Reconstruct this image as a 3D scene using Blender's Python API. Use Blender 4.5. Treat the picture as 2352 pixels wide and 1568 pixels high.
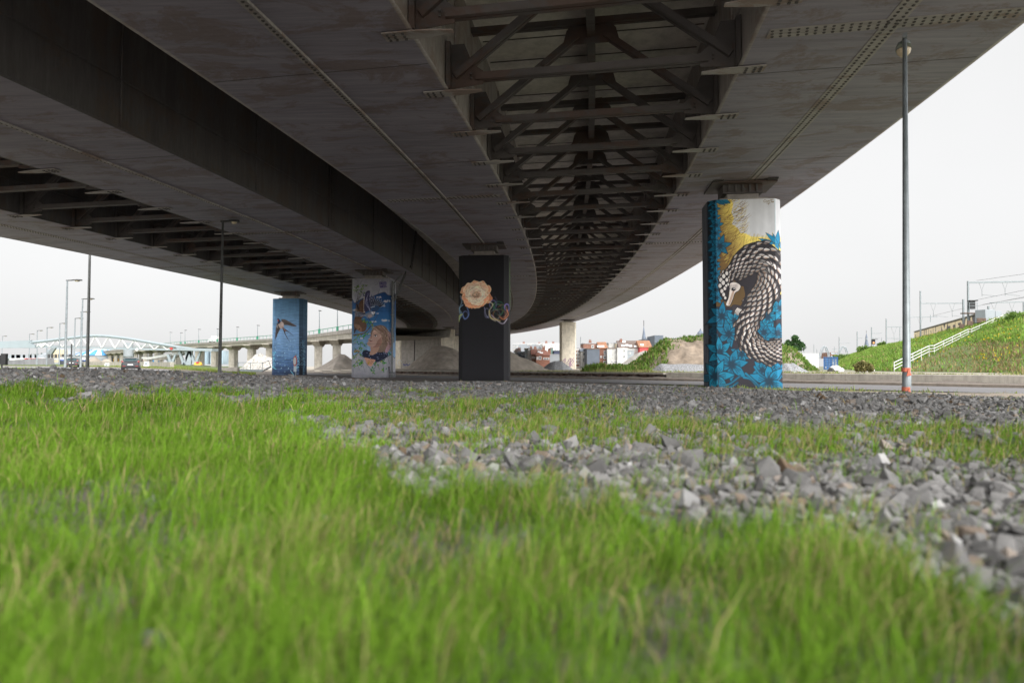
import bpy, math, random
import numpy as np
from mathutils import Vector, Matrix
for o in list(bpy.data.objects): bpy.data.objects.remove(o)
SC = bpy.context.scene
COL = SC.collection
random.seed(7); RNG = np.random.default_rng(11)
R = math.radians

# ------------------------------------------------------------------ camera, sky, sun, exposure
F = 1568.0; CZ = 0.98; PITCH = math.atan(57/1568.0)      # photo measured on a 2352 px wide copy
cam = bpy.data.cameras.new('camera'); camo = bpy.data.objects.new('camera', cam); COL.objects.link(camo)
cam.sensor_width = 36; cam.lens = 24; cam.clip_start = 0.05; cam.clip_end = 6000
camo.location = (0, 0, CZ); camo.rotation_euler = (R(90)+PITCH, 0, 0)
cam.dof.use_dof = True; cam.dof.focus_distance = 25.0; cam.dof.aperture_fstop = 1.8
SC.camera = camo
SUN_EL, SUN_AZ = R(42), R(150)       # azimuth clockwise from +Y: behind the camera, to the right
wd = bpy.data.worlds.new('World'); SC.world = wd; wd.use_nodes = True
nt = wd.node_tree; nt.nodes.clear()
def wn(t, **k):
    n = nt.nodes.new(t)
    for a, b in k.items(): setattr(n, a, b)
    return n
out = wn('ShaderNodeOutputWorld'); bg = wn('ShaderNodeBackground'); sky = wn('ShaderNodeTexSky')
sky.sky_type = 'NISHITA'; sky.sun_disc = False; sky.sun_elevation = SUN_EL; sky.sun_rotation = SUN_AZ
sky.dust_density = 4.0; sky.air_density = 1.0
hs = wn('ShaderNodeHueSaturation'); hs.inputs['Saturation'].default_value = 0.12
tc = wn('ShaderNodeTexCoord'); sx = wn('ShaderNodeSeparateXYZ')
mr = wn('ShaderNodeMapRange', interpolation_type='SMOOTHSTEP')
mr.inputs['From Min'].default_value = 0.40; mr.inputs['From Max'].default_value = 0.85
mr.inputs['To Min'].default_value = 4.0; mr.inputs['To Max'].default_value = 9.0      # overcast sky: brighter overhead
cb = wn('ShaderNodeCombineColor'); mx = wn('ShaderNodeMix', data_type='RGBA'); mx.inputs[0].default_value = 0.82
nz = wn('ShaderNodeTexNoise'); nz.inputs['Scale'].default_value = 2.2; nz.inputs['Detail'].default_value = 4
mn = wn('ShaderNodeMapRange'); mn.inputs['To Min'].default_value = 0.90; mn.inputs['To Max'].default_value = 1.08
mm = wn('ShaderNodeMath', operation='MULTIPLY')
L = nt.links.new
L(tc.outputs['Generated'], sx.inputs[0]); L(sx.outputs['Z'], mr.inputs['Value'])
L(tc.outputs['Generated'], nz.inputs['Vector']); L(nz.outputs['Fac'], mn.inputs['Value'])
# glow added low in the sky behind the camera to light under the deck
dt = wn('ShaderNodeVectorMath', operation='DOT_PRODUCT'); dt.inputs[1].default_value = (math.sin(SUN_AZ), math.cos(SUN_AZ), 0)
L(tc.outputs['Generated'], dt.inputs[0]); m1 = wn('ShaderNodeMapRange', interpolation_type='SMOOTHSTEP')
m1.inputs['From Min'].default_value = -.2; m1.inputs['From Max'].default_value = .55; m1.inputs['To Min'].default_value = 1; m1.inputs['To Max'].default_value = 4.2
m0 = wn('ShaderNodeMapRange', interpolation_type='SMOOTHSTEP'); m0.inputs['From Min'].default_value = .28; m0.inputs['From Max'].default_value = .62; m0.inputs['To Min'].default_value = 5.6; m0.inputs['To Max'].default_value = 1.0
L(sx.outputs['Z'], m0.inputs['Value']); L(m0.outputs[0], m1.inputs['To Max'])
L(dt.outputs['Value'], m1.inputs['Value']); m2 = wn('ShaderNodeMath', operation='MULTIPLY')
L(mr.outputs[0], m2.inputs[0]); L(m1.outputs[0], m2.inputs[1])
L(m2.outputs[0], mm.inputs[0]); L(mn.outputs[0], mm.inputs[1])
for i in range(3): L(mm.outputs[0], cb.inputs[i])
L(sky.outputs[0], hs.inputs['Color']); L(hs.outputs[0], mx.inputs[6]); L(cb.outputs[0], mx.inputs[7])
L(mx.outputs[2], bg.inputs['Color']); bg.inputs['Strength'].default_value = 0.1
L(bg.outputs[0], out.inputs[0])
sl = bpy.data.lights.new('sun', 'SUN'); sl.energy = 1.4; sl.angle = R(24); sl.color = (1, .965, .92)
so = bpy.data.objects.new('sun', sl); COL.objects.link(so)
sd = Vector((math.sin(SUN_AZ)*math.cos(SUN_EL), math.cos(SUN_AZ)*math.cos(SUN_EL), math.sin(SUN_EL)))
so.rotation_euler = sd.to_track_quat('Z', 'Y').to_euler(); so.location = sd*60
SC.view_settings.view_transform = 'Standard'; SC.view_settings.look = 'None'
SC.view_settings.exposure = 1.25; SC.view_settings.gamma = 1.0
SC.cycles.use_denoising = True
SC.cycles.max_bounces = 8; SC.cycles.diffuse_bounces = 4; SC.cycles.sample_clamp_indirect = 6

# ------------------------------------------------------------------ helpers
def W(u, v, d):
    """world point seen at (u, v) of the measured photo, d metres ahead"""
    x = (u-1176)/F; up = (784-v)/F; c, s = math.cos(PITCH), math.sin(PITCH)
    k = d/(c-up*s)
    return Vector((x*k, d, CZ+k*(s+up*c)))
def proj(X, Y, Z):
    c, s = math.cos(PITCH), math.sin(PITCH); Z = Z-CZ
    dd = Y*c+Z*s; up = -Y*s+Z*c
    return 1176+F*X/dd, 784-F*up/dd
def sstep(a, b, x):
    t = np.clip((np.asarray(x, float)-a)/(b-a), 0, 1); return t*t*(3-2*t)
def lin(c):
    c = np.asarray(c, float)/255.0
    return np.where(c <= .04045, c/12.92, ((c+.055)/1.055)**2.4)

class MB:
    def __init__(s): s.v = []; s.f = []; s.m = []; s.mi = 0
    def add(s, vs, fs):
        n = len(s.v); s.v += [tuple(p) for p in vs]
        for f in fs: s.f.append(tuple(i+n for i in f)); s.m.append(s.mi)
        return s
    def hexa(s, b, t):      # bottom ring, top ring
        n = len(b)
        fs = [tuple(range(n))[::-1], tuple(range(n, 2*n))] + [(i, (i+1) % n, (i+1) % n+n, i+n) for i in range(n)]
        return s.add(list(b)+list(t), fs)
    def box(s, c, d, rz=0.0, taper=1.0):
        x, y, z = d[0]/2, d[1]/2, d[2]/2; co, si = math.cos(rz), math.sin(rz)
        def q(a, b, e, k): return (c[0]+(a*co-b*si)*k, c[1]+(a*si+b*co)*k, c[2]+e)
        b = [q(-x, -y, -z, 1), q(x, -y, -z, 1), q(x, y, -z, 1), q(-x, y, -z, 1)]
        t = [q(-x, -y, z, taper), q(x, -y, z, taper), q(x, y, z, taper), q(-x, y, z, taper)]
        return s.hexa(b, t)
    def beam(s, a, b, w, h, up=(0, 0, 1)):
        a = Vector(a); b = Vector(b); d = (b-a).normalized(); sd_ = d.cross(Vector(up))
        if sd_.length < 1e-4: sd_ = d.cross(Vector((0, 1, 0)))
        sd_.normalize(); un = sd_.cross(d)
        def ring(p): return [p-sd_*w/2-un*h/2, p+sd_*w/2-un*h/2, p+sd_*w/2+un*h/2, p-sd_*w/2+un*h/2]
        return s.hexa(ring(a), ring(b))
    def tube(s, pts, r, n=8, caps=True):
        pts = [Vector(p) for p in pts]; m = len(pts)
        rr = r if isinstance(r, (list, tuple)) else [r]*m
        base = []; ref = None
        for i, p in enumerate(pts):
            d = (pts[min(i+1, m-1)]-pts[max(i-1, 0)]).normalized()
            if ref is None: ref = Vector((1, 0, 0)) if abs(d.x) < .9 else Vector((0, 1, 0))
            a = (ref-d*ref.dot(d)).normalized(); ref = a; b = d.cross(a)
            base += [p+(a*math.cos(2*math.pi*k/n)+b*math.sin(2*math.pi*k/n))*rr[i] for k in range(n)]
        fs = [(i*n+k, i*n+(k+1) % n, (i+1)*n+(k+1) % n, (i+1)*n+k) for i in range(m-1) for k in range(n)]
        if caps: fs += [tuple(range(n))[::-1], tuple((m-1)*n+k for k in range(n))]
        return s.add(base, fs)
    def prism(s, pts, ex):  # planar outline moved by ex
        ex = Vector(ex); a = [Vector(p) for p in pts]
        return s.hexa(a, [p+ex for p in a])
    def ball(s, c, r, nu=10, nv=6):
        r = r if isinstance(r, (list, tuple)) else (r, r, r)
        vs = []
        for i in range(nv+1):
            t = math.pi*i/nv
            for k in range(nu):
                p = 2*math.pi*k/nu
                vs.append((c[0]+r[0]*math.sin(t)*math.cos(p), c[1]+r[1]*math.sin(t)*math.sin(p), c[2]+r[2]*math.cos(t)))
        return s.add(vs, [(i*nu+k, (i+1)*nu+k, (i+1)*nu+(k+1) % nu, i*nu+(k+1) % nu) for i in range(nv) for k in range(nu)])
    def grid(s, P):         # P[i][j] points
        n = len(P); m = len(P[0])
        return s.add([p for row in P for p in row],
                     [(i*m+j, i*m+j+1, (i+1)*m+j+1, (i+1)*m+j) for i in range(n-1) for j in range(m-1)])
    def build(s, name, mat, parent=None, smooth=False, bevel=0):
        me = bpy.data.meshes.new(name)
        v = np.array(s.v, float)
        if parent is None:
            org = np.array([(v[:, 0].min()+v[:, 0].max())/2, (v[:, 1].min()+v[:, 1].max())/2, v[:, 2].min()])
        else:
            org = np.array(WORG[parent.name])
        me.from_pydata((v-org).tolist(), [], s.f)
        ms = mat if isinstance(mat, (list, tuple)) else [mat]
        for m_ in ms: me.materials.append(m_)
        if len(ms) > 1: me.polygons.foreach_set('material_index', s.m)
        me.polygons.foreach_set('use_smooth', [bool(smooth)]*len(me.polygons))
        o = bpy.data.objects.new(name, me); COL.objects.link(o)
        if parent is None: o.location = org; WORG[o.name] = tuple(org)
        else: o.parent = parent; WORG[o.name] = tuple(org)
        if bevel:
            b = o.modifiers.new('bevel', 'BEVEL'); b.width = bevel; b.segments = 2; b.limit_method = 'ANGLE'
        me.update()
        return o
WORG = {}
def tag(o, label=None, cat=None, group=None, kind=None):
    if label: o['label'] = label
    if cat: o['category'] = cat
    if group: o['group'] = group
    if kind: o['kind'] = kind
    return o
def thing(name, label, cat, loc, group=None):
    o = bpy.data.objects.new(name, None); COL.objects.link(o); o.location = loc; o.empty_display_size = .3
    WORG[o.name] = tuple(loc)
    return tag(o, label, cat, group)
def copy_tree(o, parent=None):
    c = o.copy(); COL.objects.link(c); WORG[c.name] = WORG.get(o.name, (0, 0, 0))
    if parent: c.parent = parent
    for ch in list(o.children): copy_tree(ch, c)
    return c
def raw_mesh(name, V, Fc, mat, colors=None, smooth=False, attr='paint', tri=None):
    """big meshes straight from numpy; Fc is an (n,3) or (n,4) int array"""
    me = bpy.data.meshes.new(name); n, k = Fc.shape
    me.vertices.add(len(V)); me.vertices.foreach_set('co', np.ascontiguousarray(V, np.float32).ravel())
    me.loops.add(n*k); me.loops.foreach_set('vertex_index', np.ascontiguousarray(Fc, np.int32).ravel())
    me.polygons.add(n); me.polygons.foreach_set('loop_start', np.arange(n, dtype=np.int32)*k)
    me.polygons.foreach_set('use_smooth', np.full(n, bool(smooth)))
    me.update(calc_edges=True)
    if colors is not None:
        a = me.color_attributes.new(attr, 'FLOAT_COLOR', 'POINT')
        c4 = np.ones((len(V), 4), np.float32); c4[:, :3] = colors; a.data.foreach_set('color', c4.ravel())
    me.materials.append(mat)
    o = bpy.data.objects.new(name, me); COL.objects.link(o); WORG[o.name] = (0, 0, 0)
    return o

# ------------------------------------------------------------------ materials
def nmat(name):
    m = bpy.data.materials.new(name); m.use_nodes = True
    return m, m.node_tree, m.node_tree.nodes['Principled BSDF']
def node(t, ty, **k):
    n = t.nodes.new(ty)
    for a, b in k.items():
        if a in n.inputs: n.inputs[a].default_value = b
        else: setattr(n, a, b)
    return n
def pos_noise(t, scale, detail=5, rough=.6, stretch=(1, 1, 1), distort=0.0):
    g = node(t, 'ShaderNodeNewGeometry'); mp = node(t, 'ShaderNodeMapping'); mp.inputs['Scale'].default_value = stretch
    n = node(t, 'ShaderNodeTexNoise', Scale=scale, Detail=detail, Roughness=rough, Distortion=distort)
    t.links.new(g.outputs['Position'], mp.inputs[0]); t.links.new(mp.outputs[0], n.inputs['Vector'])
    return n.outputs['Fac']
def ramp(t, fac, stops):
    r = node(t, 'ShaderNodeValToRGB'); e = r.color_ramp.elements
    while len(e) < len(stops): e.new(.5)
    for i, (p, c) in enumerate(stops):
        e[i].position = p; e[i].color = (*c, 1) if len(c) == 3 else c
    t.links.new(fac, r.inputs[0]); return r.outputs[0]
def mixc(t, fac, a, b, mode='MIX'):
    m = node(t, 'ShaderNodeMix', data_type='RGBA', blend_type=mode)
    for i, x in ((0, fac), (6, a), (7, b)):
        if hasattr(x, 'is_linked'): t.links.new(x, m.inputs[i])
        else: m.inputs[i].default_value = x if i == 0 else (*x, 1)
    return m.outputs[2]
def bump(t, p, h, strength, dist=.05):
    b = node(t, 'ShaderNodeBump', Strength=strength, Distance=dist); t.links.new(h, b.inputs['Height']); t.links.new(b.outputs[0], p.inputs['Normal'])
def grey(x): return (x, x, x)
def simple(name, col, rough=.6, metal=0.0, var=.25, scale=1.5, detail=5, bmp=0.0):
    m, t, p = nmat(name); c = np.array(col)
    f = pos_noise(t, scale, detail)
    t.links.new(ramp(t, f, [(.3, tuple(c*(1-var))), (.7, tuple(np.minimum(c*(1+var), 1)))]), p.inputs['Base Color'])
    p.inputs['Roughness'].default_value = rough; p.inputs['Metallic'].default_value = metal
    if bmp: bump(t, p, f, bmp)
    return m
def concrete(name, col, stain=.5, scale=.5, vert=True):
    m, t, p = nmat(name); c = np.array(col)
    a = pos_noise(t, scale*3, 8, .65); b = pos_noise(t, 2.2, 6, .7, (1, 1, .12) if vert else (1, 1, 1)); g = pos_noise(t, 40, 2)
    k = ramp(t, a, [(.3, tuple(c*.72)), (.5, tuple(c)), (.75, tuple(np.minimum(c*1.18, 1)))])
    k = mixc(t, ramp(t, b, [(.45, grey(0)), (.75, grey(stain))]), k, tuple(c*.38))
    k = mixc(t, .18, k, ramp(t, g, [(.3, grey(.3)), (.7, grey(.8))]), 'OVERLAY')
    t.links.new(k, p.inputs['Base Color']); p.inputs['Roughness'].default_value = .85; bump(t, p, a, .25, .03)
    return m
def steel(name, base, rust, amount, streak=(.16, 1.6, 1.0)):
    m, t, p = nmat(name); c = np.array(base)
    a = pos_noise(t, 1.1, 7, .68, streak, .6); b = pos_noise(t, .6, 9, .75, (.7, 1.15, 1), .5); s2 = pos_noise(t, 5, 6, .7, (.1, 1.5, .3)); g = pos_noise(t, 9, 4, .7)
    k = ramp(t, a, [(.28, tuple(c*.75)), (.5, tuple(c)), (.72, tuple(c*1.2))])
    k = mixc(t, .35, k, ramp(t, s2, [(.3, grey(.25)), (.7, grey(.75))]), 'OVERLAY')
    mk = ramp(t, b, [(.505, grey(0)), (.57, grey(amount)), (.8, grey(amount))])
    k = mixc(t, mk, k, mixc(t, g, tuple(np.array(rust)*.6), tuple(np.array(rust)*1.25)))
    t.links.new(k, p.inputs['Base Color']); p.inputs['Roughness'].default_value = .62; p.inputs['Metallic'].default_value = .0
    p.inputs['Specular IOR Level'].default_value = .35
    bump(t, p, b, .12, .02)
    return m
def attr_mat(name, rough=.7, trans=0.0, nscale=0, namp=.15, attr='paint', spec=.4, bmp=0):
    m, t, p = nmat(name)
    a = node(t, 'ShaderNodeVertexColor', layer_name=attr); c = a.outputs['Color']
    if nscale:
        f = pos_noise(t, nscale, 5, .7)
        c = mixc(t, namp, c, ramp(t, f, [(.25, grey(.1)), (.75, grey(.9))]), 'OVERLAY')
        if bmp: bump(t, p, f, bmp, .01)
    t.links.new(c, p.inputs['Base Color']); p.inputs['Roughness'].default_value = rough
    p.inputs['Specular IOR Level'].default_value = spec
    if trans:
        tr = node(t, 'ShaderNodeBsdfTranslucent'); ms = node(t, 'ShaderNodeMixShader', Fac=trans)
        t.links.new(c, tr.inputs[0]); t.links.new(p.outputs[0], ms.inputs[1]); t.links.new(tr.outputs[0], ms.inputs[2])
        t.links.new(ms.outputs[0], t.nodes['Material Output'].inputs[0])
    return m
M = {}
M['soffit'] = steel('weathered_steel_plate', (.28, .266, .315), (.205, .15, .13), .6)
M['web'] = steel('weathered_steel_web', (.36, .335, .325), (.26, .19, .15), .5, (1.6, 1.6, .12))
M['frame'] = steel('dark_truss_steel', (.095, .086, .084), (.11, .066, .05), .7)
M['webshade'] = steel('shaded_girder_web', (.10, .095, .098), (.12, .088, .068), .5, (1.6, 1.6, .12))  # copy of the web steel with the left viaduct's shade put into its colour
M['rib'] = simple('dark_rivet_steel', (.085, .078, .074), .6, .1, .3, 3)
M['bracket'] = steel('bracket_steel', (.36, .34, .325), (.22, .13, .09), .6)
M['deck'] = concrete('deck_concrete', (.74, .70, .66), .5, .3, False)
M['conc'] = concrete('pier_concrete', (.62, .56, .46), .4)
M['conc_dark'] = concrete('old_concrete', (.24, .22, .20), .7)
M['conc_light'] = concrete('kerb_concrete', (.40, .37, .32), .6)
M['kerb'] = concrete('brown_kerb_concrete', (.24, .205, .17), .5)
M['asphalt'] = simple('asphalt', (.16, .155, .16), .9, 0, .2, 6, 8, .1)
M['road'] = simple('pale_road', (.24, .24, .25), .85, 0, .12, .8, 8)
M['galv'] = simple('galvanised_steel', (.20, .225, .235), .45, .3, .2, 4)
M['lampdark'] = simple('dark_lamp_housing', (.05, .05, .05), .5, 0, .2, 5)
M['darkpole'] = simple('dark_pole_paint', (.12, .125, .12), .5, .1, .25, 2)
M['glass_lamp'] = simple('lamp_bowl', (.62, .52, .36), .25, 0, .15, 8)
M['tape'] = simple('orange_tape', (.46, .12, .065), .6, 0, .15, 12)
M['black'] = simple('black_paint', (.012, .012, .013), .5, 0, .2, 5)
M['tyre'] = simple('tyre_rubber', (.018, .018, .018), .8, 0, .2, 8)
M['white'] = simple('white_paint', (.60, .60, .59), .55, 0, .07, 2)
M['render'] = concrete('white_render', (.52, .52, .50), .3)
M['footsteel'] = simple('pale_blue_steel', (.27, .315, .34), .5, .05, .08, .3)
M['blue'] = simple('blue_container_paint', (.035, .11, .30), .5, 0, .2, 1)
M['blue2'] = simple('blue_tarpaulin', (.06, .25, .52), .6, 0, .3, .4)
M['red'] = simple('red_paint', (.45, .04, .035), .5, 0, .2, 2)
M['yellow'] = simple('yellow_paint', (.70, .38, .03), .5, 0, .12, 2)
M['green'] = simple('green_paint', (.03, .22, .13), .5, 0, .2, 2)
M['rust'] = simple('rusted_sheet_pile', (.115, .075, .058), .85, 0, .45, 2.5, 7, .2)
M['cap'] = concrete('pile_cap', (.30, .275, .235), .6)
M['brick'] = simple('red_brick', (.22, .10, .068), .85, 0, .25, 2.5, 8)
M['brick2'] = simple('brown_brick', (.24, .125, .09), .85, 0, .25, 2.5, 8)
M['slate'] = simple('slate_cladding', (.10, .12, .15), .7, 0, .12, .6)
M['rooft'] = simple('orange_tiles', (.27, .13, .072), .8, 0, .28, 1.2, 8)
M['roofr'] = simple('red_tiles', (.25, .11, .08), .8, 0, .28, 1.2, 8)
M['roofb'] = simple('brown_tiles', (.14, .105, .09), .8, 0, .25, 1.2, 8)
M['pane'] = simple('window_pane', (.07, .085, .10), .15, 0, .3, .7)
M['beige'] = simple('beige_render', (.55, .47, .34), .8, 0, .1, 1)
M['paleblue'] = simple('pale_blue_render', (.50, .57, .62), .8, 0, .1, 1)
M['redwall'] = simple('red_render', (.55, .08, .08), .8, 0, .1, 1)
M['greyroof'] = simple('grey_roofing', (.33, .34, .35), .8, 0, .2, 1)
M['sand'] = simple('pale_sand', (.29, .255, .215), .95, 0, .22, .9, 10, .5)
M['sandd'] = simple('grey_sand', (.33, .29, .25), .95, 0, .3, .8, 10, .6)
M['chalk'] = simple('chalky_spoil', (.38, .36, .335), .95, 0, .2, 1.0, 10, .5)
M['gheap'] = simple('grey_gravel_heap', (.23, .235, .245), .95, 0, .75, 9, 3, 1.0)
M['rubble'] = simple('pale_rubble', (.42, .40, .37), .9, 0, .55, 3, 6, 1.0)
M['ship'] = simple('ship_hull', (.03, .035, .05), .5, 0, .2, .3)
M['shipblue'] = simple('ship_blue', (.03, .09, .35), .5, 0, .1, .3)
M['quay'] = concrete('quay_concrete', (.20, .20, .21), .4, .1)
M['cream'] = simple('cream_lettering', (.88, .72, .48), .7, 0, .06, .5)
M['wallgrey'] = simple('grey_wall_paint', (.15, .14, .16), .8, 0, .15, 1)
M['spire'] = simple('slate_spire', (.13, .155, .20), .7, 0, .15, .5)
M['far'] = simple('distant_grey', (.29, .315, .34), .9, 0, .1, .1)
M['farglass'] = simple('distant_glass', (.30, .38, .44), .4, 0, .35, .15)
M['paint'] = attr_mat('painted_concrete', .7, 0, 3.0, .10, bmp=.1)
M['rock'] = attr_mat('crushed_stone', .85, 0, 30, .25, spec=.3, bmp=.4)
M['blade'] = attr_mat('grass_blade', .75, .2, 0, spec=.08)
M['conc_dark'] = concrete('old_concrete', (.30, .275, .25), .65)
M['leaf'] = attr_mat('leaf', .6, .25, 0, spec=.25)
M['bark'] = simple('bark', (.09, .07, .055), .9, 0, .3, 4, 6, .5)
M['carpaint'] = simple('dark_grey_car_paint', (.035, .037, .042), .25, .3, .05, 1)
M['carpaint'].node_tree.nodes['Principled BSDF'].inputs['Coat Weight'].default_value = .6
M['carglass'] = simple('car_glass', (.05, .09, .10), .08, 0, .2, 3)
M['redlight'] = simple('red_light', (.28, .02, .015), .25, 0, .1, 5)
M['plate'] = simple('plate_white', (.8, .8, .8), .5, 0, .03, 5)

# ------------------------------------------------------------------ viaduct axis (curves to the left in the distance)
_t0, _k0, _k1, _k2, _x0, _zb, _c, _g, _g2 = 0.1125, -0.205, 0.1034, -0.0641, 0.1983, 9.0997, 0.023, 0.2077, -0.047
AS = np.arange(-60, 250.01, 0.5)
def heading(s):
    a = np.minimum(s, 170)/100
    th = _t0+_k0*a+_k1*a**2+_k2*a**3
    return th+np.maximum(s-170, 0)/100*(_k0+2*_k1*1.7+3*_k2*1.7**2)
ATH = heading(AS); AX = np.cumsum(np.sin(ATH)*.5); AY = np.cumsum(np.cos(ATH)*.5)
_i0 = int(np.argmin(abs(AS))); AX += _x0-AX[_i0]; AY += 30-AY[_i0]
def B(s, o, dz=0.0):
    x = np.interp(s, AS, AX); y = np.interp(s, AS, AY); th = float(heading(np.float64(s)))
    a = min(s, 170.0)
    return Vector((x+o*math.cos(th), y-o*math.sin(th), _zb+_c*o+_g*a/10+_g2*a*a/1000+dz))
def Bdir(s):
    th = float(heading(np.float64(s))); return Vector((math.sin(th), math.cos(th), 0)), Vector((math.cos(th), -math.sin(th), 0)), th
EDGE = [-30.86, -25.03, -17.74, -11.81, -6.76, -0.76, 7.42, 13.57]     # soffit edges, left to right
S0, S1 = -30.0, 226.0
SS = np.concatenate([np.arange(S0, 60, 1.0), np.arange(60, S1+.1, 2.0)])
HB = 4.0                                                                # girder depth

def girder(parent, oa, ob, web='web'):
    m = MB()
    m.mi = 0; m.grid([[B(s, o) for o in np.linspace(oa, ob, 5)] for s in SS])
    m.mi = 1
    for o, sg in ((oa, -1), (ob, 1)):
        m.grid([[B(s, o, z) for z in (0, .02, HB)] for s in SS])
        # flange lip under the web and longitudinal stiffener
        m.grid([[B(s, o, -.0), B(s, o+sg*.10, 0), B(s, o+sg*.10, .045), B(s, o, .045)] for s in SS])
        m.grid([[B(s, o, 1.62), B(s, o+sg*.09, 1.62), B(s, o+sg*.09, 1.645), B(s, o, 1.645)] for s in SS])
        for s in np.arange(S0+2, 120, 9.1):
            d, l, th = Bdir(s)
            m.beam(B(s, o+sg*.03, .06), B(s, o+sg*.03, HB-.1), .05, .06, l)
    g = m.build('box_girder', [M['soffit'], M[web]], parent, True)
    return g
def rivets(m, s, o, r=.046, h=.024):
    p = B(s, o, -.014); n = 6
    b = [p+Vector((math.cos(k*math.pi/3)*r, math.sin(k*math.pi/3)*r, 0)) for k in range(n)]
    t = [p+Vector((math.cos(k*math.pi/3)*r*.55, math.sin(k*math.pi/3)*r*.55, -h)) for k in range(n)]
    m.add(b+t, [tuple(range(n, 2*n))]+[(i, (i+1) % n, (i+1) % n+n, i+n) for i in range(n)])
def splice(parent, oa, ob, centre, cross, rows, far, step=.17, seams=None, web=None):
    """riveted cover plates: one along the soffit, some across it"""
    oc = (oa+ob)/2
    m = MB()
    if centre:
        w = .11*rows
        m.mi = 0; m.grid([[B(s, oc-w, -.001), B(s, oc-w, -.014), B(s, oc+w, -.014), B(s, oc+w, -.001)] for s in SS[SS < far+60]])
        if rows == 1: m.grid([[B(s, oc+.13, -.001), B(s, oc+.13, -.07), B(s, oc+.155, -.07), B(s, oc+.155, -.001)] for s in SS[SS < far+60]])
        m.mi = 1; s = -20.0
        while s < far:
            for k in range(rows): rivets(m, s+(k % 2)*step/2, oc-w+w*(2*k+1)/rows)
            s += step if s < 25 else step*2
    for c in cross:
        m.mi = 0
        m.grid([[B(c-.24, o, -.001), B(c-.24, o, -.015), B(c+.24, o, -.015), B(c+.24, o, -.001)] for o in np.linspace(oa+.25, ob-.25, 5)])
        m.mi = 1
        for o in np.arange(oa+.35, ob-.3, .2 if c < 25 else .3):
            for k in (-1, 0, 1): rivets(m, c+k*.15, o+k*.03)
    m.mi = 1
    for c in (seams or []):
        m.grid([[B(c-.012, o, -.001), B(c-.012, o, -.006), B(c+.012, o, -.006), B(c+.012, o, -.001)] for o in (oa+.02, ob-.02)])
    if web:
        for c in web:
            for sg in (-.15, .15): 
                for z in np.arange(.3, 3.6, .17):
                    p = B(c+sg, ob+.03, z); m.box(p, (.05, .06, .06))
            m.beam(B(c, ob+.012, .1), B(c, ob+.012, 3.8), .42, .02, Bdir(c)[1])
    return m.build('rivet_strip', [M['bracket'], M['rib']], parent)
def frame(parent, s, oa, ob, near):
    """cross frame: bottom chord, inverted V of angles, gusset plates, top chord, bracket plates"""
    d, l, th = Bdir(s); m = MB(); a, b = oa+.03, ob-.03; oc = (oa+ob)/2
    m.mi = 0
    for k in ((-.085, .085) if near else (0,)):
        m.beam(B(s+k, a+.85, .34), B(s+k, b-.85, .34), .12 if near else .26, .2)
        m.beam(B(s+k, a+.02, 3.45), B(s+k, b-.02, 3.45), .12 if near else .26, .2)
        m.beam(B(s+k, a+.25, .40), B(s+k, oc-.45, 3.0), .12 if near else .26, .2)
        m.beam(B(s+k, b-.25, .40), B(s+k, oc+.45, 3.0), .12 if near else .26, .2)
    if near: m.beam(B(s, a+.9, .43), B(s, b-.9, .43), .22, .03)
    ex = d*.03
    for o, sg in ((a, 1), (b, -1)):
        m.prism([B(s-.015, o+sg*x, z) for x, z in ((0, .05), (1.05, .14), (1.05, .52), (.75, .75), (.5, 1.35), (0, 1.35))], ex)
        m.prism([B(s-.2, o, .04), B(s-.2, o, 1.4), B(s-.14, o+sg*.12, 1.4), B(s-.14, o+sg*.12, .04)], d*.34)
    m.prism([B(s-.015, oc+x, z) for x, z in ((-.95, 2.72), (.95, 2.72), (.82, 3.2), (.45, 3.62), (-.45, 3.62), (-.82, 3.2))], ex)
    m.mi = 1
    for o, sg in ((oa, 1), (ob, -1)):
        pts = [(-.62, -.22), (-.62, .22), (.35, .2), (1.05, .07), (1.05, -.07), (.35, -.2)]
        if sg < 0: pts = pts[::-1]
        m.prism([B(s+y, o+sg*x, -.055) for x, y in pts], Vector((0, 0, .03)))
        if near:
            m.mi = 2
            for x in (-.5, -.34, -.12):
                for y in (-.14, 0, .14): 
                    p = B(s+y, o+sg*x, -.07); m.box(p, (.06, .06, .035))
            for x, z in ((.75, .3), (.95, .3), (.75, .42), (.95, .42)): m.box(B(s-.12, o+sg*x, z), (.05, .04, .05))
            m.mi = 1
    return m.build('cross_frame', [M['frame'], M['bracket'], M['rib']], parent)
def viaduct(label, e, s_first, deck, cfg):
    p0 = B(0, (e[1]+e[2])/2); t = thing('steel_viaduct', label, 'viaduct', (p0.x, p0.y, p0.z))
    for (oa, ob), c in zip(((e[0], e[1]), (e[2], e[3])), cfg):
        g = girder(t, oa, ob, 'web' if e[0] > -10 else 'webshade')
        splice(g, oa, ob, *c)
    k = s_first
    while k > S0+3: k -= 3.65
    while k < 165:
        frame(t, k, e[1], e[2], k < 22); k += 3.65
    m = MB(); m.mi = 0
    m.grid([[B(s, o, HB+z) for o, z in ((deck[0], .15), (deck[0], .75), (deck[1], .75), (deck[1], .15), (e[3], 0), (e[2], 0), ((e[1]+e[2])/2, 0), (e[1], 0), (e[0], 0), (deck[0], .15))] for s in SS])
    m.mi = 1
    for s in np.arange(S0+1, 70, 1.825): m.beam(B(s, e[1]+.1, HB-.012), B(s, e[2]-.1, HB-.012), .04, .03)
    m.build('deck', [M['deck'], M['frame']], t)
    m = MB(); oc = (e[1]+e[2])/2
    m.grid([[B(s, oc+x, z) for x, z in ((-.14, 2.95), (.14, 2.95), (.14, 3.0), (.04, 3.0), (.04, HB-.02), (-.04, HB-.02), (-.04, 3.0), (-.14, 3.0), (-.14, 2.95))] for s in SS])
    m.build('stringer', M['frame'], t)
    return t
seam = [-31+9.1*k for k in range(12)]
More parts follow.
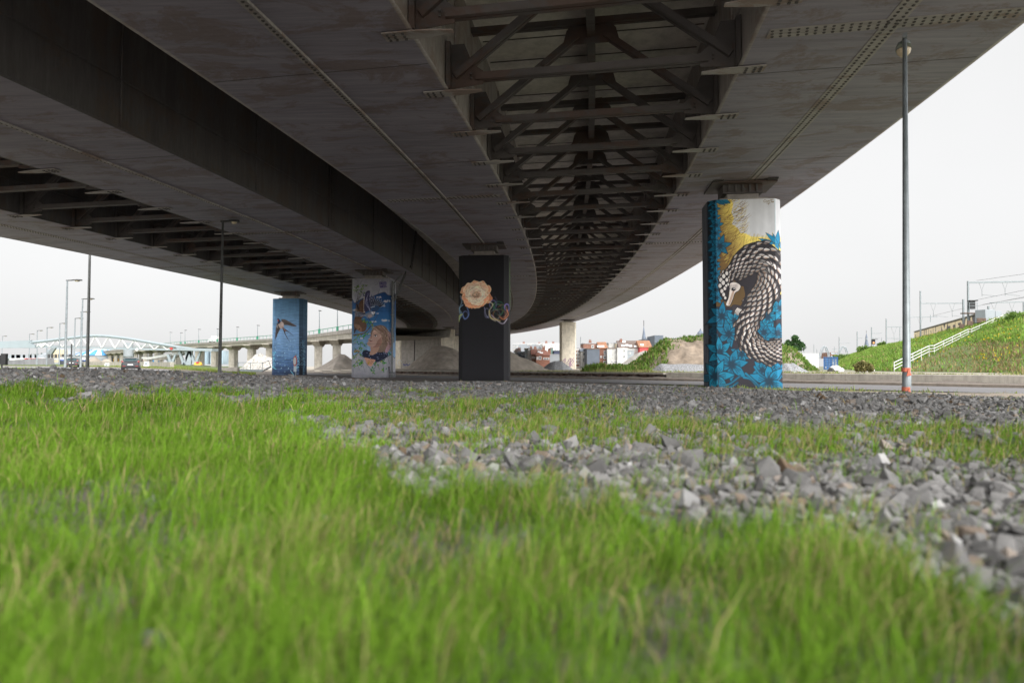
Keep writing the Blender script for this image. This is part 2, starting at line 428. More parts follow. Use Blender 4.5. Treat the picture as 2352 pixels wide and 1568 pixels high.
viaduct('dark riveted steel viaduct overhead carried by the black and the pangolin painted pillars', EDGE[4:], -10.85, (-9.2, 14.6),
        ((True, (-31.5, 2.2, 36), 1, 95, .17, seam), (True, (-12.8, 18.6, 52), 2, 95, .17, [-28.4+9*k for k in range(13)])))
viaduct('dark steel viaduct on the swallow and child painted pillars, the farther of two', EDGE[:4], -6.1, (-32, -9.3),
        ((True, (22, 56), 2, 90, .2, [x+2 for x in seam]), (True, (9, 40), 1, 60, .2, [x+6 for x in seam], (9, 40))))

# ------------------------------------------------------------------ pillars
def pillar_frame(s, o):
    p = B(s, o); d, l, th = Bdir(s); return Vector((p.x, p.y, 0)), d, l, p.z
PW, PD, PC = 3.42, 2.0, .31
def octa(w=PW, dpt=PD, c=PC):   # local (across, along) from back left, round the front, to back right
    x, y = w/2, dpt/2
    return [(-x, y-c), (-x, -y+c), (-x+c, -y), (x-c, -y), (x, -y+c), (x, y-c), (x-c, y), (-x+c, y)]
def bearing(t, s, o, ztop, zs, w=1.75):
    P, d, l, _ = pillar_frame(s, o); rz = math.atan2(l.y, l.x)
    m = MB(); h = zs-ztop
    m.mi = 0; m.box((P.x, P.y, ztop+.06), (w+.35, 1.5, .12), rz)
    m.box((P.x, P.y, ztop+.12+.11), (w*.8, 1.2, .22), rz)
    m.mi = 1; m.box((P.x, P.y, ztop+.34+(h-.34)/2-.03), (w, 1.25, h-.46), rz, 1.0)
    m.box((P.x, P.y, zs-.09), (w+1.1, 2.1, .07), rz)
    m.mi = 2
    for k in range(7):
        for sg in (-1, 1):
            q = P+l*(sg*(w/2+.12+k*.065)); m.box((q.x, q.y, zs-.04), (.035, 2.6, .07), rz)
    for k in np.linspace(-.7, .7, 5): 
        q = P+l*(k*w/2)-d*.66; m.box((q.x, q.y, ztop+.4+(h-.5)/2), (.08, .1, h-.55), rz)
    return m.build('bearing', [M['conc_dark'], M['frame'], M['rib']], t)
def so_of(x, y):
    i = int(np.argmin((AX-x)**2+(AY-y)**2)); s = float(AS[i]); d, l, th = Bdir(s); dx, dy = x-AX[i], y-AY[i]
    return s+dx*d.x+dy*d.y, dx*l.x+dy*l.y
def plain_pier(label, s, o, H, z0, extra=None):
    P, d, l, zs = pillar_frame(s, o); t = thing('concrete_pier', label, 'bridge pier', (P.x, P.y, z0), 'bare concrete piers of the curving viaduct')
    m = MB(); ring = [P+l*a+d*b for a, b in octa()]
    m.hexa([Vector((q.x, q.y, z0)) for q in ring], [Vector((q.x, q.y, H)) for q in ring])
    m.build('shaft', M['conc'], t)
    bearing(t, s, o, H, zs)
    return t, P, d, l
def find_s(o, u):
    ss = np.arange(40, 200, .5); us = []
    for s in ss:
        p = B(s, o); us.append(proj(p.x, p.y, 1.0)[0])
    us = np.array(us); ok = np.where(np.diff(np.sign(us-u)) != 0)[0]
    return float(ss[ok[-1]]) if len(ok) else None

for (s_, o_, H_, lab) in (
    (118, 10.5, 10.55, 'bare concrete pier with purple graffiti at its foot beside the sand heap'),
    (143, -14.8, 10.2, 'bare concrete pier with spiral graffiti standing between the child and black pillars'),
    (find_s(-27.95, 906) or 150, -27.95, 9.9, 'bare concrete pier half hidden by the right edge of the child pillar'),
    (195, -3.76, 10.7, 'bare concrete pier peeping past the left edge of the black pillar')):
    t, P, d, l = plain_pier(lab, s_, o_, H_, .1)
    m = MB(); r2 = random.Random(int(s_))
    f0 = P-d*(PD/2+.02)
    if s_ == 118:
        for k in range(16):
            a = l*r2.uniform(-1.2, 1.1); z = r2.uniform(.6, 2.6); pts = [f0+a+l*(.5*math.cos(q/2+k))*.8+Vector((0, 0, z+.4*math.sin(q*.8+k))) for q in range(7)]
            m.tube(pts, .06, 5)
        m.build('graffiti', simple('purple_spray', (.30, .19, .27), .8), t)
    elif s_ == 143:
        for cx, cz, rr in ((-1.0, 1.6, .45), (-.45, 1.5, .4), (.2, 1.9, .6)):
            m.tube([f0+l*(cx+rr*(1-q/26)*math.cos(q*.6))+Vector((0, 0, cz+rr*(1-q/26)*math.sin(q*.6))) for q in range(24)], .025, 4)
        m.build('graffiti', simple('dark_spray', (.08, .08, .08), .8), t)
    elif s_ == 195:
        m.box(f0-l*1.1+Vector((0, 0, 2.2)), (.9, .03, 1.6), math.atan2(l.y, l.x)); m.box(f0-l*1.1+Vector((0, 0, 3.5)), (.8, .03, .6), math.atan2(l.y, l.x))
        m.build('graffiti', M['red'], t)
    else:
        m.tube([f0+l*(1.2+.5*math.cos(q*.5))+Vector((0, 0, 2.0+.7*math.sin(q*.5))) for q in range(11)], .09, 5)
        m.build('graffiti', M['white'], t)

# ------------------------------------------------------------------ terrain
def hashn(ix, iy): 
    h = (ix*374761393+iy*668265263) & 0xffffffff; h = ((h ^ (h >> 13))*1274126177) & 0xffffffff
    return ((h ^ (h >> 16)) & 0xffff)/65535.0
def vnoise(x, y):
    x = np.asarray(x, float); y = np.asarray(y, float); ix = np.floor(x).astype(np.int64); iy = np.floor(y).astype(np.int64)
    fx = x-ix; fy = y-iy; fx = fx*fx*(3-2*fx); fy = fy*fy*(3-2*fy)
    return (hashn(ix, iy)*(1-fx)+hashn(ix+1, iy)*fx)*(1-fy)+(hashn(ix, iy+1)*(1-fx)+hashn(ix+1, iy+1)*fx)*fy
def fbm(x, y, o=4):
    s = 0; a = .5
    for i in range(o): s = s+a*(vnoise(x*2**i+17*i, y*2**i-9*i)-.5); a *= .5
    return s
QD = np.array([.789, .614]); TD = np.array([-.614, .789])
def q_of(X, Y): return X*QD[0]+Y*QD[1]
_EX = [-60, -20, -10, -7, -4, 0, 3.8, 7.1, 12, 40]; _EY = [-15, 6, 12.3, 14.5, 17.3, 18.6, 13.9, 9.5, 3, -32]
def plateau(X, Y): return 1-sstep(-.1, 1.5, Y-np.interp(X, _EX, _EY)+.5*fbm(X*.9, Y*.9))
def leftw(X, Y): 
    Ys = np.maximum(Y, 1); return sstep(.36, .5, -X/Ys)*sstep(14, 34, Y)
def Zg(X, Y):
    X = np.asarray(X, float); Y = np.asarray(Y, float); q = q_of(X, Y); Ys = np.maximum(Y, 1.0)
    zl = np.interp(Y, [0, 20, 35, 45, 76, 100, 130, 200, 300, 600], [0, 0, .2, .40, .43, .74, 1.05, 1.5, 2.0, 2.4])*leftw(X, Y)
    zr = .36*sstep(46.6, 47.2, q)*sstep(-.24, -.17, X/Ys)
    base = zl+zr+.02*fbm(X*.35, Y*.35)
    zp = .52+.37*sstep(1.5, 9, -X)*sstep(3, 11, Y)+.07*fbm(X*.8, Y*.8)+.03*fbm(X*3, Y*3, 2)
    p = plateau(X, Y)
    return base*(1-p)+zp*p
rr_ = np.concatenate([[0.05], np.geomspace(.35, 2800, 300)])
aa_ = np.radians(np.concatenate([np.arange(-180, -46, 4), np.arange(-46, 46.01, .25), np.arange(50, 180.1, 4)]))
RR, AA = np.meshgrid(rr_, aa_, indexing='ij'); GX = RR*np.sin(AA); GY = RR*np.cos(AA); GZ = Zg(GX, GY)
nr, na = RR.shape; idx = np.arange(nr*na).reshape(nr, na)
GF = np.stack([idx[:-1, :-1], idx[:-1, 1:], idx[1:, 1:], idx[1:, :-1]], -1).reshape(-1, 4)[:, ::-1]
gq = q_of(GX, GY); gp = plateau(GX, GY); gr = -GX/np.maximum(GY, 1)
nzv = fbm(GX*.25, GY*.25)*.8+.5
w_grass = np.clip(sstep(.42, .46, gr)*sstep(52, 56, GY)+sstep(.36, .40, gr)*sstep(38, 42, GY)*(1-sstep(.49, .52, gr)), 0, 1)
w_grass = np.maximum(w_grass, sstep(20, 21, gq)*(1-sstep(27.5, 28.3, gq))*sstep(6, 9, GX))
w_grass = np.maximum(w_grass, sstep(60, 90, gq)*(1-sstep(-.2, -.1, gr))*.4)
w_light = np.maximum(1-sstep(-5, -2, GY), np.maximum(sstep(46.5, 47.5, gq)*.9, (sstep(.44, .5, gr)*sstep(16, 20, GY)*(1-sstep(50, 55, GY)))))  # first term: pale ground added behind the camera to bounce light onto the soffits
gp2 = gp*sstep(-5, -2, GY); gc = np.stack([w_grass*(1-gp), w_light*(1-w_grass)*(1-gp2), gp2], -1).reshape(-1, 3)
m, t, p = nmat('ground_mix')
va = node(t, 'ShaderNodeVertexColor', layer_name='zone'); sp = node(t, 'ShaderNodeSeparateColor'); t.links.new(va.outputs[0], sp.inputs[0])
n1 = pos_noise(t, 1.3, 9, .7); n2 = pos_noise(t, 9, 8, .7)
dirt = ramp(t, n2, [(.3, (.08, .067, .058)), (.55, (.155, .132, .115)), (.8, (.24, .21, .185))])
gra = ramp(t, n1, [(.3, (.05, .085, .018)), (.55, (.10, .14, .035)), (.75, (.19, .17, .07))])
sand_ = ramp(t, n1, [(.3, (.26, .23, .19)), (.7, (.42, .38, .32))])
grv = ramp(t, n2, [(.35, (.05, .045, .04)), (.6, (.12, .105, .09)), (.8, (.2, .185, .17))])
c = mixc(t, sp.outputs[1], dirt, sand_); c = mixc(t, sp.outputs[0], c, gra); c = mixc(t, sp.outputs[2], c, grv)
t.links.new(c, p.inputs['Base Color']); p.inputs['Roughness'].default_value = .95; bump(t, p, n2, .5, .04)
g = raw_mesh('ground', np.stack([GX, GY, GZ], -1).reshape(-1, 3), GF, m, gc, True, 'zone'); tag(g, kind='structure')
def strip(name, centre, width, mat, lift=.03, n=8, kind='structure'):
    P = [Vector((*p, 0)) for p in centre]; pts = []
    for i in range(len(P)-1):
        k = max(2, int((P[i+1]-P[i]).length/1.2))
        pts += [P[i].lerp(P[i+1], j/k) for j in range(k)]
    pts.append(P[-1]); rows = []
    for i, c_ in enumerate(pts):
        d = (pts[min(i+2, len(pts)-1)]-pts[max(i-2, 0)]).normalized(); s_ = Vector((d.y, -d.x, 0))
        w = np.linspace(-.5, .5, n)*width; xs = c_.x+s_.x*w; ys = c_.y+s_.y*w; zs = Zg(xs, ys)+lift
        rows.append([(x, y, z) for x, y, z in zip(xs, ys, zs)])
    m = MB(); m.grid(rows); o = m.build(name, mat, None, True); return tag(o, kind=kind)
def QT(q, t_): v = QD*q+TD*t_; return (float(v[0]), float(v[1]))
strip('road', [QT(32.3, -60), QT(32.3, 90)], 7.6, M['asphalt'], .03)
strip('harbour_road', [(-9, 28), (-14.5, 35.5), (-24, 50), (-34, 64), (-45, 79), (-62, 96), (-95, 118), (-150, 140)], 9.0, M['road'], .05)
def path_things(name, label, cat, centre, w, h, mat, z=None, group=None, bev=.03, joint=0):
    """long low concrete run (kerb, wall) with bevelled top following the ground"""
    P = [Vector((*p, 0)) for p in centre]; pts = []
    for i in range(len(P)-1):
        k = max(1, int((P[i+1]-P[i]).length/2.0)); pts += [P[i].lerp(P[i+1], j/k) for j in range(k)]
    pts.append(P[-1]); rows = []
    for i, c_ in enumerate(pts):
        d = (pts[min(i+1, len(pts)-1)]-pts[max(i-1, 0)]).normalized(); s_ = Vector((d.y, -d.x, 0))
        z0 = float(Zg(c_.x, c_.y)) if z is None else z
        rows.append([tuple(c_+s_*a+Vector((0, 0, z0+b))) for a, b in ((-w/2, -.15), (-w/2, h-bev), (-w/2+bev, h), (w/2-bev, h), (w/2, h-bev), (w/2, -.15))])
    m = MB(); m.grid(rows); m.add(rows[0], [tuple(range(6))]); m.add(rows[-1], [tuple(range(6))[::-1]])
    return tag(m.build(name, mat), label, cat, group)
path_things('kerb', 'low rounded brown kerb between the grey gravel and the pangolin pillar', 'kerb', [(-3, 29.5), (1.5, 27.3), (6.3, 25.0), (15.7, 20.7), (26, 16)], .45, .15, M['kerb'], 0, bev=.1)
path_things('kerb', 'dark concrete kerb along the far side of the asphalt road', 'kerb', [QT(36.6, -60), QT(36.6, 88)], .5, .17, M['kerb'], 0)
path_things('kerb', 'grey kerb curving along the green verge beside the pale road', 'kerb', [(-9.5, 36), (-12.5, 39), (-20, 52.5), (-30, 67), (-40, 81.5), (-57, 98.5), (-90, 121)], .5, .16, M['kerb'])
path_things('low_wall', 'low pale concrete wall below the grassy railway embankment', 'wall', [QT(46.6, -60), QT(46.6, 38)], .6, .50, M['conc_light'], -.02, bev=.04)
# steel sheet piling under a concrete cap
t = thing('sheet_pile_wall', 'low rusty corrugated sheet pile wall with concrete cap under the viaduct', 'wall', (*QT(46.6, 50), 0))
m = MB(); rows = []; k = 0; tt = 38.4
while tt < 92:
    for a, b in ((0, 0), (.28, 0), (.40, .32), (.68, .32)):
        x, y = QT(46.3+b, tt+a*1.35); rows.append([(x, y, -.25), (x, y, .29)])
    tt += .8*1.35
m.grid(rows); m.build('piles', M['rust'], t)
m = MB(); a = QT(46.62, 38.2); b = QT(46.62, 93); m.beam((*a, .36), (*b, .36), 1.0, .16); m.build('cap', M['cap'], t)

# ------------------------------------------------------------------ crushed stone and grass
import bmesh
def rock_shape(level, r):
    n = (0, 2, 5)[level]; q = np.array([(a, b, c_) for a in (-1, 1) for b in (-1, 1) for c_ in (-1, 1)], float)*r.uniform(.3, .95, (8, 3))
    e = r.normal(size=(n, 3)); q = np.concatenate([q, e/np.maximum(np.linalg.norm(e, axis=1), .01)[:, None]*r.uniform(.8, 1.1, (n, 1))])
    q = q*np.array([1.2, r.uniform(.7, 1.0), r.uniform(.5, .85)])
    bm = bmesh.new(); [bm.verts.new(x) for x in q]; bmesh.ops.convex_hull(bm, input=bm.verts)
    bmesh.ops.delete(bm, geom=[x for x in bm.verts if not x.link_faces], context='VERTS'); bmesh.ops.triangulate(bm, faces=bm.faces)
    bm.verts.index_update(); v = np.array([x.co for x in bm.verts]); f = np.array([[y.index for y in x.verts] for x in bm.faces]); bm.free()
    return v, f
def rand_rot(n, r):
    q = r.normal(size=(n, 4)); q /= np.linalg.norm(q, axis=1)[:, None]; w, x, y, z = q.T
    return np.stack([1-2*(y*y+z*z), 2*(x*y-z*w), 2*(x*z+y*w), 2*(x*y+z*w), 1-2*(x*x+z*z), 2*(y*z-x*w), 2*(x*z-y*w), 2*(y*z+x*w), 1-2*(x*x+y*y)], -1).reshape(n, 3, 3)
def rocks(P, S, level, r, tint):
    Vs, Fs, Cs = [], [], []; n0 = 0; which = r.integers(0, 24, len(P))
    for k in range(24):
        i = np.where(which == k)[0]
        if not len(i): continue
        v, f = rock_shape(level, r); Rm = rand_rot(len(i), r)
        V = np.einsum('nij,vj->nvi', Rm, v)*S[i][:, None, None]+P[i][:, None, :]
        Vs.append(V.reshape(-1, 3)); Fs.append((f[None]+(np.arange(len(i))*len(v))[:, None, None]+n0).reshape(-1, 3))
        Cs.append(np.repeat(tint[i], len(v), 0)); n0 += len(i)*len(v)
    return np.concatenate(Vs), np.concatenate(Fs), np.concatenate(Cs)
def inpoly(u, v, poly):
    c_ = np.zeros(u.shape, bool); n = len(poly)
    for i in range(n):
        x1, y1 = poly[i]; x2, y2 = poly[(i+1) % n]
        h = ((y1 > v) != (y2 > v)) & (u < (x2-x1)*(v-y1)/((y2-y1) or 1e-9)+x1); c_ ^= h
    return c_
# where grass has taken over the gravel field (outlines measured on the photo, laid on the plateau)
G_BIG = [(-900, 906), (0, 905), (300, 912), (600, 917), (760, 930), (800, 985), (735, 1000), (700, 1015), (820, 1035), (850, 1090), (930, 1130), (1250, 1158), (1500, 1185), (1800, 1235), (2030, 1310), (2200, 1390), (2380, 1490), (3400, 2300), (30000, 30000), (-30000, 30000), (-30000, 906)]
G_BAND = [(700, 925), (1100, 915), (1400, 930), (1480, 950), (1350, 985), (1250, 1010), (1000, 1003), (780, 1000)]
G_LOW = [(1180, 985), (1500, 975), (1900, 985), (2450, 1000), (6000, 1090), (6000, 1200), (2600, 1070), (2100, 1062), (1800, 1050), (1500, 1030), (1250, 1025)]
def grass_density(X, Y):
    u, v = proj(X, np.maximum(Y, .12), Zg(X, Y)); w = 150*fbm(X*1.9, Y*1.9)+90*fbm(X*7, Y*7, 3)*np.clip((v-841)/150, .2, 3); uu = u+2*w; vv = v+w
    d = np.where(np.where(Y > .12, inpoly(uu, vv, G_BIG), X < .9+.3*fbm(X*2, Y*2)), 1.0, 0.0)
    d = np.maximum(d, np.where(inpoly(uu, vv, G_BAND), .8, 0)); d = np.maximum(d, np.where(inpoly(uu, vv, G_LOW), .78, 0))
    tuft = (vnoise(X*3.1+7, Y*3.1) > .52)*.42*(v > 985)*(vnoise(X*9, Y*9) > .35)+(vnoise(X*1.7+3, Y*1.7) > .74)*.16
    return np.maximum(d, tuft)
r = np.random.default_rng(5)
def scatter(y0, y1, dens, half=.82, extra=1.5):
    n = int(dens*(y1-y0)*(y1*half+extra)*2); Y = r.uniform(y0, y1, n*1); wd_ = np.maximum(Y, 0)*half+extra
    keep = r.uniform(0, 1, n) < wd_/(y1*half+extra); Y = Y[keep]; X = r.uniform(-1, 1, len(Y))*(np.maximum(Y, 0)*half+extra); return X, Y
Vs, Fs, Cs, nv = [], [], [], 0
for (y0, y1, dens, s0, s1, lev) in ((-3, .5, 380, .018, .046, 1), (.5, 3.2, 1000, .013, .044, 2), (.5, 3.2, 30, .04, .066, 2), (3.2, 8, 720, .016, .047, 1), (3.2, 8, 9, .045, .07, 1), (8, 13, 520, .02, .052, 1), (8, 13, 7, .05, .075, 1), (13, 21, 420, .023, .056, 0), (13, 21, 7, .05, .08, 0)):
    X, Y = scatter(y0, y1, dens, .82, 4.0 if y0 < 8 else 2.5); 
    k = (plateau(X, Y) > .04); gd = grass_density(X, Y); k &= r.uniform(0, 1, len(X)) > np.where(gd > .9, .994, np.where(gd > .7, .80, gd*.6)); X, Y = X[k], Y[k]
    S = s0+(s1-s0)*r.beta(1.6, 2.6, len(X)); S = np.where(grass_density(X, Y) > .9, np.minimum(S, .03), S); Z = Zg(X, Y)+S*.08+r.uniform(0, .6, len(X))*S*(r.uniform(0, 1, len(X)) < .3)
    base = np.array([.126, .123, .120]); br = r.normal(1, .27, len(X)).clip(.4, 1.7)[:, None]
    warm = np.where(r.uniform(0, 1, len(X)) < .09, 1, 0)[:, None]*np.array([.07, .02, -.02])
    pale = np.where(r.uniform(0, 1, len(X)) < .04*(grass_density(X, Y) < .7), .12, 0)[:, None]
    tint = np.clip(base*br+warm*.6+pale, .03, .62)
    v_, f_, c_ = rocks(np.stack([X, Y, Z], -1), S, lev, r, tint); Vs.append(v_); Fs.append(f_+nv); Cs.append(c_); nv += len(v_)
o = raw_mesh('gravel', np.concatenate(Vs), np.concatenate(Fs), M['rock'], np.concatenate(Cs)); tag(o, 'loose grey crushed stone covering the field in front of the pillars', 'gravel', kind='stuff')

def blades(name, P, h, w, col, mat, lean=.45, label='', cat='', dirx=None, bend=1.0):
    n = len(P); a = r.uniform(0, 2*np.pi, n); side = np.stack([np.cos(a), np.sin(a), 0*a], -1)
    la = r.uniform(0, 2*np.pi, n); ln = np.abs(r.normal(0, lean, n)).clip(0, 1.1); dv = np.stack([np.cos(la)*ln, np.sin(la)*ln, 0*la], -1)
    if dirx is not None: dv = dv+np.asarray(dirx)
    up = np.array([0, 0, 1.0]); h1 = h[:, None]; w1 = w[:, None]
    b = P; m_ = P+(up*.55+dv*.35)*h1; tp = P+(up*(1-.25*np.minimum(ln, 1)[:, None]*bend)+dv*1.05)*h1
    V = np.stack([b-side*w1, b+side*w1, m_-side*w1*.75, m_+side*w1*.75, tp], 1).reshape(-1, 3)
    f = np.array([(0, 1, 2), (1, 3, 2), (2, 3, 4)]); Fc = (f[None]+(np.arange(n)*5)[:, None, None]).reshape(-1, 3)
    o = raw_mesh(name, V, Fc, mat, np.repeat(col, 5, 0), True); return tag(o, label, cat, kind='stuff')
def gcol(n, a=(.066, .152, .010), b=(.150, .262, .024), dry=(.36, .30, .14), pd=.06, noise=None):
    k = r.uniform(0, 1, n)[:, None] if noise is None else noise[:, None]
    c_ = np.array(a)*(1-k)+np.array(b)*k; c_ = c_*r.normal(1, .22, (n, 1)).clip(.5, 1.6)
    return np.where(r.uniform(0, 1, (n, 1)) < pd, np.array(dry)*r.uniform(.6, 1.1, (n, 1)), c_)
PX, PH, PWd, PC_ = [], [], [], []
for (y0, y1, dens, hh, ww) in ((-2.5, .42, 3000, .115, .0022), (.42, 1.6, 13000, .115, .0013), (1.6, 3.2, 9000, .11, .0015), (3.2, 6, 4600, .11, .0023), (6, 12, 1700, .12, .004)):
    X, Y = scatter(y0, y1, dens, .82, .4)
    X2, Y2 = scatter(y0, y1, dens*.35, .82, 4.0); k2 = np.abs(X2) > Y2*.82+.4; X, Y = np.concatenate([X, X2[k2]]), np.concatenate([Y, Y2[k2]])
    gd = grass_density(X, Y); cl = vnoise(X*4, Y*4)*.55+vnoise(X*13, Y*13)*.45
    pt = vnoise(X*1.5+9, Y*1.5-4); dfac = gd*(.35+1.1*pt).clip(0, 1)*np.where(gd > .55, 1, .62)*(cl*1.7).clip(.12, 1)
    k = (r.uniform(0, 1, len(X)) < dfac) & (plateau(X, Y) > .3); X, Y, gd, cl = X[k], Y[k], gd[k], cl[k]
    PX.append(np.stack([X, Y, Zg(X, Y)-.01], -1)); n = len(X)
    PH.append(hh*r.uniform(.45, 1.25, n)*np.where(gd > .9, 1, .82)*(.32+1.2*cl)*np.where(r.uniform(0, 1, n) < .05, 1.65, 1)); PWd.append(ww*r.uniform(.7, 1.4, n))
    dry = np.where(gd > .9, .035+.16*(vnoise(X*2.3+40, Y*2.3) > .62), .28); c_ = gcol(n, noise=cl); dc = np.array([.33, .27, .13])*r.uniform(.6, 1.1, (n, 1))
    k_ = k; c_ = c_*(.72+.5*vnoise(X*1.1, Y*1.1)[:, None]); PC_.append(np.where((r.uniform(0, 1, n) < dry)[:, None], dc, c_))
print('near blades', sum(map(len, PX)), 'rock verts', nv)
blades('grass', np.concatenate(PX), np.concatenate(PH), np.concatenate(PWd), np.concatenate(PC_), M['blade'], .6, 'fresh green grass growing over the gravel in the foreground', 'grass', (.12, -.02, 0))
# roadside verges
PX = []; PH = []
X = r.uniform(-75, -14, 120000); Y = r.uniform(36, 118, 120000); rt = -X/Y
hb = np.interp(Y, [36, 118], [.0, 1.0])
def dist_poly(X, Y, pl):
    d = np.full(X.shape, 1e9)
    for (x1, y1), (x2, y2) in zip(pl[:-1], pl[1:]):
        t_ = np.clip(((X-x1)*(x2-x1)+(Y-y1)*(y2-y1))/((x2-x1)**2+(y2-y1)**2), 0, 1); d = np.minimum(d, np.hypot(X-x1-t_*(x2-x1), Y-y1-t_*(y2-y1)))
    return d
RD = [(-9, 28), (-14.5, 35.5), (-24, 50), (-34, 64), (-45, 79), (-62, 96), (-95, 118)]
ok = (dist_poly(X, Y, RD) > 5.0) & ((rt > .60) & (Y > 50) | (rt < .62) & (rt > .375) & (Y > 34) & (dist_poly(X, Y, RD) < 17)) & (rt < .82)
X, Y = X[ok], Y[ok]; n = len(X); cl = vnoise(X*.5, Y*.5)
blades('verge_grass', np.stack([X, Y, Zg(X, Y)-.02], -1), r.uniform(.10, .34, n)*(.5+cl), r.uniform(.012, .03, n), gcol(n, (.11, .19, .03), (.22, .29, .06), (.42, .35, .2), .22, cl), M['blade'], .4, 'rough green and straw coloured verge grass beside the pale road', 'grass')
tt_ = r.uniform(-34, 26, 26000); qq = r.uniform(20.6, 28.2, 26000); X = QD[0]*qq+TD[0]*tt_; Y = QD[1]*qq+TD[1]*tt_
kx = np.interp(X, [1.5, 6.3, 15.7, 26], [27.3, 25.0, 20.7, 16]); ok = (X > 6.5) & (Y > kx+.25) & (r.uniform(0, 1, len(X)) < sstep(6, 12, X)*(.25+vnoise(X*.8, Y*.8)))
X, Y = X[ok], Y[ok]; n = len(X); cl = vnoise(X*1.3, Y*1.3)
blades('verge_weeds', np.stack([X, Y, Zg(X, Y)], -1), r.uniform(.06, .16, n)*(.4+1.6*cl**2), r.uniform(.006, .016, n), gcol(n, (.12, .19, .03), (.20, .27, .06), (.34, .27, .14), .35, cl), M['blade'], .5, 'thin weedy grass along the brown kerb by the pangolin pillar', 'weeds')
tt_ = r.uniform(-40, 60, 30000); qq = 46.95+np.abs(r.normal(0, 1.2, 30000)); X = QD[0]*qq+TD[0]*tt_; Y = QD[1]*qq+TD[1]*tt_
ok = r.uniform(0, 1, len(X)) < np.where(X > 8, .9, .25)*(.3+vnoise(X*.5, Y*.5)); X, Y = X[ok], Y[ok]; n = len(X); cl = vnoise(X*.6, Y*.6)
blades('wall_top_weeds', np.stack([X, Y, Zg(X, Y)+.05], -1), r.uniform(.1, .4, n)*(.3+1.2*cl**2), r.uniform(.012, .03, n), gcol(n, (.12, .19, .03), (.24, .28, .08), (.40, .33, .18), .35, cl), M['blade'], .5, 'straggling weeds along the top of the low wall and sheet piling', 'weeds')
X = r.uniform(-9, 7, 700); Y = r.uniform(22, 58, 700); ok = (plateau(X, Y) < .05) & (q_of(X, Y) < 28) & (vnoise(X*.7, Y*.7) > .55); X, Y = X[ok], Y[ok]; n = len(X)
blades('dirt_weeds', np.stack([X, Y, Zg(X, Y)], -1), r.uniform(.05, .2, n), r.uniform(.008, .014, n), gcol(n), M['blade'], .6, 'sparse green weeds on the bare dirt around the black pillar', 'weeds')

# ------------------------------------------------------------------ mural paint: a tiny numpy painter
class Art:
    """w x h canvas in the coordinates of a close look at the wall; colours are 0..255 paint colours"""
    def __init__(s, w, h, col): s.a = np.ones((h, w, 3))*np.array(col, float); s.w = w; s.h = h
    def _bb(s, x0, y0, x1, y1):
        x0 = max(0, int(x0)-1); y0 = max(0, int(y0)-1); x1 = min(s.w, int(x1)+2); y1 = min(s.h, int(y1)+2)
        if x0 >= x1 or y0 >= y1: return None
        return x0, y0, x1, y1, *np.meshgrid(np.arange(x0, x1)+.5, np.arange(y0, y1)+.5)
    def _put(s, b, m, col, al=1.0):
        x0, y0, x1, y1 = b[:4]; m = m[..., None]*al; s.a[y0:y1, x0:x1] = s.a[y0:y1, x0:x1]*(1-m)+np.asarray(col, float)*m
    def mask(s, pts): 
        b = s._bb(0, 0, s.w, s.h); return inpoly(b[4], b[5], pts)
    def poly(s, pts, col, al=1.0, edge=None, ew=2):
        p = np.array(pts, float); b = s._bb(*p.min(0), *p.max(0))
        if b is None: return
        s._put(b, inpoly(b[4], b[5], [tuple(q) for q in p]).astype(float), col, al)
        if edge is not None: s.line(list(pts)+[pts[0]], ew, edge, al)
    def line(s, pts, w, col, al=1.0, taper=False):
        n = len(pts)-1
        for i in range(n):
            (x1, y1), (x2, y2) = pts[i], pts[i+1]; ww = w*(1-i/n*.85) if taper else w
            b = s._bb(min(x1, x2)-ww, min(y1, y2)-ww, max(x1, x2)+ww, max(y1, y2)+ww)
            if b is None: continue
            dx, dy = x2-x1, y2-y1; t_ = np.clip(((b[4]-x1)*dx+(b[5]-y1)*dy)/(dx*dx+dy*dy+1e-9), 0, 1)
            d = np.hypot(b[4]-x1-t_*dx, b[5]-y1-t_*dy); s._put(b, np.clip(ww/2+.5-d, 0, 1), col, al)
    def dot(s, x, y, rx, col, al=1.0, ry=None, soft=0.0):
        ry = ry or rx; b = s._bb(x-rx, y-ry, x+rx, y+ry)
        if b is None: return
        d = np.hypot((b[4]-x)/rx, (b[5]-y)/ry); s._put(b, np.clip((1-d)/max(soft, .06), 0, 1), col, al)
    def grad(s, fn, mask=None):
        X, Y = np.meshgrid(np.arange(s.w)+.5, np.arange(s.h)+.5); c_ = fn(X, Y); s.a = np.where(mask[..., None], c_, s.a) if mask is not None else c_
    def sample(s, X, Y):
        X = np.clip(X-.5, 0, s.w-1.001); Y = np.clip(Y-.5, 0, s.h-1.001); x = X.astype(int); y = Y.astype(int); fx = (X-x)[..., None]; fy = (Y-y)[..., None]
        a = s.a; return (a[y, x]*(1-fx)+a[y, x+1]*fx)*(1-fy)+(a[y+1, x]*(1-fx)+a[y+1, x+1]*fx)*fy
def curve(P, n=8, closed=False):
    P = [np.array(p, float) for p in P]; m = len(P); o = []
    for i in range(m if closed else m-1):
        a = P[(i-1) % m] if closed or i > 0 else P[i]; b = P[i]; c_ = P[(i+1) % m]; d = P[(i+2) % m] if closed or i+2 < m else c_
        for k in range(n):
            t_ = k/n; o.append(tuple(.5*((2*b)+(-a+c_)*t_+(2*a-5*b+4*c_-d)*t_*t_+(-a+3*b-3*c_+d)*t_**3)))
    if not closed: o.append(tuple(P[-1]))
    return o
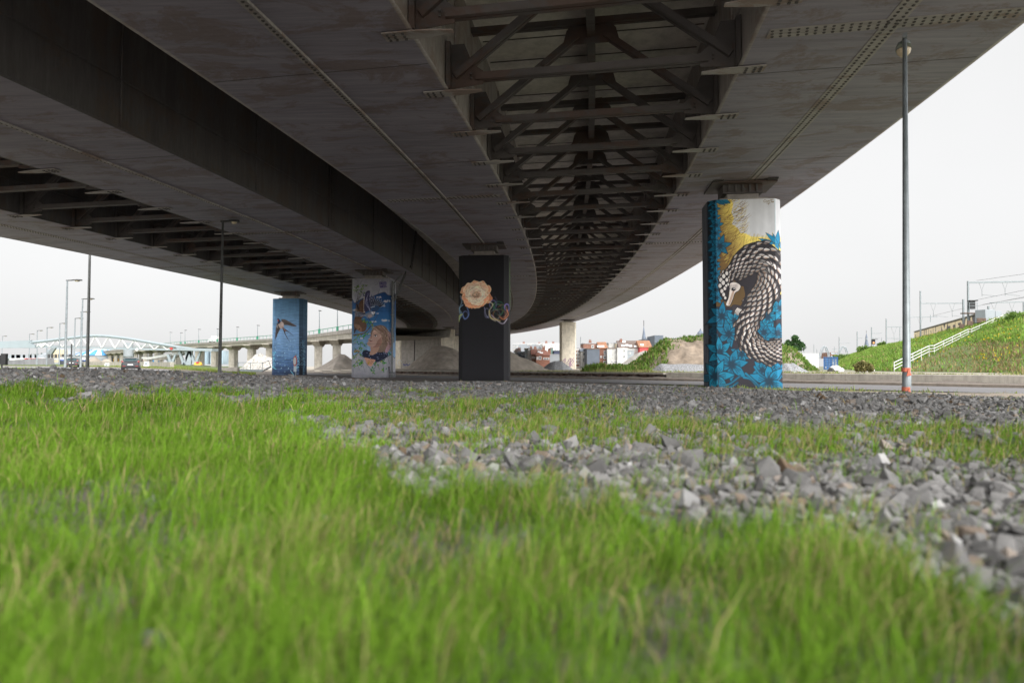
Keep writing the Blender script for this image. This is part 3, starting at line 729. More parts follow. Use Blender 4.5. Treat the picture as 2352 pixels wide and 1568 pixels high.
def leafshape(x, y, ang, ln, w, n=6):
    ca, sa = math.cos(ang), math.sin(ang); L_ = []; R_ = []
    for i in range(n+1):
        t_ = i/n; ww = w*math.sin(math.pi*min(1, t_**.8))*(1-.25*t_); 
        L_.append((x+ca*ln*t_-sa*ww, y+sa*ln*t_+ca*ww)); R_.append((x+ca*ln*t_+sa*ww, y+sa*ln*t_-ca*ww))
    return L_+R_[::-1]
rr = random.Random(3)
def mural_pangolin():
    A = Art(844, 1568, (40, 36, 46)); CY = (0, 104, 136); CYD = (4, 60, 84); CYB = (4, 118, 150)
    A.grad(lambda X, Y: np.stack([np.interp(Y, [80, 400, 440], [212, 206, 200])]*2+[np.interp(Y, [80, 440], [214, 208])], -1), A.mask([(0, 0), (844, 0), (844, 470), (0, 470)]))
    gold = [(203, 80), (330, 80), (345, 120), (330, 180), (350, 230), (330, 270), (375, 300), (400, 340), (440, 345), (480, 370), (560, 375), (620, 385), (720, 370), (720, 940), (203, 960)]
    gm = A.mask(gold)
    def gc_(X, Y):
        t_ = np.clip((X-215)/190-(Y-300)/420, 0, 1)[..., None]; a = np.array((120, 90, 46))*(1-t_)+np.array((244, 220, 112))*t_
        return a*(1-np.clip((Y-560)/500, 0, .25))[..., None]
    A.grad(gc_, gm)
    for i in range(420):
        x = rr.uniform(210, 420); y = rr.uniform(85, 700); t_ = (x-215)/190-(y-300)/420
        if t_ < -.3: continue
        ang = rr.uniform(-.7, .1)-max(0, (y-250))/500*.7; ln = rr.uniform(30, 85); c_ = rr.choice([(222, 200, 100), (196, 168, 78), (120, 88, 40), (150, 118, 62), (88, 62, 30)])
        A.line(curve([(x, y), (x+ln*.5*math.cos(ang), y+ln*.5*math.sin(ang)), (x+ln*math.cos(ang-.3), y+ln*math.sin(ang-.3))], 4), rr.uniform(2, 4.5), c_, .85, True)
    for i in range(60):
        x = rr.uniform(420, 660); y = 400+rr.uniform(-12, 25); A.line([(x, y), (x+rr.uniform(-8, 22), y-rr.uniform(15, 55))], 2.5, rr.choice([(222, 204, 110), (176, 150, 70)]), .9, True)
    A.poly([(203, 900), (300, 905), (360, 905), (430, 960), (722, 800), (722, 1568), (203, 1568)], (38, 34, 44))
    A.poly([(148, 60), (204, 60), (204, 1568), (148, 1568)], (14, 20, 26)); A.poly([(0, 60), (148, 60), (148, 1568), (0, 1568)], (98, 104, 116))
    for k in range(60): x = rr.uniform(108, 148); y = rr.uniform(80, 1500); A.line([(x, y), (x+rr.uniform(-6, 6), y+rr.uniform(40, 120))], 3, rr.choice([(74, 80, 92), (122, 128, 138)]), .7)
    def flower(x, y, rad, rot=0, c1=CY, pet=6, al=1.0):
        for k in range(pet):
            a = rot+k*2*math.pi/pet+rr.uniform(-.15, .15); ln = rad*rr.uniform(.85, 1.12); w = rad*.25
            P = leafshape(x, y, a, ln, w); A.poly(P, c1, al, (4, 40, 58), max(2.5, rad*.045))
            for q in (-.45, 0, .45): A.line([(x, y), (x+math.cos(a+q*.45)*ln*.5, y+math.sin(a+q*.45)*ln*.5)], max(1.6, rad*.04), CYD, .95*al)
        A.dot(x, y, rad*.28, (6, 46, 66), al, soft=.5)
    dk = (8, 72, 96)
    for i in range(42):
        flower(rr.uniform(150, 204), 90+i*36+rr.uniform(-8, 8), rr.uniform(34, 50), rr.uniform(0, 6), (4, 46, 62) if i < 26 else (4, 66, 88), 5)
    A.poly([(0, 60), (146, 60), (146, 1568), (0, 1568)], (98, 104, 116)); A.line([(148, 80), (148, 1530)], 6, (60, 66, 78))
    for k in range(60): x = rr.uniform(108, 144); y = rr.uniform(80, 1500); A.line([(x, y), (x+rr.uniform(-6, 6), y+rr.uniform(40, 120))], 3, rr.choice([(74, 80, 92), (122, 128, 138)]), .7)
    for i, y in enumerate(range(90, 880, 62)): flower(203+rr.uniform(-6, 8), y, rr.uniform(46, 66), rr.uniform(-.4, .4), (6, 120, 158), 6)
    for (x, y, q) in ((238, 440, 92), (245, 975, 118), (345, 1010, 92), (300, 1112, 120), (228, 1250, 125), (400, 1265, 100), (322, 1345, 150), (196, 1432, 140), (606, 985, 112), (575, 1100, 100), (680, 1105, 98), (700, 915, 92), (700, 1395, 105), (560, 1385, 100), (612, 1470, 155)):
        flower(x, y, q, rr.uniform(0, 6), rr.choice([CY, CYB, (0, 110, 146)]))
    for P in ([(415, 1440), (470, 1455), (520, 1515)], [(430, 1410), (500, 1470), (540, 1515)], [(225, 1500), (300, 1490), (385, 1430)], [(225, 1515), (310, 1512), (365, 1480)], [(500, 1360), (535, 1410), (580, 1440)]):
        C = curve(P, 5); A.line(C, 20, CYD); A.line(C, 14, CY, 1, True)
    for (x, y, a) in ((690, 470, -1.9), (680, 450, -1.5), (700, 460, -1.2), (690, 430, -2.4), (660, 430, -2.8)): A.poly(leafshape(x, y, a, 130, 18), (6, 128, 170), 1, CYD, 3)
    for (x, y) in ((240, 95), (262, 88), (285, 84)): A.poly(leafshape(x-30, y-10, .5, 80, 16), CY, 1, CYD, 3)
    # the animal
    body = curve([(222, 735), (245, 672), (292, 610), (330, 545), (385, 475), (460, 428), (545, 412), (625, 430), (685, 478), (712, 540), (724, 700), (690, 815), (640, 900), (575, 965), (532, 1040), (522, 1095), (540, 1145), (600, 1168), (724, 1160), (724, 1292), (650, 1328), (580, 1335), (500, 1302), (420, 1245), (372, 1185), (350, 1105), (356, 1035), (380, 985), (425, 945), (400, 915), (440, 870), (436, 800), (425, 752), (395, 740), (345, 700), (318, 740), (300, 790), (290, 850), (268, 858), (238, 815)], 6, True)
    A.poly(body, (34, 29, 36))
    bm_ = A.mask(body)
    spine = curve([(268, 735), (300, 660), (385, 570), (500, 500), (610, 520), (665, 640), (650, 760), (580, 870), (490, 960), (440, 1040), (430, 1110), (470, 1190), (560, 1240), (640, 1250), (740, 1232)], 14)
    hw = np.interp(np.arange(len(spine)), np.linspace(0, len(spine)-1, 15), [52, 88, 118, 122, 118, 118, 112, 104, 100, 88, 82, 84, 88, 82, 72])
    sp_ = np.array(spine); ds = np.hypot(*np.diff(sp_, axis=0).T); cs = np.concatenate([[0], np.cumsum(ds)]); tot = cs[-1]
    s_ = tot-8; row = 0
    while s_ > 6:
        x = np.interp(s_, cs, sp_[:, 0]); y = np.interp(s_, cs, sp_[:, 1]); h_ = np.interp(s_, cs, hw)
        x2 = np.interp(min(s_+6, tot), cs, sp_[:, 0]); y2 = np.interp(min(s_+6, tot), cs, sp_[:, 1]); a = math.atan2(y2-y, x2-x) if s_ < tot-7 else a
        sz = np.interp(s_/tot, [0, .08, .25, .5, .75, 1], [34, 40, 62, 58, 50, 34]); nn = max(3, int(2*h_/(sz*.68)))
        for k in range(nn+1):
            f = (k+(row % 2)*.5)/nn*2-1
            if abs(f) > 1.05: continue
            px = x-math.sin(a)*f*h_; py = y+math.cos(a)*f*h_; ix, iy = int(px), int(py)
            if not (0 <= ix < 844 and 0 <= iy < 1568 and bm_[iy, ix]): continue
            aa = a+f*.35; br = (1-abs(f)*.45)*rr.uniform(.8, 1.08)
            P = leafshape(px, py, aa, sz*1.5, sz*.42, 5); A.poly(P, (18, 15, 20))
            A.poly(leafshape(px+math.cos(aa)*sz*.22, py+math.sin(aa)*sz*.22, aa, sz*1.12, sz*.29, 5), np.array((98, 88, 90))*br)
            Q = leafshape(px+math.cos(aa)*sz*.5, py+math.sin(aa)*sz*.5, aa, sz*.84, sz*.20, 5); A.poly(Q, np.array((214, 208, 206))*br)
            A.poly(leafshape(px+math.cos(aa)*sz*.6-math.sin(aa)*sz*.1, py+math.sin(aa)*sz*.6+math.cos(aa)*sz*.1, aa, sz*.7, sz*.10, 4), (130, 96, 74), .6)
            for q in (-.18, 0, .18): A.line([(px-math.sin(aa)*q*sz, py+math.cos(aa)*q*sz), (px+math.cos(aa)*sz*.55-math.sin(aa)*q*sz, py+math.sin(aa)*sz*.55+math.cos(aa)*q*sz)], 2, (28, 24, 30), .9)
        s_ -= sz*.62; row += 1
    A.line(body+[body[0]], 6, (22, 19, 25))
    A.poly(curve([(420, 750), (455, 760), (448, 800), (440, 860), (410, 905), (395, 900), (430, 820)], 5, True), (30, 26, 33))
    face = curve([(312, 728), (352, 716), (395, 742), (385, 778), (352, 800), (335, 845), (312, 893), (288, 896), (280, 880), (300, 835), (308, 780)], 6, True)
    A.poly(face, (206, 196, 190), 1, (26, 22, 28), 4)
    A.poly(curve([(330, 790), (345, 795), (315, 880), (300, 884)], 4, True), (150, 118, 98), .7)
    for k in range(14): A.line([(312+k*5, 735+rr.uniform(-6, 8)), (306+k*4, 770+rr.uniform(0, 14))], 2, (60, 50, 52), .6)
    A.dot(340, 771, 17, (26, 22, 26), ry=14); A.dot(342, 769, 10, (8, 8, 10)); A.dot(345, 766, 4, (240, 240, 240))
    for (x, y, q) in ((243, 700, 20), (266, 672, 20), (290, 650, 18), (236, 745, 20), (262, 722, 21), (290, 700, 18), (250, 785, 19), (274, 765, 17), (264, 812, 17), (276, 838, 14), (300, 735, 12), (285, 745, 13)):
        A.dot(x, y, q, (22, 18, 24), ry=q*1.2); A.dot(x-1, y-2, q*.66, (205, 198, 194), ry=q*.85)
    A.poly(curve([(325, 905), (345, 890), (400, 900), (412, 930), (385, 950), (372, 972), (356, 955), (340, 945)], 4, True), (48, 42, 48), 1, (20, 17, 22), 3)
    for k in range(4): A.line(curve([(372+k*9, 915+k*4), (355+k*8, 935+k*5), (350+k*9, 958+k*4)], 4), 7, (222, 214, 208), 1, True)
    S = (120, 92, 40)
    for P in ([(600, 95), (588, 90), (580, 100), (584, 110), (596, 108), (597, 101)], [(604, 98), (604, 108), (612, 107), (612, 97)], [(616, 108), (617, 98), (624, 99), (624, 108)], [(628, 102), (634, 102)], [(640, 92), (640, 110)], [(630, 92), (654, 91)], [(643, 104), (649, 104), (643, 112), (650, 112)], [(655, 104), (659, 108), (655, 112), (652, 108), (655, 104)], [(600, 118), (632, 116)], [(612, 124), (624, 123)], [(618, 124), (618, 130)]): A.line(P, 2.6, S)
    A.line([(668, 80), (668, 470)], 3, (120, 150, 160), .7)
    return A
def mural_flower():
    A = Art(855, 1568, (17, 16, 22)); X, Y = np.meshgrid(np.arange(855), np.arange(1568)); A.a *= (1+.16*fbm(X/9., Y/9.)[..., None])
    A.a += (np.clip((Y-700)/900, 0, 1)*7)[..., None]
    cx, cy = 352, 580
    def petal(a, rad, ln, wid, c_):
        ox, oy = rr.gauss(0, 5), rr.gauss(0, 5); x = cx+ox+math.cos(a)*rad; y = cy+oy+math.sin(a)*rad*.93
        P = [(x+math.cos(a+q)*ln*rr.uniform(.78, 1.16), y+math.sin(a+q)*ln*.9*rr.uniform(.78, 1.16)) for q in np.linspace(-1.5, 1.5, 8)]
        P = curve([(cx+ox+math.cos(a)*rad*.3, cy+oy+math.sin(a)*rad*.3)]+P, 3, True); A.poly(P, c_, 1, np.array(c_)*.74, 3)
        A.line(P[4:-4], 6, np.minimum(np.array(c_)*1.12+14, 255), .9); k2 = len(P)//2
        A.line([(cx+ox+math.cos(a)*rad*.5, cy+oy+math.sin(a)*rad*.5), P[k2]], 3, np.array(c_)*.8, .5)
    for ring, (rad, ln, n, c0) in enumerate(((108, 58, 11, (240, 176, 134)), (98, 52, 12, (246, 200, 164)), (78, 48, 11, (246, 208, 176)), (58, 42, 9, (248, 218, 190)), (40, 34, 8, (246, 216, 188)), (20, 26, 6, (232, 192, 158)))):
        for k in range(n):
            a = 2*math.pi*(k+rr.uniform(-.25, .25))/n+ring*.37; dn = math.sin(a) > .2 and ring < 2; c_ = np.array(c0)*rr.uniform(.9, 1.05)
            petal(a, rad*rr.uniform(.88, 1.14), ln*rr.uniform(.85, 1.2), .5, tuple(c_*np.array([1, .86, .8]) if dn else c_))
    for k in range(9): A.line(curve([(cx+20*math.cos(k)*1.3, cy+20*math.sin(k)), (cx+30*math.cos(k+.8), cy+28*math.sin(k+.8)), (cx+44*math.cos(k+1.3), cy+38*math.sin(k+1.3))], 4), 4, (150, 100, 76), .7)
    def smoke(P, col, w=7, al=.55):
        C = curve(P, 10); A.line(C, w*3, col, al*.07); A.line(C, w*1.6, col, al*.12); A.line(C, w*.45, col, al*.55)
    for (x, y, rx, ry, c_) in ((570, 760, 78, 85, (120, 130, 80)), (600, 745, 60, 62, (60, 150, 110)), (610, 800, 75, 60, (190, 120, 70)), (560, 800, 60, 60, (150, 150, 160)), (640, 760, 55, 75, (180, 110, 80)), (690, 720, 26, 40, (130, 120, 200)), (600, 700, 60, 45, (50, 140, 100)), (540, 690, 40, 50, (120, 120, 180)), (235, 800, 32, 44, (110, 130, 190)), (470, 780, 26, 55, (120, 120, 150))):
        for j in range(3):
            p0 = rr.uniform(0, 6); smoke([(x+rx*(1-.06*j)*math.cos(p0+q*.7), y+ry*(1-.06*j)*math.sin(p0+q*.7)) for q in range(8)], c_, 6, .3)
    for P, c_ in (([(490, 655), (535, 690), (500, 760), (510, 830), (570, 868)], (230, 220, 180)), ([(520, 800), (590, 870), (650, 895), (690, 840)], (220, 210, 230)), ([(500, 760), (520, 830), (570, 850), (620, 870)], (210, 190, 120)), ([(185, 590), (195, 660), (165, 740), (180, 800), (160, 870)], (170, 200, 220)), ([(210, 690), (170, 730), (195, 790), (165, 850)], (150, 190, 220)), ([(250, 720), (270, 790), (230, 845), (205, 800)], (110, 140, 200)), ([(445, 720), (460, 800), (490, 835)], (150, 150, 180)), ([(690, 745), (700, 800), (660, 850), (620, 830)], (230, 140, 90)), ([(165, 870), (172, 810), (196, 790)], (220, 230, 120)), ([(560, 600), (585, 660), (560, 700)], (70, 70, 90)), ([(728, 200), (722, 420), (728, 700)], (150, 190, 120))):
        for j in range(3): smoke([(x+rr.uniform(-5, 5), y+rr.uniform(-5, 5)) for x, y in P], c_, 6, .55)
    return A
def mural_child():
    A = Art(912, 1568, (150, 150, 154)); X, Y = np.meshgrid(np.arange(912)+.5, np.arange(1568)+.5)
    nz_ = fbm(X/40., Y/22., 4)[..., None]
    A.a = np.array((156, 156, 164))*(1+.14*nz_)*np.interp(Y, [150, 500, 1200, 1500], [.92, 1.05, 1.06, 1.0])[..., None]
    hole = curve([(140, 470), (180, 484), (250, 440), (330, 410), (410, 400), (510, 360), (600, 338), (645, 375), (712, 380), (760, 400), (760, 1180), (690, 1195), (630, 1225), (560, 1270), (480, 1300), (380, 1310), (300, 1230), (230, 1170), (140, 1160)], 5, True)
    sky_ = lambda X, Y: np.stack([np.interp(Y, [350, 700, 1050], [18, 44, 128]), np.interp(Y, [350, 700, 1050], [62, 104, 160]), np.interp(Y, [350, 700, 1050], [112, 158, 196])], -1)*(1+.2*fbm(X/60, Y/45)[..., None])
    A.grad(sky_, A.mask(hole)); A.line(hole+[hole[0]], 7, (70, 68, 76), .8)
    for P in ([(255, 220), (285, 170)], [(470, 235), (500, 225), (530, 160)], [(510, 360), (530, 290)], [(630, 1225), (660, 1320)], [(330, 1310), (390, 1390)], [(480, 1300), (520, 1400)], [(215, 1180), (190, 1260)]): A.line(P, 5, (78, 76, 84), .8, True)
    def cloud(x, y, w, h):
        for k in range(14): A.dot(x+rr.uniform(-w, w)*.8, y+rr.uniform(-h, h)*.5, w*rr.uniform(.18, .4), (226, 212, 206), .6, h*rr.uniform(.4, .8), .7)
    for c_ in ((520, 404, 46, 16), (632, 460, 52, 24), (570, 520, 40, 22), (610, 728, 70, 22), (440, 745, 46, 16), (178, 580, 36, 26), (285, 970, 40, 14), (380, 908, 36, 10), (495, 630, 26, 12), (706, 415, 14, 20)): cloud(*c_)
    A.poly(curve([(175, 700), (190, 640), (230, 560), (245, 470), (300, 430), (335, 430), (330, 560), (320, 640), (250, 720), (170, 730)], 5, True), (92, 62, 42))
    for k in range(30): x = rr.uniform(200, 320); A.line([(x, rr.uniform(440, 560)), (x-rr.uniform(5, 30), rr.uniform(600, 700))], 4, rr.choice([(60, 38, 26), (126, 92, 62), (140, 110, 80)]), .7)
    A.poly([(195, 480), (215, 500), (245, 560), (235, 590), (215, 560)], (40, 30, 30))
    A.poly(curve([(172, 720), (260, 710), (330, 740), (345, 800), (330, 860), (300, 880), (270, 880), (230, 850), (175, 850)], 5, True), (104, 76, 60)); A.poly(curve([(175, 780), (220, 780), (275, 830), (272, 880), (235, 870), (180, 810)], 5, True), (140, 108, 88))
    for k in range(22): x = rr.uniform(190, 330); y = rr.uniform(730, 850); A.line([(x, y), (x+rr.uniform(-14, 14), y+22)], 4, rr.choice([(60, 42, 34), (150, 118, 96), (120, 88, 70)]), .7)
    A.dot(243, 845, 8, (30, 22, 20)); A.poly([(168, 850), (200, 830), (180, 900), (168, 900)], (60, 44, 38))
    A.line(curve([(165, 925), (240, 915), (310, 900), (360, 855), (400, 805), (450, 740), (500, 650)], 6), 20, (84, 60, 44), 1, True); A.line(curve([(165, 920), (240, 908), (310, 894), (365, 845)], 6), 6, (150, 112, 66), .8)
    def sprig(x, y, n, sp, cols=((38, 120, 46), (70, 150, 40), (24, 100, 70), (150, 160, 40))):
        for k in range(n): A.poly(leafshape(x+rr.gauss(0, sp), y+rr.gauss(0, sp*.7), rr.uniform(0, 6), rr.uniform(20, 36), rr.uniform(5, 9), 4), rr.choice(cols), .95)
    for k in range(9): A.line(curve([(200+rr.uniform(-10, 30), 470), (215+k*8, 370), (190+k*18, 250+rr.uniform(-10, 40))], 5), 3.5, (56, 52, 50), .9, True)
    for (x, y) in ((200, 300), (240, 260), (270, 300), (300, 340), (310, 250), (210, 260)): sprig(x, y, 6, 16, ((110, 140, 40), (80, 110, 40), (60, 90, 50)))
    for (x, y) in ((380, 760), (420, 790), (310, 730), (220, 940), (300, 940), (330, 910), (190, 1000), (260, 1040), (300, 1060), (250, 1110), (285, 1140), (200, 1150), (180, 1220), (260, 1200), (220, 1290), (250, 1330), (285, 1300), (190, 1340), (430, 1240), (465, 1330), (420, 1400), (440, 1420), (560, 1280), (590, 1300), (575, 1390), (650, 1170)): sprig(x, y, 9, 16)
    for P in ([(170, 1140), (230, 1090), (290, 1050)], [(175, 1150), (250, 1160), (290, 1240), (300, 1330)], [(470, 1290), (460, 1400)], [(550, 1260), (570, 1350), (580, 1400)], [(250, 1260), (290, 1350), (320, 1440)], [(200, 1300), (240, 1400)]): A.line(curve(P, 5), 5, (60, 48, 40), .9, True)
    A.line(curve([(172, 1155), (200, 1140), (240, 1150)], 5), 22, (150, 122, 76))
    # bird
    for k in range(9):
        a = -1.95+k*.155; A.poly(leafshape(395, 600, a, 290-k*13, 20, 6), (44, 44, 68), 1, (150, 150, 176), 3) if k < 5 else None
    for k in range(8): A.poly(leafshape(330, 400+k*28, 2.7+k*.02, 34, 14, 5), (214, 206, 190))
    A.poly(curve([(318, 420), (340, 330), (395, 320), (385, 420), (390, 560), (340, 605), (310, 580)], 5, True), (54, 52, 86))
    for k in range(7): A.line(curve([(392, 580), (360-k*6, 470), (350+k*8, 350-k*3)], 5), 4, (176, 176, 204), .8, True)
    for k in range(5): A.line([(335, 480+k*24), (385, 470+k*26)], 7, (24, 60, 96), .9)
    for k in range(8):
        a = -2.1+k*.24; A.poly(leafshape(462, 560, a, 158, 19, 6), (34, 38, 58), 1, (176, 184, 200), 3)
    A.poly(curve([(400, 540), (470, 520), (530, 540), (500, 590), (440, 600)], 5, True), (42, 74, 112))
    A.line([(405, 548), (460, 532)], 7, (214, 218, 224)); 
    for k in range(5): A.poly(leafshape(360, 650, math.pi-.12+k*.10, 190, 13, 5), (58, 60, 78), 1, (170, 176, 190), 3)
    A.poly(curve([(330, 640), (380, 610), (430, 590), (465, 605), (455, 660), (400, 690), (350, 690)], 5, True), (120, 132, 150)); A.poly(curve([(365, 650), (410, 640), (420, 670), (375, 690)], 5, True), (170, 150, 150))
    A.dot(438, 615, 27, (216, 218, 222)); A.poly([(415, 596), (440, 585), (465, 598), (450, 606), (422, 606)], (50, 64, 96)); A.dot(446, 616, 6, (16, 16, 20)); A.poly([(448, 630), (466, 640), (455, 664), (446, 645)], (50, 50, 60)); A.line([(370, 690), (395, 725)], 8, (60, 60, 70))
    # child
    A.poly(curve([(280, 1170), (330, 1130), (400, 1150), (520, 1130), (600, 1120), (640, 1190), (625, 1225), (550, 1270), (470, 1295), (390, 1270), (310, 1240)], 6, True), (26, 34, 62))
    for k in range(26): A.dot(rr.uniform(320, 620), rr.uniform(1150, 1260), rr.uniform(2.5, 5), (170, 186, 220))
    A.poly(curve([(400, 1090), (500, 1070), (520, 1130), (450, 1190), (385, 1195), (400, 1130)], 5, True), (176, 138, 120))
    hair = curve([(400, 920), (415, 860), (460, 810), (540, 788), (610, 815), (650, 880), (690, 920), (692, 1060), (640, 1150), (560, 1160), (500, 1160), (520, 1090), (470, 1060), (420, 1000)], 6, True); A.poly(hair, (126, 106, 92))
    A.poly(curve([(640, 880), (695, 920), (697, 1050), (640, 1160), (600, 1150), (640, 1030)], 6, True), (178, 140, 152))
    skin = (186, 152, 138); face = curve([(410, 930), (440, 860), (500, 835), (550, 870), (566, 950), (545, 1050), (500, 1090), (430, 1095), (370, 1075), (348, 1040), (370, 1005), (362, 985), (392, 960), (385, 945)], 6, True); A.poly(face, skin)
    A.poly(curve([(500, 1000), (560, 950), (550, 1050), (500, 1090), (430, 1095), (470, 1060)], 5, True), (136, 96, 84), .65); A.poly(curve([(440, 870), (500, 850), (520, 890), (450, 910)], 5, True), (232, 192, 172), .6)
    A.poly([(365, 985), (395, 985), (425, 1005), (410, 1013), (375, 1000)], (70, 30, 30)); A.line([(372, 984), (412, 998)], 5, (236, 226, 214)); A.line([(362, 982), (400, 1012), (425, 1006)], 5, (150, 84, 76))
    A.dot(470, 938, 21, (236, 228, 222), ry=12); A.dot(466, 936, 11, (54, 62, 70)); A.line(curve([(445, 928), (470, 918), (496, 936)], 4), 6, (60, 40, 34)); A.line(curve([(430, 905), (470, 892), (505, 908)], 4), 6, (136, 100, 80), .8); A.dot(405, 958, 9, (120, 76, 66), .7); A.line([(400, 925), (412, 945)], 6, (70, 46, 40))
    for k in range(110):
        x = rr.uniform(430, 690); y = rr.uniform(795, 900) if x < 560 else rr.uniform(830, 1000); e = 560+(x-430)*.55; A.line(curve([(x, y), ((x+e)/2+30, y+80), (e+rr.uniform(-20, 20), min(y+rr.uniform(130, 260), 1165))], 5), 5, rr.choice([(176, 148, 122), (112, 84, 66), (206, 184, 160), (88, 64, 52), (196, 160, 160)]), .75, True) if x > 540 or y < 850 else None
    A.poly(curve([(310, 1235), (350, 1240), (400, 1255), (440, 1260), (465, 1275), (440, 1305), (410, 1350), (380, 1350), (345, 1320), (330, 1285)], 5, True), (200, 152, 126)); 
    for k in range(4): A.line(curve([(365+k*24, 1262+k*4), (360+k*20, 1300), (352+k*17, 1340-k*6)], 4), 5, (120, 80, 64), .8)
    A.poly(leafshape(360, 1330, -1.1, 60, 10), (170, 150, 40), .7)
    P_ = (58, 40, 108)
    def word(strokes, x, y, s):
        for st in strokes: A.line([(x+a*s, y+b*s) for a, b in st], 7, P_)
    D = [[(0, 0), (0, 2), (1, 1.6), (1, .5), (0, 0)]]; Aa = [[(0, 2), (.55, 0), (1.1, 2)], [(.3, 1.3), (.85, 1.3)]]; Vv = [[(0, 0), (.5, 2), (1, 0)]]; I = [[(.2, 0), (.2, 2)]]; U = [[(0, 0), (0, 1.8), (.5, 2), (1, 1.8), (1, 0)]]; T = [[(0, 0), (1, 0)], [(.5, 0), (.5, 2)]]; S_ = [[(1, 0), (0, .3), (0, .9), (1, 1.2), (1, 1.8), (0, 2)]]
    for k, l_ in enumerate((D, Aa, Vv, I, D)): word(l_, 532+(k-(.35 if k > 3 else 0))*21, 200+(k == 2)*2, 15)
    for k, l_ in enumerate((D, U, I, T, S_)): word(l_, 536+(k-(.5 if k > 2 else 0))*21, 240, 14)
    A.line([(530, 196), (580, 188), (626, 198)], 5, P_); A.line([(540, 274), (600, 270), (632, 262)], 5, P_)
    return A
def mural_swallow():
    A = Art(986, 1568, (70, 110, 150)); X, Y = np.meshgrid(np.arange(986)+.5, np.arange(1568)+.5)
    c0 = [np.interp(Y, [150, 400, 750, 900, 1150, 1330, 1450], v) for v in ([72, 92, 120, 112, 88, 52, 34], [110, 132, 158, 150, 126, 78, 54], [142, 166, 200, 192, 170, 116, 86])]
    st = fbm(X/70., Y/5.0, 4)[..., None]+.5*fbm(X/130., Y/13., 3)[..., None]
    A.a = np.stack(c0, -1)*(1+.55*st*np.interp(Y, [150, 800, 1400], [.55, .8, 1.7])[..., None])
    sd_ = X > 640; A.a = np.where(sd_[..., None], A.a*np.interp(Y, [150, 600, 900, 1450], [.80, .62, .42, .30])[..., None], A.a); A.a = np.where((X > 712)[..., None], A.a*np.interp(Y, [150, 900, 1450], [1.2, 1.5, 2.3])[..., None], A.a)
    for k in range(150):
        y = rr.uniform(800, 1440); x = rr.uniform(205, 600); A.line(curve([(x, y), (x+60, y+rr.uniform(-8, 8)), (x+rr.uniform(90, 190), y+rr.uniform(-6, 6))], 4), rr.uniform(3, 7), rr.choice([(150, 190, 224), (30, 46, 76), (44, 70, 108)]) if y > 1150 else (130, 168, 206), .3)
    for k in range(46): A.dot(rr.uniform(200, 630), rr.uniform(840, 1430), rr.uniform(3, 7), (190, 232, 244), .95)
    for k in range(420): x = rr.gauss(735, 32); y = rr.uniform(860, 1450); A.dot(x, y, rr.uniform(3, 7), rr.choice([(120, 170, 200), (170, 214, 236), (80, 130, 165)]), .8) if x > 655 else None
    for k in range(60): A.dot(rr.uniform(168, 215), rr.uniform(1050, 1330), rr.uniform(3, 7), rr.choice([(150, 220, 236), (60, 170, 205)]), .85)
    for k in range(40): A.dot(rr.uniform(560, 650), rr.uniform(1120, 1340), rr.uniform(3, 7), (150, 215, 236), .8)
    A.line(curve([(165, 1310), (190, 1330), (225, 1350)], 4), 9, (130, 220, 238)); A.line(curve([(500, 1395), (530, 1430), (545, 1460)], 4), 9, (120, 200, 226)); A.line([(590, 1330), (630, 1315)], 8, (120, 200, 226)); A.line([(575, 1420), (620, 1428)], 7, (180, 200, 220), .8)
    A.poly([(638, 1290), (690, 1330), (695, 1470), (638, 1470)], (14, 18, 30))
    A.line([(642, 160), (638, 1460)], 5, (40, 80, 96), .6)
    A.poly(curve([(255, 570), (235, 610), (222, 680), (208, 860), (225, 820), (240, 810), (250, 770), (275, 720), (305, 650)], 5, True), (74, 64, 66)); 
    for k in range(6): A.line([(290-k*8, 640+k*6), (222+k*8, 800-k*14)], 4, (44, 38, 42), .9)
    A.poly(curve([(320, 520), (350, 505), (400, 515), (450, 540), (540, 590), (600, 620), (540, 630), (470, 615), (410, 605), (370, 600)], 5, True), (84, 72, 68))
    for k in range(7): A.line([(350+k*12, 545+k*6), (440+k*24, 575+k*9)], 4, (46, 40, 42), .9)
    A.poly(curve([(262, 570), (320, 545), (360, 570), (368, 610), (360, 650), (325, 670), (285, 640)], 5, True), (176, 154, 146)); A.dot(335, 590, 26, (200, 182, 174), .7); A.poly([(238, 600), (262, 605), (255, 660), (230, 640)], (150, 140, 130), .8)
    A.poly(curve([(345, 640), (390, 670), (440, 705), (550, 790), (430, 715), (395, 715), (400, 760), (475, 900), (390, 770), (350, 680)], 3, True), (60, 50, 52)); A.line([(360, 660), (400, 710)], 9, (170, 120, 110))
    A.poly(curve([(252, 500), (275, 495), (310, 545), (290, 580), (262, 585), (256, 540)], 5, True), (30, 36, 66)); A.poly([(254, 505), (272, 512), (268, 545), (256, 540)], (168, 66, 44)); A.poly([(250, 486), (264, 492), (256, 512)], (40, 30, 34))
    return A
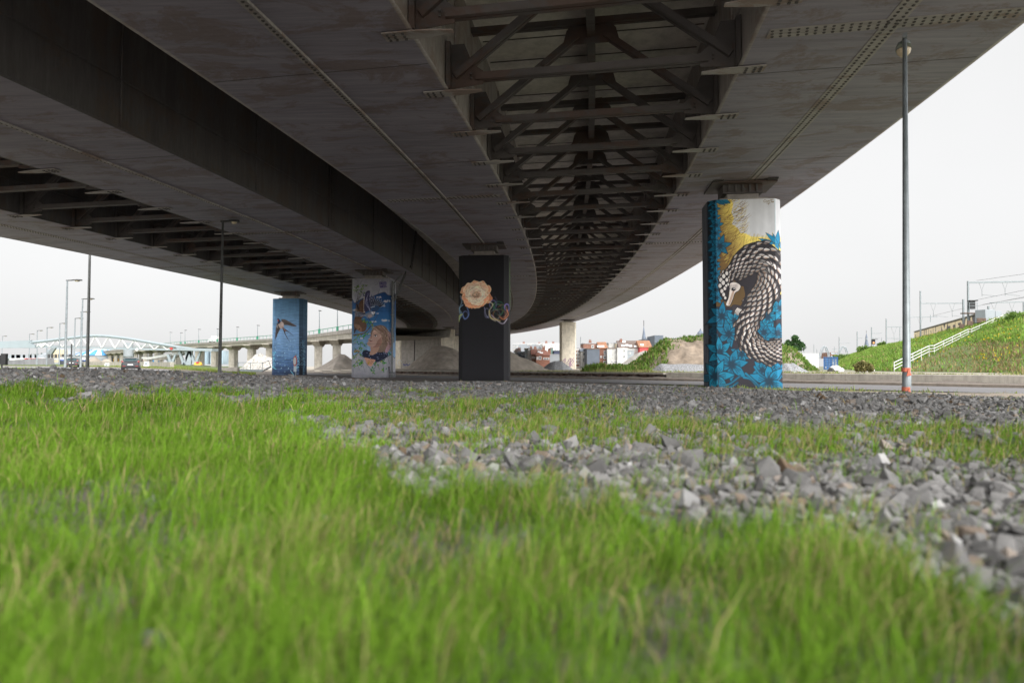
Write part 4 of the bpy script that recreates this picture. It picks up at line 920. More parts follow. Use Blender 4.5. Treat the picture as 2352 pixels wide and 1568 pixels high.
def painted_pillar(label, x, y, pw, art, ycrop, bk_top, bk_bot, dens, side=(110, 112, 120), gain=1.0):
    s, o = so_of(x, y); P, d, l, zs = pillar_frame(s, o); H = 8.5
    t = thing('painted_pillar', label, 'bridge pillar', (P.x, P.y, 0), 'octagonal mural pillars of the viaducts')
    oc = octa(pw); per = oc+[oc[0]]; ln = [math.dist(per[i], per[i+1]) for i in range(8)]
    cu = []; loc = []; cid = []
    for i in range(8):
        n = max(2, int(ln[i]*(dens if i < 5 else dens*.25)))
        for k in range(n+(i == 7)):
            f = k/n; loc.append((per[i][0]*(1-f)+per[i+1][0]*f, per[i][1]*(1-f)+per[i+1][1]*f)); cid.append(i); cu.append(f)
    nzr = int(H*dens); zz = np.linspace(-.05, H, nzr); loc = np.array(loc); n = len(loc)
    bx = P.x+l.x*loc[:, 0]+d.x*loc[:, 1]; by = P.y+l.y*loc[:, 0]+d.y*loc[:, 1]
    V = np.stack([np.tile(bx, nzr), np.tile(by, nzr), np.repeat(zz, n)], -1)
    idx = np.arange(n*nzr).reshape(nzr, n); idx2 = np.roll(idx, -1, 1)
    Fc = np.stack([idx[:-1], idx2[:-1], idx2[1:], idx[1:]], -1).reshape(-1, 4)
    tz = np.repeat(1-zz/H, n); cid = np.tile(cid, nzr); cu = np.tile(cu, nzr)
    Yc = ycrop[0]+(ycrop[1]-ycrop[0])*tz; bt = np.array(bk_top)[:, None]; bb = np.array(bk_bot)[:, None]; bk = bt*(1-tz)+bb*tz
    seg = np.minimum(cid, 4); ar = np.arange(len(seg)); Xc = bk[seg, ar]*(1-cu)+bk[seg+1, ar]*cu
    C = art.sample(Xc, Yc); C = np.where(((cid > 4))[:, None], np.array(side, float), C)
    per_ = np.tile(np.arange(n)*1.0/dens, nzr); zq = np.repeat(zz, n)
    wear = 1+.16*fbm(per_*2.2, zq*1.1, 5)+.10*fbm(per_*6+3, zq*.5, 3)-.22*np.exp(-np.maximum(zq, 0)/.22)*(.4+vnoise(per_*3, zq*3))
    for zj in (2.9, 5.7): wear = wear-.22*np.exp(-((zq-zj)/.022)**2)
    C = C*wear[:, None]
    base = V-np.array([P.x, P.y, 0])
    o_ = raw_mesh('shaft', base, Fc, M['paint'], lin(np.clip(C*gain, 0, 255)), False); o_.parent = t; WORG[o_.name] = (P.x, P.y, 0)
    m = MB(); m.add([P+l*a+d*b+Vector((0, 0, H)) for a, b in oc], [tuple(range(8))]); m.build('top_face', M['conc'], t)
    bearing(t, s, o, H, zs)
    return t, P, d, l
painted_pillar('tall pillar with mural of a black and white pangolin among turquoise flowers', 10.6, 31.5, 3.22, mural_pangolin(), (82, 1522), (112, 148, 205, 666, 702, 706), (112, 150, 205, 676, 712, 716), 62, (96, 100, 112))
painted_pillar('black pillar with mural of a pale orange peony and coloured smoke', -1.87, 47.0, 3.42, mural_flower(), (154, 1510), (168, 172, 210, 660, 710, 734), (150, 155, 193, 655, 707, 729), 42, (34, 34, 42))
wp = painted_pillar('grey and blue pillar with mural of a smiling child looking up at a bird', -12.04, 59.5, 3.5, mural_child(), (150, 1512), (148, 150, 182, 648, 712, 760), (128, 130, 165, 625, 690, 750), 40, (120, 130, 150))
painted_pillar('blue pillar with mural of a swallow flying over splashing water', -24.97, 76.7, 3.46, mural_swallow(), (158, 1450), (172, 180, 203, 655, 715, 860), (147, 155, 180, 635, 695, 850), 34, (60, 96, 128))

# ------------------------------------------------------------------ beside the pillars
t0_, P, d, l = wp
rz = math.atan2(l.y, l.x)
cp = P+l*(PW/2+.22)-d*(PD/2+.35)
t = thing('chair', 'black wooden chair standing at the right corner of the child pillar', 'chair', tuple(cp))
def loc(x, y, z): return cp+l*x+d*y+Vector((0, 0, z))
m = MB(); m.box(loc(0, 0, .46), (.46, .44, .05), rz); m.build('seat', M['black'], t)
for x in (-.2, .2):
    for y in (-.19, .19):
        m = MB(); m.beam(loc(x, y, 0), loc(x, y, .44), .045, .045); m.build('leg', M['black'], t)
m = MB()
for y in (-.19, .19): m.beam(loc(-.2, y, .46), loc(-.27, y, .95), .045, .045)
m.beam(loc(-.265, -.19, .9), loc(-.265, .19, .9), .04, .12); m.beam(loc(-.24, -.19, .7), loc(-.24, .19, .7), .03, .06); m.build('backrest', M['black'], t)
for y in (-.19, .19): m = MB(); m.beam(loc(-.2, y, .2), loc(.2, y, .2), .03, .03); m.build('stretcher', M['black'], t)
# drain pipe and cable ladders
pc = P+l*(PW/2+.14)-d*.55
t = thing('cable_ladder', 'dark cable ladder climbing from the child pillar up to the girder side', 'cable tray', tuple(pc))
def ladder(a, b, w, step, side, name='ladder_rail'):
    a = Vector(a); b = Vector(b); m = MB(); side = Vector(side)
    for sg in (-1, 1): m.beam(a+side*sg*w/2, b+side*sg*w/2, .06, .09)
    n = int((b-a).length/step)
    for k in range(1, n): c_ = a.lerp(b, k/n); m.beam(c_-side*w/2, c_+side*w/2, .05, .05)
    m.build('ladder_run', M['galv'] if 0 else M['lampdark'], t)
tp = pc+Vector((0, 0, 6.8)); ladder(pc+Vector((0, 0, 3.0)), pc+Vector((0, 0, 8.1)), .42, .55, d)
jn = B(29.6, EDGE[3]-.35, -.25); ladder(tp+Vector((0, 0, -.2)), jn, .42, .55, d)
wl = B(29.9, EDGE[3]+.12, .25); ladder(wl, B(31.2, EDGE[3]+.3, 3.8), .45, .6, Bdir(29)[0])
m = MB(); m.tube([jn, jn+Vector((.05, .2, .5)), jn.lerp(wl, .6)+Vector((0, 0, .25)), wl+Vector((0, 0, .3))], .06, 6); m.build('cable', M['black'], t)
m = MB(); m.beam(pc+Vector((0, 0, 8.15)), B(29.0, EDGE[3]-.5, -.3)*1.0, .07, .1); m.build('support_arm', M['lampdark'], t)
t = thing('drain_pipe', 'tall narrow drain pipe on the right side of the child pillar', 'pipe', tuple(pc-d*.35))
m = MB(); q = pc-d*.35-l*.02; m.tube([q, q+Vector((0, 0, 8.3))], .075, 8); m.build('pipe', M['darkpole'], t)
for z in (1.4, 3.4, 5.4, 7.4): m = MB(); m.box(q+Vector((0, 0, z)), (.22, .22, .06), rz); m.build('pipe_clip', M['galv'], t)

# ------------------------------------------------------------------ lamps
def street_lamp(label, base, top, head_dir, head, rad, poleM, group, bowl=False, hz=.25):
    b = Vector(base); tpv = Vector(top); t = thing('street_lamp', label, 'street lamp', tuple(b), group)
    m = MB(); m.tube([b, b.lerp(tpv, .12), b.lerp(tpv, .121), tpv], [rad*1.12, rad*1.08, rad, rad*.55], 12); m.build('pole', poleM, t, True)
    h = Vector(head_dir).normalized(); s_ = Vector((h.y, -h.x, 0))
    m = MB(); m.beam(tpv-h*.12+Vector((0, 0, -.02)), tpv+h*head*.35, .09, .1)
    rows = []
    for f, w, hh in ((.3, .06, .05), (.4, .13, .08), (.7, .17, .10), (.95, .13, .08), (1.0, .05, .04)):
        c_ = tpv+h*head*f; w *= head/.9*1.0; rows.append([tuple(c_+s_*w*a+Vector((0, 0, hh*e))) for a, e in ((-1, -.4), (-.9, .5), (0, 1.1), (.9, .5), (1, -.4))])
    m.grid(rows); m.grid([[r_[0], r_[-1]] for r_ in rows]); m.build('lamp_housing', M['lampdark'] if not bowl else M['galv'], t)
    m = MB()
    m.ball(tuple(tpv+h*head*.68+Vector((0, 0, -.05))), (.15*head/.9, .15*head/.9, .10 if not bowl else .17), 12, 6); m.build('lamp_bowl', M['glass_lamp'], t, True)
    return t
lt = W(2078, 84, 15.3); lb = W(2082, 905, 15.3)
near = street_lamp('tall galvanised street lamp with two orange tape bands, in front of the pangolin pillar', (lb.x, lb.y, -.2), tuple(lt), (.45, .85, 0), .95, .083, M['galv'], 'street lamps around the viaduct', True)
zz0 = W(2082, 893, 15.3).z; zz1 = W(2082, 849, 15.3).z
for z in (zz0, zz1):
    m = MB(); m.tube([(lb.x, lb.y, z-.045), (lb.x, lb.y, z+.045)], .094, 14); m.prism([(lb.x-.05, lb.y-.10, z-.14), (lb.x+.06, lb.y-.10, z-.12), (lb.x, lb.y-.10, z+.03)], (0, -.012, 0)); m.build('tape_band', M['tape'], near)
a = W(512, 508, 36.0); b = W(504, 868, 36.0); street_lamp('dark street lamp whose head hangs just under the left viaduct', (b.x, b.y, -.2), tuple(a), (1, .1, 0), .85, .09, M['darkpole'], 'street lamps around the viaduct')
a = W(209.5, 430, 52); b = W(200, 870, 52); street_lamp('slender dark pole whose top disappears behind the left viaduct edge', (b.x, b.y, 0), tuple(a), (1, .1, 0), .9, .115, M['darkpole'], 'street lamps around the viaduct')
rows = [(15, 26, 1072, 1335, 'leftmost lamp of the row along the pale road, cut close to the photo edge'), (285, 290, 1052, 1352, 'small lamp second from the left in the row before the quay wall'), (362, 365, 1017, 1356, 'small lamp third from the left in the row before the quay wall'),
        (457, 462, 987, 1362, 'lamp fourth from the left standing at the bow of the barge'), (580, 587, 947, 1352, 'lamp fifth from the left standing before the white barge hull'), (637, 660, 525, 1414, 'tallest pale lamp of the row on the green verge'),
        (722, 737, 897, 1388, 'thin lamp beside the small dark post and parked car'), (788, 811, 707, 1404, 'second tallest pale lamp with base plate near the slender dark pole'), (794, 797, 834, 1380, 'lamp half hidden behind the second tallest pale lamp')]
for xb, xt, yh, yb, lab in rows:
    ub, ut, vh, vb = xb*.2344, xt*.2344, 520.6+yh*.2344, 520.6+yb*.2344; dd = 9.0*F/(vb-vh); a = W(ut, vh, dd); b = W(ub, vb, dd)
    street_lamp(lab, tuple(b-Vector((0, 0, .6))), tuple(a), (1, -.05, 0), 1.5, .13 if dd < 110 else .15, M['galv'], 'row of street lamps along the harbour road')
b = W(164, 850, 72); tag(MB().tube([tuple(b-Vector((0, 0, .4))), tuple(W(164.5, 790, 72))], [.09, .07], 8).build('bollard_post', M['lampdark']), 'thin dark post between the tallest pale lamp and the parked car', 'post')
t = thing('traffic_light', 'dark traffic light at the far left before the quay wall', 'traffic light', tuple(W(4, 842, 60)-Vector((0, 0, .3))))
m = MB(); m.beam(W(4, 848, 60), W(4, 822, 60), .1, .1); m.build('post', M['lampdark'], t); m = MB(); m.box(W(10, 825, 60), (.42, .3, 1.0)); m.box(W(1, 826, 60), (.3, .3, .8)); m.build('signal_head', M['black'], t)
# sign in front of the swallow pillar
sb = W(679, 868.5, 55); t = thing('traffic_sign', 'round red rimmed sign with a small plate in front of the swallow pillar', 'road sign', (sb.x, sb.y, 0))
m = MB(); m.tube([(sb.x, sb.y, -.1), (sb.x, sb.y, 1.95)], .045, 8); m.build('post', M['galv'], t)
c_ = W(673.5, 829, 55); n_ = Vector((-.80, -.60, 0)).normalized(); s_ = Vector((-n_.y, n_.x, 0))
def disc(r_, off): return [tuple(Vector((sb.x, sb.y, c_.z))+n_*off+s_*r_*math.cos(k*math.pi/12)+Vector((0, 0, r_*math.sin(k*math.pi/12)))) for k in range(24)]
m = MB(); m.prism(disc(.42, .05), n_*.025); m.build('sign_rim', M['red'], t); m = MB(); m.prism(disc(.31, .08), n_*.012); m.build('sign_face', M['white'], t)
m = MB(); m.prism([tuple(Vector((sb.x, sb.y, z))+n_*.05+s_*x) for x, z in ((-.3, .55), (.3, .55), (.3, 1.05), (-.3, 1.05))], n_*.015); m.build('sign_plate', M['paleblue'], t)

# ------------------------------------------------------------------ vehicles on the pale road
def car(label, pos, yaw, paint, sc=1.0):
    t = thing('parked_car' if sc != 1 else 'car', label, 'car', (0, 0, 0)); t.name = 'car'
    WORG[t.name] = (0, 0, 0)
    prof = [(-2.12, .34, .80, .60), (-2.16, .62, .90, .86), (-2.05, .98, .93, .92), (-1.9, 1.05, .90, .0), (-1.55, 1.32, .72, .0), (-1.3, 1.42, .66, 0), (-.2, 1.50, .64, 0), (.35, 1.42, .65, 0), (1.15, .98, .82, .0), (2.0, .78, .84, 0), (2.2, .55, .80, 0), (2.2, .3, .74, 0)]
    m = MB()   # lower body
    st = [(-2.15, .80), (-2.05, .86), (-1.2, .90), (0, .91), (1.2, .89), (1.95, .82), (2.2, .68)]
    rows = []
    for y, w in st:
        top = .98 if y < 1.0 else np.interp(y, [1.0, 1.95, 2.2], [.96, .80, .66]); rows.append([(-w*.96, y, .24), (-w, y, .45), (-w, y, .70), (-w*.95, y, top-.04), (-w*.8, y, top), (w*.8, y, top), (w*.95, y, top-.04), (w, y, .70), (w, y, .45), (w*.96, y, .24)])
    m.grid(rows); m.add(rows[0], [tuple(range(10))]); m.add(rows[-1], [tuple(range(10))[::-1]]); m.grid([[r_[0], r_[-1]] for r_ in rows])
    cab = [(-2.02, .82, .98, .80), (-1.7, .76, 1.26, .72), (-1.35, .70, 1.42, .64), (-.3, .68, 1.48, .62), (.3, .68, 1.42, .62), (1.15, .78, .97, .76)]
    rows = []
    for y, wl_, z, wt in cab: rows.append([(-.82, y, .96), (-wt, y, z-.03), (-wt*.8, y, z), (wt*.8, y, z), (wt, y, z-.03), (.82, y, .96)])
    m.grid(rows); m.build('body', paint, t, False)
    m = MB(); m.prism([(-.60, -2.0, 1.04), (.60, -2.0, 1.04), (.56, -1.70, 1.31), (-.56, -1.70, 1.31)], (0, -.035, .02)); m.build('rear_window', M['carglass'], t)
    for sg in (-1, 1):
        m = MB(); m.prism([(sg*.80, -1.6, 1.02), (sg*.80, .95, 1.02), (sg*.655, .28, 1.37), (sg*.665, -1.25, 1.37)], (sg*.03, 0, 0)); m.build('side_window', M['carglass'], t)
        m = MB(); m.prism([(sg*.58, -2.1, .90), (sg*.86, -2.05, .88), (sg*.84, -2.0, 1.12), (sg*.70, -2.03, 1.06)], (0, -.06, 0)); m.build('tail_light', M['redlight'], t)
        m = MB(); m.box((sg*.62, -2.17, .50), (.3, .03, .07)); m.build('reflector', M['redlight'], t)
        m = MB(); m.box((sg*.98, .75, 1.05), (.16, .12, .12)); m.build('wing_mirror', paint, t)
        for y in (-1.32, 1.35):
            m = MB(); m.tube([(sg*.68, y, .32), (sg*.90, y, .32)], .33, 16); w_ = m.build('wheel', M['tyre'], t); 
            m = MB(); m.tube([(sg*.895, y, .32), (sg*.91, y, .32)], .2, 12); m.build('rim', M['galv'], w_)
    m = MB(); m.box((0, -2.13, .36), (1.62, .12, .20)); m.build('rear_bumper', M['black'], t)
    m = MB(); m.box((0, -2.185, .66), (.52, .02, .12)); m.build('number_plate', M['plate'], t)
    m = MB(); m.box((0, -2.13, .90), (.62, .02, .05)); m.build('badge_lettering', M['plate'], t)
    m = MB(); m.beam((-.55, -1.78, 1.40), (.55, -1.78, 1.40), .22, .03); m.build('roof_spoiler', paint, t)
    t.location = pos; t.rotation_euler = (0, 0, yaw); t.scale = (sc, sc, sc); return t
cp_ = W(301, 852.5, 76); car('dark grey hatchback seen from behind driving on the pale road', (cp_.x, cp_.y, float(Zg(cp_.x, cp_.y))+.06), R(27), M['carpaint'])
cp_ = W(171, 842, 104); car('small dark car behind the green verge near the barge', (cp_.x, cp_.y, float(Zg(cp_.x, cp_.y))+.05), R(22), M['carpaint'], 1.001)
def lorry(label, u, v, d_, w, h, cab, box, boxlen=4.5, yaw=0):
    p = W(u, v, d_); z = p.z; t = thing('lorry', label, 'lorry', tuple(p)); x, y = p.x, p.y
    m = MB(); m.hexa([(x-w/2, y, z+.5), (x+w/2, y, z+.5), (x+w/2, y+1.9, z+.5), (x-w/2, y+1.9, z+.5)], [(x-w/2+.05, y+.35, z+h), (x+w/2-.05, y+.35, z+h), (x+w/2-.05, y+1.9, z+h), (x-w/2+.05, y+1.9, z+h)]); m.build('cab', cab, t, bevel=.06)
    m = MB(); m.prism([(x-w/2+.12, y-.02+.18, z+h*.58), (x+w/2-.12, y-.02+.18, z+h*.58), (x+w/2-.18, y+.28, z+h*.86), (x-w/2+.18, y+.28, z+h*.86)], (0, -.03, 0)); m.build('windscreen', M['carglass'], t)
    m = MB(); m.box((x, y-.02, z+h*.38), (w*.7, .05, h*.2)); m.build('grille', M['lampdark'], t)
    if box: m = MB(); m.box((x, y+2.2+boxlen/2, z+.9+h*.5), (w+.1, boxlen, h)); m.build('trailer', box, t)
    for sg in (-1, 1):
        m = MB(); m.tube([(x+sg*(w/2-.05), y+.9, z+.45), (x+sg*(w/2-.35), y+.9, z+.45)], .45, 12); m.build('wheel', M['tyre'], t)
        m = MB(); m.box((x+sg*(w/2-.25), y-.01, z+.8), (.3, .05, .18)); m.build('headlight', M['plate'], t)
lorry('white lorry facing us beyond the low wall, left of the red one', 313, 837, 335, 2.3, 2.5, M['white'], None)
lorry('red lorry cab facing us beside the white lorry under the footbridge ramp', 327.5, 837, 340, 2.5, 2.3, M['red'], None)
lorry('white lorry driving along the top of the distant concrete viaduct', 484.5, 787.5, 212, 1.7, 1.35, M['white'], M['white'], 2.0)
p = W(269, 836.5, 330); t = thing('excavator', 'yellow digger parked beside the foot of the pale silo', 'digger', tuple(p))
m = MB(); m.box((p.x, p.y, p.z+1.9), (2.2, 3, 2.0)); m.build('cab', M['yellow'], t, bevel=.15); m = MB(); m.box((p.x, p.y, p.z+.45), (2.6, 3.4, .9)); m.build('track', M['black'], t, bevel=.2)
m = MB(); m.box((p.x-1.3, p.y-.2, p.z+2), (.9, 1.2, 2.2)); m.build('cab_window', M['carglass'], t)
m = MB(); m.beam((p.x+1, p.y, p.z+2.2), (p.x+2.6, p.y, p.z+1.2), .4, .5); m.build('boom', M['yellow'], t)
p = W(351, 837, 330); t = thing('tarpaulin_trailer', 'blue tarpaulin trailer parked beneath the footbridge ramp', 'trailer', tuple(p))
m = MB(); m.box((p.x, p.y+2, p.z+1.5), (4.4, 2.4, 2.0)); m.build('cover', M['blue2'], t, bevel=.1); m = MB(); m.box((p.x, p.y+2, p.z+.55), (4.4, 2.2, .2)); m.build('chassis', M['black'], t)
for k in (-1.6, -.7, 1.5): m = MB(); m.tube([(p.x+k, p.y+.7, p.z+.42), (p.x+k, p.y+1.0, p.z+.42)], .42, 10); m.build('wheel', M['tyre'], t)

# ------------------------------------------------------------------ far left: harbour
D0 = 150.0
def fp(u, v, dd=0): return W(u, v, D0+dd*.6)
t = thing('truss_footbridge', 'long pale blue steel footbridge with arched top chord', 'footbridge', tuple(fp(250, 838)))
top = curve([(-60, 795), (0, 788), (70, 784), (150, 775), (206, 769), (245, 769.5), (300, 776), (352, 785), (400, 793), (440, 799)], 5)
bot = [(0, 796.5), (70, 795.5), (150, 797), (250, 799.5), (330, 801.5), (440, 803.5)]
for dy in (0, 5):
    m = MB(); m.tube([fp(u, v+2.5, dy) for u, v in top], .36, 6); m.build('top_chord', M['footsteel'], t)
    m = MB(); e_ = dy-.6; m.prism([fp(-60, 784, e_), fp(0, 784, e_), fp(72, 781, e_), fp(66, 786, e_), fp(80, 793, e_), fp(80, 799, e_), fp(-60, 799, e_)], (0, .5, 0)); m.build('end_panel', M['footsteel'], t)
    bx_ = [u for u, _ in bot]; bv = [v for _, v in bot]; tu = [u for u, _ in top]; tv = [v for _, v in top]
    u = 84.0; k = 0
    while u < 400:
        u2 = u+15; a_, b_ = (u, np.interp(u, tu, tv)+3) if k % 2 else (u, np.interp(u, bx_, bv)), (u2, np.interp(u2, bx_, bv)) if k % 2 else (u2, np.interp(u2, tu, tv)+3)
        m = MB(); m.beam(fp(a_[0], a_[1], dy), fp(b_[0], b_[1], dy), .2, .2); m.build('diagonal', M['white'], t); u = u2; k += 1
m = MB(); rows = []
for u, v in bot+[(484, 804)]: rows.append([fp(u, v-3.6 if u > 410 else v-2.4, 0), fp(u, v+2.2, 0), fp(u, v+2.2, 5), fp(u, v-2.4, 5)])
rows = [[tuple(p) for p in r_]+[tuple(r_[0])] for r_ in rows]; m.grid(rows); m.add(rows[-1][:4], [(0, 1, 2, 3)]); m.build('deck_beam', M['footsteel'], t)
m = MB(); m.prism([fp(405, 795.5, -.6), fp(440, 799.2, -.6), fp(487, 800.2, -.6), fp(487, 806.4, -.6), fp(405, 804.5, -.6)], (0, 3.5, 0)); m.build('end_beam', M['footsteel'], t)
m = MB(); m.beam(fp(80, 792.5), fp(400, 797.5), .08, .08); m.beam(fp(80, 795), fp(400, 800), .05, .05); m.build('handrail', M['galv'], t)
for u, v in ((296+18, 804), (393, 801)): m = MB(); m.prism([fp(u-4, v-2, -.3), fp(u, v-5, -.3), fp(u+4, v-1, -.3), fp(u, v+3, -.3)], (0, .2, 0)); m.build('marker_board', M['red'] if u > 350 else M['white'], t)
m = MB(); m.prism([fp(84, 789, -.3), fp(98, 788, -.3), fp(106, 790, -.3), fp(95, 798, -.3)], (0, .2, 0)); m.build('marker_board', M['white'], t)
for u0, u1, u2 in ((382, 400, 404), (408, 424, 436), (433, 448, 462), (424, 432, 441)):
    m = MB(); vb = 838
    if u0 == 424: m.prism([fp(424, 805, 1), fp(441, 805, 1), fp(438, 838, 1), fp(427, 838, 1)], (0, .55, 0))
    else:
        m.prism([fp(u0, 813 if u0 < 400 else 806, 1), fp(u0+5, 813 if u0 < 400 else 806, 1), fp((u0+u2)/2+3, vb, 1), fp((u0+u2)/2-3, vb, 1)], (0, .55, 0)); m.prism([fp(u2-4, 814 if u0 < 400 else 806, 1), fp(u2, 814 if u0 < 400 else 806, 1), fp((u0+u2)/2+3, vb, 1), fp((u0+u2)/2-3, vb, 1)], (0, .5, 0))
    m.build('forked_support', M['footsteel'], t)
t = thing('footbridge_ramp', 'white sloping ramp rising to the steel footbridge', 'ramp', tuple(fp(370, 838)))
m = MB(); m.prism([fp(325, 819.5, 3), fp(343, 820, 3), (fp(420, 805.5, 3)), fp(428, 806, 3), fp(428, 811, 3), fp(405, 815, 3), fp(345, 824.5, 3), fp(325, 823.5, 3)], (0, 1.6, 0)); m.build('ramp_side', M['white'], t)
m = MB(); m.prism([fp(340, 825, 3.4), fp(405, 815.5, 3.4), fp(428, 811.5, 3.4), fp(400, 821, 3.4), fp(362, 828, 3.4)], (0, 1.1, 0)); m.build('ramp_soffit', M['conc_dark'], t)
m = MB(); m.beam(fp(343, 817.2, 3), fp(418, 803.8, 3), .1, .1); m.beam(fp(327, 817, 3), fp(343, 817.2, 3), .1, .1); m.build('handrail', M['darkpole'], t)
m = MB(); m.prism([fp(376, 817, 4), fp(380, 817, 4), fp(392, 834, 4), fp(386, 834, 4)], (0, .5, 0)); m.prism([fp(401, 817, 4), fp(404, 817, 4), fp(392, 834, 4), fp(387, 834, 4)], (0, .45, 0)); m.build('forked_support', M['footsteel'], t)
# concrete viaduct
t = thing('concrete_viaduct', 'distant curved concrete viaduct on paired columns behind the footbridge', 'viaduct', tuple(W(560, 838, 170)))
cv = [(225, 806.5, 812.5, 345), (262, 803.5, 811, 318), (300, 800.5, 808.5, 290), (350, 795.5, 803.5, 262), (400, 790.8, 799.5, 232), (450, 787.5, 797.5, 208), (500, 785, 796, 190), (560, 781.5, 792.7, 174), (620, 777.6, 789.2, 158), (710, 769.5, 784, 139), (800, 756, 778, 124), (870, 745, 772, 113), (884, 742.5, 770, 111)]
pts = [(W(u, a_, dd), W(u, b_, dd), dd) for u, a_, b_, dd in cv]
m = MB(); m.mi = 0; rows = []
for i, (a_, b_, dd) in enumerate(pts):
    q0 = pts[max(i-1, 0)][0]; q1 = pts[min(i+1, len(pts)-1)][0]; dr = Vector((q1.x-q0.x, q1.y-q0.y, 0)).normalized(); nn = Vector((-dr.y, dr.x, 0)); nn = nn if nn.y > 0 else -nn
    h = a_.z-b_.z; o = Vector((0, 0, 1)); rows.append([a_, a_-o*h*.42, a_-o*h*.45+nn*.25, b_+nn*.3, b_+nn*12, a_-o*h*.4+nn*12.3, a_-o*h*.3+nn*12.3, a_-o*h*.3+nn*.3, a_+nn*.3, a_])
m.grid([[tuple(p) for p in r_] for r_ in rows]); m.build('deck', M['conc_light'], t)
m = MB(); m.grid([[tuple(r_[0]+Vector((0, -.02, .02))), tuple(r_[1]+Vector((0, -.02, 0)))] for r_ in rows]); m.build('parapet', M['conc_dark'], t)
m = MB(); ra = [r_[0]+Vector((0, .1, .75)) for r_ in rows]
for i in range(len(ra)-1):
    m.beam(ra[i], ra[i+1], .08, .1); n = 8
    for k in range(n): q = ra[i].lerp(ra[i+1], k/n); m.beam(q-Vector((0, 0, .8)), q, .06, .06, (0, 1, 0))
m.build('railing', M['green'], t)
for u in (250, 263, 277, 291, 309, 331, 356, 397, 450, 487, 528, 570.7, 613.5, 664, 727, 770, 825, 880):
    dd = np.interp(u, [c_[0] for c_ in cv], [c_[3] for c_ in cv]); vb = np.interp(u, [c_[0] for c_ in cv], [c_[2] for c_ in cv])
    for back in (0, 7.5):
        k = (dd+1.2+back)/dd; b_ = W(u, vb, dd); b_ = Vector((b_.x+(0 if not back else -2.0), dd+1.2+back, b_.z)); g_ = float(Zg(b_.x, b_.y)); m = MB(); m.box((b_.x, b_.y, (b_.z-.9+g_)/2-.2), (1.35, 1.6, b_.z-.9-g_+.4), R(20))
        m.hexa([(b_.x+sx_*.7, b_.y+sy*1.0, b_.z-.95) for sx_, sy in ((-1, -1), (1, -1), (1, 1), (-1, 1))], [(b_.x+sx_*.8, b_.y+sy*2.6, b_.z-.15) for sx_, sy in ((-1, -1), (1, -1), (1, 1), (-1, 1))]); m.box((b_.x, b_.y, b_.z-.08), (1.6, 5.0, .2)); m.build('column', M['conc_light'], t)
lamps = [(391, 800, 763), (415, 790, 764), (388+37, 789.5, 758), (456.5, 786.5, 756), (499, 784.5, 755), (544.5, 781, 751), (591.5, 778.5, 747), (733.5, 763.5, 713), (775, 758.5, 704), (660, 773, 732)]
for k, (u, vb, vt) in enumerate(sorted(lamps)):
    dd = np.interp(u, [c_[0] for c_ in cv], [c_[3] for c_ in cv])+1.5; a_ = W(u, vt, dd); b_ = W(u, vb+2, dd); th_ = thing('lamp_post', '%s thin lamp post from the left on the distant concrete viaduct' % ['first', 'second', 'third', 'fourth', 'fifth', 'sixth', 'seventh', 'eighth', 'ninth', 'tenth'][k], 'lamp post', tuple(b_), 'lamp posts on the distant concrete viaduct')
    m = MB(); m.tube([b_, a_], [.13, .06], 6); m.build('pole', M['galv'], th_); m = MB(); m.box((a_.x, a_.y+.5, a_.z), (.25, 1.4, .12)); m.build('lamp_head', M['lampdark'], th_); m = MB(); m.box((b_.x, b_.y, b_.z+.4), (.35, .35, 1.0)); m.build('base_sleeve', M['green'], th_)

def heap(name, label, prof, d_, mat, rep=1.5, v0=None, seed=0, rough=.25, cat='heap', n=46, group=None):
    us = np.linspace(prof[0][0], prof[-1][0], n); vs = np.interp(us, [p_[0] for p_ in prof], [p_[1] for p_ in prof])
    P = [W(u, v, d_) for u, v in zip(us, vs)]; z0 = min(P[0].z, P[-1].z, *( [W(0, v0, d_).z] if v0 else [])); js = np.concatenate([-np.linspace(1, 0, 22), np.linspace(.12, 1, 8)]); rows = []
    for p_ in P:
        h = max(p_.z-z0, .01); w_ = h*rep+.4; row = []
        for j in js:
            hh = h*(1-abs(j)**1.08); y = d_+j*w_; nn = (fbm(p_.x*.8+seed, y*.8+seed, 4))*rough*min(h, 3)*min(1, (1-abs(j))*4+.1)*(1 if abs(j) > .04 else .4)
            row.append((p_.x*(y/d_)**.0, y, z0-.25+hh+float(nn)))
        rows.append(row)
    m = MB(); m.grid(rows); o = m.build(name, mat, None, True); return tag(o, label, cat, group)
G_ = 'heaps of sand and gravel around the yard'
heap('sand_heap', 'pale sand heap on the left before the blue and white storage hall', [(178, 843), (190, 833), (212, 818), (219, 816.5), (232, 826), (246, 838), (250, 842)], 150, M['sand'], seed=3, group=G_)
heap('sand_heap', 'second pale sand heap, its peak just left of the pale silo', [(212, 842), (236, 824), (243, 820.5), (250, 822), (266, 833), (283, 842)], 140, M['sand'], seed=8, group=G_)
heap('rubble_heap', 'pile of pale broken rubble behind the swallow pillar', [(540, 845), (556, 840), (566, 829), (578, 818), (590, 812.5), (604, 812), (622, 816), (640, 824), (662, 842)], 112, M['rubble'], rough=1.1, seed=5)
heap('sand_heap', 'grey sand heap seen between the swallow and child pillars', [(718, 845), (735, 838), (752, 828), (768, 818), (781, 808), (792, 810), (815, 826), (840, 845)], 98, M['sandd'], seed=11, group=G_)
heap('sand_heap', 'large grey sand heap under the far end of the viaducts', [(918, 850), (934, 840), (955, 824), (975, 808), (990, 796), (1000, 793), (1020, 792), (1040, 798), (1075, 815), (1120, 848)], 150, M['sandd'], seed=2, group=G_)
